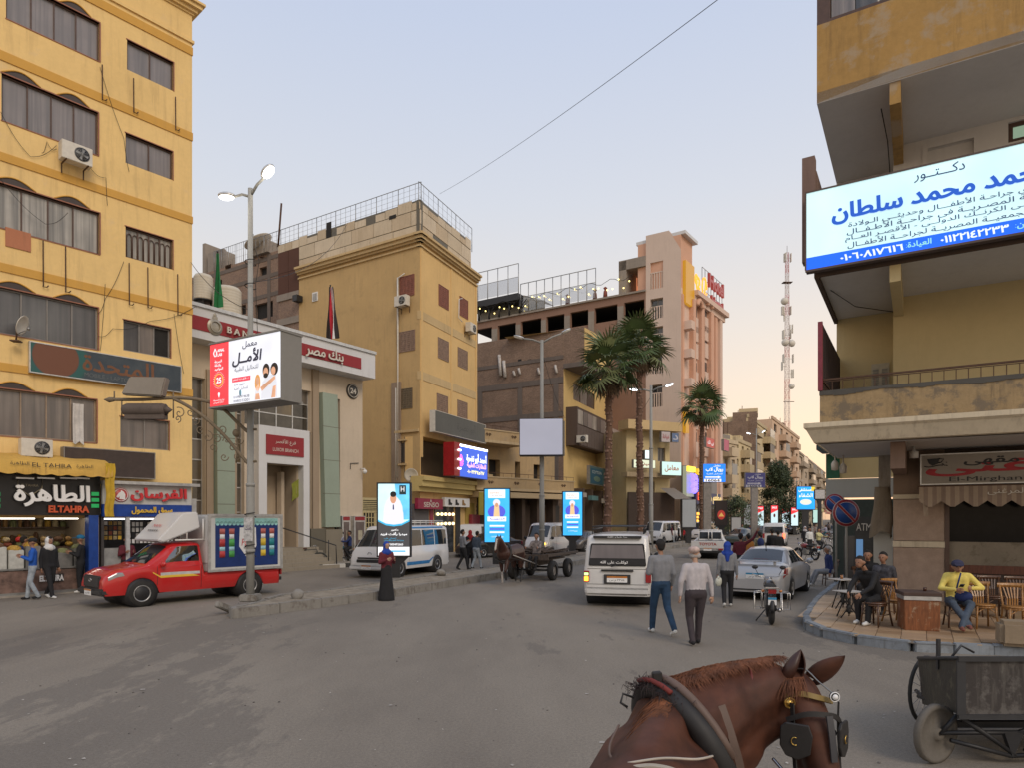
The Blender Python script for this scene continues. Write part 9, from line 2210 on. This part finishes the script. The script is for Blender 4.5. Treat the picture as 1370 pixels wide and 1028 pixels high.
person('cyclist in a pale yellow top and black trousers riding towards the cafe',(q.x,q.y),a+R(90),1.68,smat('pale_yellow',(.52,.48,.24)),DN['blk'],sit=.86,legs=[((-.1,-.28,.66),(-.1,-.1,.28)),((.1,-.22,.8),(.1,-.12,.48))],arms=ra,vox=.026)
person('person in a white shirt and black trousers walking beside the cyclist',G2(1083,742),R(10),1.7,DN['wht'],DN['blk'],step=(.15,-.15),vox=.026)
person('person in a black coat with pale lapels behind the walker in white',G2(1077,737),R(0),1.72,DN['blk'],DN['blk'],scarf=DN['pl'],robe=(.22,.1,1),vox=.028,hair='no')
person('person in teal standing among the parked bicycles',G2(1127,738),R(60),1.7,DN['teal'],DN['lj'],vox=.028)
# ---------------------------------------------------------------- cafe furniture
OAK=wood('varnished_oak',(.36,.17,.045),.35,1.5,coat=.3);OAKD=wood('dark_oak',(.10,.045,.022),.4,1.5,coat=.3)
def chair(label,loc,rz,m,group='wooden cafe chairs',slats=5):
 t=thing('wooden_chair',label,'chair',(*loc,HS),rz,group)
 b=MB();b.lathe([(0,.44),(.20,.44),(.215,.455),(.21,.475),(0,.47)],18);b.build('seat',m,t)
 b=MB();b.tube([(.19*math.cos(a),.19*math.sin(a),.42)for a in[i*.45 for i in range(14)]],.018,6,closed=True);b.build('seat_frame',m,t)
 for sx in(-1,1):
  b=MB();b.tube([(sx*.16,-.16,.44),(sx*.185,-.19,0)],[.02,.015],6);b.build('leg',m,t)
  b=MB();b.tube([(sx*.20,.24,0),(sx*.17,.18,.3),(sx*.165,.17,.5),(sx*.19,.25,.86)],.018,6);b.build('leg',m,t)
  b=MB();b.tube([(sx*.18,-.18,.12),(sx*.16,-.16,.32),(sx*.05,-.17,.40)],.011,5);b.tube([(sx*.18,-.16,.22),(sx*.18,.18,.24)],.011,5);b.build('brace',m,t)
 b=MB();P=[]
 for i in range(9):x=-.23+.46*i/8;y=.25+.035*(1-(x/.23)**2);P.append((x,y))
 b.grid([[(x,y-.014,z)for x,y in P]for z in(.80,.89)]);b.grid([[(x,y+.014,z)for x,y in P]for z in(.80,.89)]);b.grid([[(x,y-.014,.89)for x,y in P],[(x,y+.014,.89)for x,y in P]]);b.grid([[(x,y-.014,.80)for x,y in P],[(x,y+.014,.80)for x,y in P]]);b.build('top_rail',m,t,weld=True)
 for k in range(slats):
  b=MB();x=-.11+.22*k/max(1,slats-1);b.box(x*.75-.011,x*.75+.011,.17,.185,.45,.6);b.add([(x*.75-.011,.178,.6),(x*.75+.011,.178,.6),(x*1.1+.011,.262,.81),(x*1.1-.011,.262,.81)],[(0,1,2,3)]);b.build('back_slat',m,t)
 return t
def wq(px,py):return G2(px,py,HS)
c0=chair('empty honey-coloured chair between the person in black and the tea box',wq(1203,834),R(20),OAK)
chair('dark wooden chair under the person in black',(wq(1168,838)[0]+.05,wq(1168,838)[1]),R(-62),OAKD)
for px,py,rz,lb,m in((1281,840,-22,'wooden chair under the person in the yellow shirt',OAKD),(1322,843,-12,'front empty bentwood chair right of the person in yellow',OAK),(1368,847,-16,'front bentwood chair cut by the right edge of the picture',OAK),(1304,826,-18,'second-row chair behind the person in yellow',OAKD),(1336,828,-15,'second-row chair, middle of the three behind the front chairs',OAKD),(1373,830,-20,'second-row chair at the right edge of the picture',OAKD),(1189,822,-30,'dark chair under the person with the striped sleeve by the pillar',OAKD),(1163,806,20,'dark chair under the person with the white collar',OAKD)):
 x,y=wq(px,py);chair(lb,(x,y+(.0 if px==1281 else .15)),R(rz),m)
for px,py,lb in((1110,784,'dark chair of the person in the grey robe by the kerb'),):x,y=G2(px,py);q=chair(lb,(x,y),R(-100),OAKD,None);q.location.z=0
# iron tables
def table(label,loc,s=1.0,h=.68):
 t=thing('iron_table',label,'table',(*loc,HS),.2,'small iron cafe tables');MB().box(-.24,.24,-.24,.24,h,h+.025).build('tabletop',plaster('marble_top',(.45,.43,.40)),t,bev=.01)
 b=MB()
 for sx in(-1,1):
  b.tube([(sx*.05,-.02,h),(sx*.09,-.02,h*.6),(sx*.03,-.02,h*.4),(sx*.22,-.02,.0)],.014,6);b.tube([(sx*.06,.04,h),(sx*.1,.1,h*.5),(sx*.15,.2,0)],.014,6)
 b.tube([(0,0,h*.15),(0,0,h)],.03,8);b.lathe([(.03,h*.2),(.09,h*.22),(.03,h*.3),(.07,h*.42),(.03,h*.5)],10);b.build('pedestal',M_BLK,t);return t
table('iron pedestal table farther from the camera, left of the person in black',wq(1128,815));table('iron pedestal table nearest the person in black',wq(1136,827),h=.55)
p=wq(1126,815);b=MB();b.lathe([(0,0),(.03,0),(.034,.09),(.03,.09),(.02,.02)],10);o=b.build('tea_glass',glass('tea_glass_m',(.3,.12,.03),.05));o.location=(p[0],p[1],HS+.705);tag(o,'small tea glass on the farther iron table','glass')
# wooden tea box
x,y=wq(1234,845);tb=thing('wooden_box','worn wooden box table with a stained stone top beside the person in yellow','box table',(x,y,HS),FR.rz+.25)
MB().box(-.30,.30,0,.55,0,.58).build('box_body',wood('worn_board',(.22,.075,.025),.5,1,(.32,.22,.14)),tb,bev=.01);MB().box(-.33,.33,-.03,.58,.66,.73).build('top_slab',plaster('stained_slab',(.09,.06,.05),(.2,.16,.12),1,.3,sc=4),tb,bev=.01);MB().box(-.315,.315,-.015,.56,.582,.658).build('metal_band',M_ALU,tb)
b=MB();b.lathe([(0,0),(.028,0),(.033,.07),(.028,.07)],10);o=b.build('tea_glass',plain('dark_tea',(.06,.02,.01),.2));v=tb.matrix_basis@Vector((.12,.3,.73));o.location=v;tag(o,'glass of dark tea on the wooden box table','glass')
# seated men
x,y=wq(1280,840)
sp,hd=person('seated person in a yellow shirt and navy cap looking at a phone',(x,y),R(-22),1.76,DN['yel'],DN['slate'],smat('shoe_rust',(.20,.07,.05)),sit=.45,z=HS,lean=.16,head=(-.03,-.10,-.06),arms=[((.12,-.14,-.24),(-.20,-.22,.0)),((.20,-.06,-.22),(-.22,-.24,.01))],legs=[((-.15,-.42,.50),(.06,-.66,.15)),((.15,-.42,.50),(-.07,-.72,.12))],cap=smat('cap_navy',(.03,.032,.07)),hair='no',vox=.017,fat=1.12)
Ms=Matrix.Translation(sp.location)@Matrix.Rotation(R(-22),4,'Z')
b=MB();b.ball((0,0,0),(.15,.06,.11),12,8);b.tube([(-.13,.02,.05),(-.10,.02,.25),(-.05,.08,.45)],.016,5);o=b.build('crossbody_bag',DN['navy']);o.location=Ms@Vector((.05,-.30,.64));o.rotation_euler=(R(15),0,R(-22));tag(o,'small navy crossbody bag on the lap of the person in yellow','bag')
b=MB();b.box(-.035,.035,-.07,.07,-.006,.006);o=b.build('mobile_phone',M_BLK);o.location=Ms@Vector((-.01,-.46,.86));o.rotation_euler=(R(-25),0,R(-22));tag(o,'black phone held by the person in the yellow shirt','phone')
x,y=wq(1158,835);person('person in a black tracksuit leaning forward on the cafe corner',(x+.22,y),R(-62),1.76,DN['blk'],DN['blk'],DN['wshoe'],sit=.45,z=HS,lean=.62,head=(0,-.06,.0),arms=[((.03,-.20,-.24),(-.08,-.18,-.12)),((.03,-.20,-.24),(-.08,-.18,-.12))],vox=.017,step=(.02,-.05))
person('person in a black jacket, hand at mouth, behind the black tracksuit',(wq(1166,812)[0],wq(1166,812)[1]+.1),R(-40),1.74,DN['blk'],DN['blk'],sit=.45,z=HS,lean=.2,arms=[((.02,-.2,-.2),(-.12,-.08,.24)),((.05,-.1,-.25),(-.1,-.2,.0))],vox=.02,scarf=None)
person('person in a dark striped jacket seated against the cafe pillar',(wq(1188,822)[0]+.02,wq(1188,822)[1]+.15),R(-50),1.76,smat('striped_dark',(.05,.05,.06),.9),DN['blk'],sit=.45,z=HS,lean=.15,vox=.02)
x,y=G2(1110,785);person('person in a grey robe and dark jacket sitting with his back to the cafe',(x,y),R(-98),1.74,DN['navy'],DN['rob'],DN['wshoe'],sit=.45,lean=.1,robe=None,vox=.02,legs=[((-.12,-.42,.50),(-.12,-.62,.10)),((.12,-.42,.50),(.10,-.58,.10))],fat=1.1,hc=smat('hair_grey',(.35,.33,.32)))
b=MB();b.lathe([(.09,0),(.13,.24),(.12,.24),(.08,.03),(0,.03)],14);o=b.build('flower_pot',plain('pot_red',(.38,.03,.03),.4));p=gp(1133,752,.15);o.location=(p.x,p.y,.15);tag(o,'small red pot on the far pavement behind the no-parking sign','pot')
# ---------------------------------------------------------------- horses
CHB=plain('coat_chestnut',(.072,.025,.013),.62,var=.6,scale=4,spec=.35);CHD=plain('coat_bay_dark',(.045,.016,.010),.42,var=.35,scale=3);MANE=plain('mane_ginger',(.17,.062,.026),.75,var=.6,scale=14);HOOF=plain('hoof',(.10,.09,.08),.6);BLAZE=smat('white_marking',(.48,.44,.40))
LEA=plain('black_leather',(.016,.014,.013),.6,var=.5);LEB=plain('brown_leather',(.13,.085,.065),.6);BRS=plain('brass',(.55,.36,.10),.3,.9);PNK=plain('old_red_strap',(.16,.035,.03),.6)
def strap(pts,w,m,t,name='strap',th=.006,n=8):
 """a flat band: ribbon through pts (point, outward normal)"""
 P=bez([p for p,_ in pts],n);N=bez([Vector(p)+Vector(q)*.1 for p,q in pts],n);b=MB();A_,B2=[],[]
 for i,p in enumerate(P):
  t_=(P[min(i+1,len(P)-1)]-P[max(i-1,0)]).normalized();nn=(N[i]-p).normalized();s=t_.cross(nn).normalized()*w/2;A_.append([p-s,p+s,p+s+nn*th,p-s+nn*th])
 b.grid(A_,wrap=True,smooth=False);return b.build(name,m,t)
# near horse, seen from the carriage: rump towards the camera's feet, head low and turned right
nh=thing('horse','chestnut horse with blinkers and a black collar in the foreground, head lowered to the right','horse',(.62,2.6,0))
def N(x,y,z):return(x-.62,y-2.6,z)
caps=[(N(.34,1.75,1.12),N(.46,2.4,1.10),.33,.31,0),(N(.46,2.4,1.10),N(.66,3.0,1.12),.31,.30,0),(N(.66,3.0,1.12),N(.76,3.25,1.06),.29,.26,0),(N(.52,2.6,1.32),N(.74,3.1,1.44),.12,.10,0),(N(.28,1.62,1.30),N(.45,2.2,1.32),.20,.14,0),
 (N(.76,3.12,1.30),N(1.00,3.26,1.38),.235,.20,0),(N(1.0,3.26,1.38),N(1.24,3.32,1.46),.185,.145,0),(N(.80,3.2,1.12),N(1.06,3.28,1.22),.20,.17,0),(N(1.06,3.28,1.25),N(1.27,3.32,1.34),.15,.12,0),
 (N(1.27,3.32,1.46),N(1.38,3.30,1.46),.13,.105,0),(N(1.39,3.27,1.44),N(1.42,3.17,1.30),.105,.10,0),(N(1.42,3.17,1.30),N(1.45,3.08,1.05),.095,.068,0),(N(1.45,3.08,1.05),N(1.46,3.05,.90),.068,.062,0),(N(1.39,3.33,1.34),N(1.42,3.22,1.14),.095,.07,0),
 (N(.62,3.12,.95),N(.62,3.14,.5),.12,.075,0),(N(.62,3.14,.5),N(.62,3.12,.08),.055,.05,1),(N(.92,3.15,.95),N(.92,3.2,.5),.12,.075,0),(N(.92,3.2,.5),N(.92,3.18,.08),.055,.05,1),
 (N(.24,1.62,1.05),N(.22,1.55,.62),.20,.10,0),(N(.22,1.55,.62),N(.22,1.42,.55),.09,.07,0),(N(.22,1.42,.55),N(.22,1.5,.08),.06,.05,1),(N(.50,1.62,1.05),N(.52,1.55,.62),.20,.10,0),(N(.52,1.55,.62),N(.52,1.42,.55),.09,.07,0),(N(.52,1.42,.55),N(.52,1.5,.08),.06,.05,1)]
for s in(-1,1):      # eye ridges, cheek
 caps.append((N(1.405+s*.075,3.17,1.31),N(1.41+s*.07,3.14,1.28),.036,.03,0))
blob('body',caps,[CHB,CHD],nh,.013,9,.7)
def ear(b,base,tip,w,nrm):
 base,tip,nrm=Vector(base),Vector(tip),Vector(nrm).normalized();ax=tip-base;s=ax.cross(nrm).normalized();P=[]
 for j in range(9):
  f=j/8;wv=w*(math.sin(math.pi*(.22+.78*f))**.8)+.001;P.append([base+ax*f+s*math.sin(a)*wv+nrm*(math.cos(a)*wv*.75-wv*.3)+ax*0 for a in[R(-150+300*i/12)for i in range(13)]])
 b.grid(P)
for s,tp in((-1,(1.395,3.25,1.67)),(1,(1.595,3.22,1.645))):
 b=MB();ear(b,N(1.40+s*.068,3.28,1.51),N(*tp),.056,(s*.35,.75 if s<0 else-.9,.15));ob=b.build('ear',CHD if s<0 else CHB,nh);sol=ob.modifiers.new('thickness','SOLIDIFY');sol.thickness=.007
 b=MB();b.ball(N(1.405+s*.098,3.145,1.30),(.012,.022,.018),10,7);b.build('eye',K_,nh)
# mane: strands of hair
rn=random.Random(4)
def hairs(name,n,fn,m,r=.0022):
 b=MB()
 for k in range(n):
  p,d,L=fn(rn);p,d=Vector(p),Vector(d).normalized();g=Vector((0,0,-1));pts=[p]; 
  for j in range(4):d=(d+g*.30+Vector((rn.uniform(-.12,.12),rn.uniform(-.12,.12),0))).normalized();pts.append(pts[-1]+d*L/4)
  b.tube(pts,[r,r,r*.8,r*.5,r*.2],3,cap=False)
 return b.build(name,m,nh)
cA,cB=Vector(N(.76,3.12,1.30)),Vector(N(1.30,3.315,1.46));sd_=Vector((.34,-.94,0))
b=MB()
for k in range(2600):
 f=rn.random()*1.08;c=cA.lerp(cB,f)+Vector((0,0,.02*math.sin(math.pi*min(f,1))));Rr=.232-.085*f;t0=rn.uniform(-.6,-.05);dt=rn.uniform(.05,.22);dx=rn.uniform(-.10,.02)
 b.tube([c+(Vector((0,0,1))*math.cos(t0+dt*j)+sd_*math.sin(t0+dt*j))*(Rr+.006*math.sin(j*1.3)+rn.uniform(0,.004))+Vector((dx*j/3,0,0))for j in range(4)],[.0022,.002,.0014,.0005],3,cap=False)
b.build('mane',MANE,nh)
hairs('withers_hair',700,lambda r:((lambda f:(Vector(N(.56,2.62,1.44)).lerp(Vector(N(.72,3.02,1.54)),f)+Vector((r.uniform(-.03,.02),0,-.01)),(-1,-.5+r.uniform(-.4,.2),.05),r.uniform(.10,.24)))(r.random())),MANE)
hairs('forelock',160,lambda r:(N(1.38+r.uniform(-.05,.03),3.25,1.54),(-.5+r.uniform(-.3,.3),-.8,.1),r.uniform(.10,.18)),MANE)
# collar
b=MB();cc=Vector(N(.80,3.10,1.20));ax=Vector((.80,.42,.42)).normalized();s1=Vector((.40,-.9,0)).normalized();s2=ax.cross(s1).normalized();s2=s2 if s2.z>0 else-s2
ring=[cc+s1*.27*math.cos(a)+s2*(.36*math.sin(a))for a in[i*math.pi/16 for i in range(32)]]
b.tube(ring,[.043+.014*math.cos(i*math.pi/16)**2 for i in range(32)],12,closed=True);b.build('collar',LEA,nh)
b=MB();b.tube([p+ax*.05+(p-cc).normalized()*.03 for p in ring[1:16]],.02,8);b.build('hame',LEB,nh)
b=MB();b.tube([p-ax*.012+(p-cc).normalized()*.056 for p in ring[6:11]],.012,8);b.build('collar_pad',plain('collar_red',(.16,.025,.02),.8),nh)
tp=ring[8];b=MB();b.box(-.022,.022,-.016,.016,-.02,.085,Matrix.Translation(tp)@Matrix.Rotation(-.1,4,'Y'));b.build('collar_peg',LEA,nh,bev=.006)
b=MB();b.tube([tp+Vector((-.12,-.05,-.02)),tp+Vector((-.17,-.06,.0)),tp+Vector((-.18,-.06,-.04)),tp+Vector((-.15,-.06,-.06))],.006,6);b.build('hook',M_BLK,nh)
b=MB()
for k in range(260):p=ring[rn.randrange(5,12)]+Vector((rn.uniform(-.07,.03),rn.uniform(-.03,.03),rn.uniform(0,.04)));d=Vector((rn.gauss(-.3,1),rn.gauss(0,1),rn.gauss(.3,.8))).normalized();b.tube([p,p+d*rn.uniform(.02,.06),p+d*.05+Vector((0,0,-.03))],[.002,.0015,.0006],3,cap=False)
b.build('frayed_straw',plain('dark_fray',(.04,.025,.025),.9),nh)
# straps over the back and neck
strap([(N(.94,3.02,1.46),(.0,-.7,.7)),(N(.98,2.99,1.32),(0,-1,.3)),(N(1.02,2.99,1.16),(0,-1,0)),(N(1.04,3.02,.95),(0,-1,0))],.035,LEB,nh,'hame_strap')
rg=[Vector(N(1.155,3.315,1.41))+Vector((.02*math.cos(a),.172*math.cos(a),.215*math.sin(a)-.03))for a in[i*math.pi/12 for i in range(24)]]
b=MB();b.tube(rg,.0075,6,closed=True);b.build('throat_rope',PNK,nh)
strap([(N(.36,2.62,1.34),(-.6,0,.8)),(N(.40,2.48,1.375),(-.3,0,1)),(N(.50,2.42,1.395),(0,-.2,1)),(N(.60,2.36,1.38),(.2,-.3,1)),(N(.68,2.2,1.32),(.6,-.3,.8))],.02,LEB,nh,'rein')
strap([(N(.34,2.46,1.36),(-.2,0,1)),(N(.50,2.44,1.402),(0,0,1)),(N(.62,2.36,1.39),(.3,0,1)),(N(.66,2.2,1.34),(.5,0,.9))],.032,plain('pale_web',(.42,.36,.28),.8),nh,'back_strap')
b=MB();b.tube(bez([N(.42,2.50,1.39),N(.56,2.50,1.41),N(.70,2.56,1.385),N(.82,2.75,1.33)]),.005,6);b.build('trace_rope',plain('pale_rope',(.45,.40,.33),.8),nh)
b=MB();b.tube(bez([N(.46,2.9,1.41),N(.40,2.75,1.37),N(.40,2.62,1.36),N(.5,2.5,1.395)]),.006,6);b.build('rein',LEB,nh)
# bridle
def H(x,y,z):return N(x,y,z)
strap([(H(1.30,3.20,1.46),(-1,-.3,.3)),(H(1.36,3.165,1.475),(-.4,-1,.5)),(H(1.42,3.145,1.465),(.2,-1,.5)),(H(1.50,3.17,1.44),(1,-.4,.2))],.026,plain('strap_ochre',(.20,.13,.03),.6),nh,'browband',.01)
strap([(H(1.29,3.15,1.36),(-1,-.5,0)),(H(1.35,3.095,1.40),(-.4,-1,.2)),(H(1.42,3.075,1.405),(0,-1,.2)),(H(1.485,3.09,1.39),(.5,-1,.1)),(H(1.54,3.15,1.33),(1,-.4,0))],.024,LEA,nh,'brow_strap',.008)
strap([(H(1.445,3.07,1.40),(.1,-1,.3)),(H(1.452,3.055,1.30),(.1,-1,.1)),(H(1.457,3.045,1.20),(.1,-1,0))],.030,plain('leather_worn',(.05,.05,.055),.35),nh,'face_drop',.010)
for s,x,y in((-1,1.305,3.08),(1,1.535,3.10)):
 T=Matrix.Translation(H(x-.01,y,1.285))@Matrix.Rotation(R(-24 if s<0 else 50),4,'Z')@Matrix.Scale(1.3,4);b=MB();b.prism([(-.048,.045),(-.03,.062),(.045,.058),(.058,.02),(.05,-.045),(.01,-.066),(-.03,-.055),(-.05,-.02)],-.006,.006,T);o=b.build('blinker',LEA,nh,bev=.004)
 b=MB();b.tube([T@Vector((.012*math.cos(a),-.010,.014*math.sin(a)))for a in[R(60+30*i)for i in range(9)]],.003,5);b.build('crescent_stud',BRS,o)
 strap([(H(x-s*.005,y+.06,1.44),(s,-.4,0)),(H(x-s*.01,y+.055,1.30),(s,-.3,0)),(H(x-s*.01,y+.03,1.12),(s,-.3,0)),(H(x-s*.03,y-.0,.98),(s,-.3,0))],.022,LEA,nh,'cheek_strap',.007)
for(x,y,z,r,m1)in((1.305,3.165,1.435,.026,BRS),(1.495,3.12,1.475,.023,W_)):
 T=Matrix.Translation(H(x,y,z));b=MB();b.lathe([(0,-.012),(r*.6,-.010),(r*.65,-.006),(r,-.004),(r,.004),(0,.004)],18,T,axis='y');o=b.build('rosette',m1 if m1 is BRS else LEA,nh)
 b=MB();b.tube([T@Vector((r*.92*math.cos(a),-.006,r*.92*math.sin(a)))for a in[i*math.pi/8 for i in range(16)]],r*.12,5,closed=True)
 if m1 is W_:b.lathe([(0,-.016),(r*.55,-.014),(r*.6,-.01)],14,T,axis='y')
 b.build('rosette_rim',BRS if m1 is BRS else W_,o)
b=MB();b.tube(bez([H(1.36,3.3,1.56),H(1.41,3.24,1.575),H(1.45,3.18,1.53),H(1.49,3.13,1.49)]),.0035,6);b.build('crown_wire',M_STEEL,nh)
b=MB();b.tube(bez([H(1.24,3.20,1.16),H(1.28,3.13,1.10),H(1.31,3.09,1.0),H(1.33,3.05,.9)]),.008,6);b.build('chin_chain',M_CHR,nh)
# cart horse in the middle distance, facing the camera
hp=gp(668,786);hh=thing('horse','dark bay cart horse with a white blaze, walking towards the camera at the median','horse',(hp.x,hp.y,0),R(-24))
cp=[((0,1.5,1.12),(0,.7,1.08),.30,.29,0),((0,.7,1.08),(0,.35,1.1),.29,.25,0),((0,.3,1.22),(0,.02,1.55),.20,.13,0),((0,.0,1.58),(0,-.1,1.62),.11,.10,0),((0,-.12,1.6),(0,-.26,1.28),.095,.06,0),((0,-.26,1.28),(0,-.28,1.2),.065,.055,0),((0,-.21,1.62),(0,-.335,1.28),.028,.03,2)]
for s in(-1,1):cp+=[((s*.05,.0,1.68),(s*.065,-.02,1.80),.03,.012,1),((s*.14,.4,.95),(s*.12,.35-s*.12,.52),.10,.055,0),((s*.12,.35-s*.12,.52),(s*.12,.35-s*.16+(.1 if s>0 else 0),.1+(.12 if s>0 else 0)),.042,.04,1 if s>0 else 2),((s*.15,1.55,1.0),(s*.14,1.5,.62),.16,.09,0),((s*.14,1.5,.62),(s*.14,1.68,.5),.07,.055,1),((s*.14,1.68,.5),(s*.14,1.6-s*.1,.08),.045,.04,1)]
blob('body',cp,[CHD,K_,BLAZE],hh,.022,4)
b=MB();b.tube([(.24*math.cos(a),.42+.1*math.sin(a),1.12+.33*math.sin(a))for a in[i*math.pi/10 for i in range(20)]],.045,8,closed=True);b.tube([(-.30,.2,.98),(-.34,2.6,.62)],.014,5);b.tube([(.30,.2,.98),(.34,2.6,.62)],.014,5);b.tube([(-.2,.1,.9),(0,.02,.85),(.2,.1,.9)],.02,6);b.build('harness',LEA,hh)
b=MB(); 
for s in(-1,1):b.tube([(s*.30,.5,1.05),(s*.34,1.4,.85),(s*.36,2.6,.60)],.022,6)
b.build('shaft',plain('pale_shaft',(.35,.33,.30),.6),hh)
wt=thing('horse_cart','flat wooden cart on rubber tyres pulled by the dark bay horse','cart',(hp.x,hp.y,0),R(-24));M_WD=wood('old_cart_wood',(.085,.062,.048),.7,1)
for k in range(7):MB().box(-.78+.225*k,-.78+.225*k+.205,2.5,5.2,.86,.90).build('plank',M_WD,wt)
b=MB();b.box(-.82,.82,2.45,2.55,.78,.98);b.box(-.84,-.78,2.45,5.9,.90,1.0);b.box(.78,.84,2.45,5.9,.90,1.0);b.box(-.5,.5,2.5,5.2,.72,.78);b.box(-.06,.06,2.4,5.0,.5,.72);b.build('cart_frame',M_WD,wt)
for k in range(26):b=MB();a=rn.uniform(-.2,.2);x=rn.uniform(-.65,.65);b.tube([(x,2.7+rn.random(),.94+rn.random()*.2),(x+a,4.6+rn.random()*.8,.94+rn.random()*.22)],.03,5);b.build('stick',plain('dry_cane',(.09,.065,.05),.9,var=.5),wt)
for x in(-.8,.8):
 for y in(3.0,4.7):b=MB();T=Matrix.Translation((x,y,.37));b.lathe([(.2,-.1),(.34,-.1),(.37,-.06),(.37,.06),(.34,.1),(.2,.1)],22,T,axis='x');o=b.build('wheel',M_RUB,wt);b=MB();b.lathe([(0,-.04),(.12,-.04),(.2,.02),(.2,.06)],16,T,axis='x');b.lathe([(0,.06),(.12,.05),(.2,.0)],16,T,axis='x');b.build('rim',plain('dusty_rim',(.22,.20,.18),.6),o)
b=MB();b.tube([(-.8,3.0,.37),(.8,3.0,.37)],.04,6);b.tube([(-.8,4.7,.37),(.8,4.7,.37)],.04,6);b.build('axle',M_BLK,wt)
q=wt.matrix_basis@Vector((.25,2.75,0));person('cart driver in a checked shirt sitting behind the dark bay horse',(q.x,q.y),R(-24),1.7,smat('checked',(.20,.17,.16),.6),DN['blk'],sit=.90,arms=ra,legs=[((-.12,-.35,.88),(-.12,-.42,.5)),((.12,-.35,.88),(.12,-.42,.5))],vox=.022)
# distant walkers and parked two-wheelers where the street closes
src=[o for o in COL.objects if o.get('category')=='person' and o.name.startswith('person')];src=[o for o in src if 45<o.location.y<70 or 30<o.location.y<40][:9]
for k in range(26):
 Y=rn.uniform(60,120);px=rn.uniform(975,1118)if k%3 else rn.uniform(1085,1140);s=src[k%len(src)]
 dup(s,((px-CX)*Y/F,Y,0),rn.uniform(0,6.3),'small distant pedestrian walking where the street closes, beyond the estate van','distant pedestrians at the end of the street')
mo=[o for o in COL.objects if o.get('category')=='motorbike'][0]
for k,(px,py)in enumerate(((1106,722),(1112,724),(1118,723),(1098,720))):p=gp(px,py);dup(mo,(p.x,p.y,0),.4+.3*k,['second from the left','second from the right','rightmost','leftmost'][k]+' dark motorbike of the far row beyond the parked bicycles','far parked motorbikes')
cr=[o for o in COL.objects if o.get('category')=='car'][1:3]
for k,(px,Y)in enumerate(((1024,84),(1060,100),(1075,112),(1003,96))):dup(cr[k%2],((px-CX)*Y/F,Y,0),R(60+180*(k%2)),['second','third','fourth','first'][k]+' dark distant car from the left, behind the red and white totems','distant cars at the end of the street')
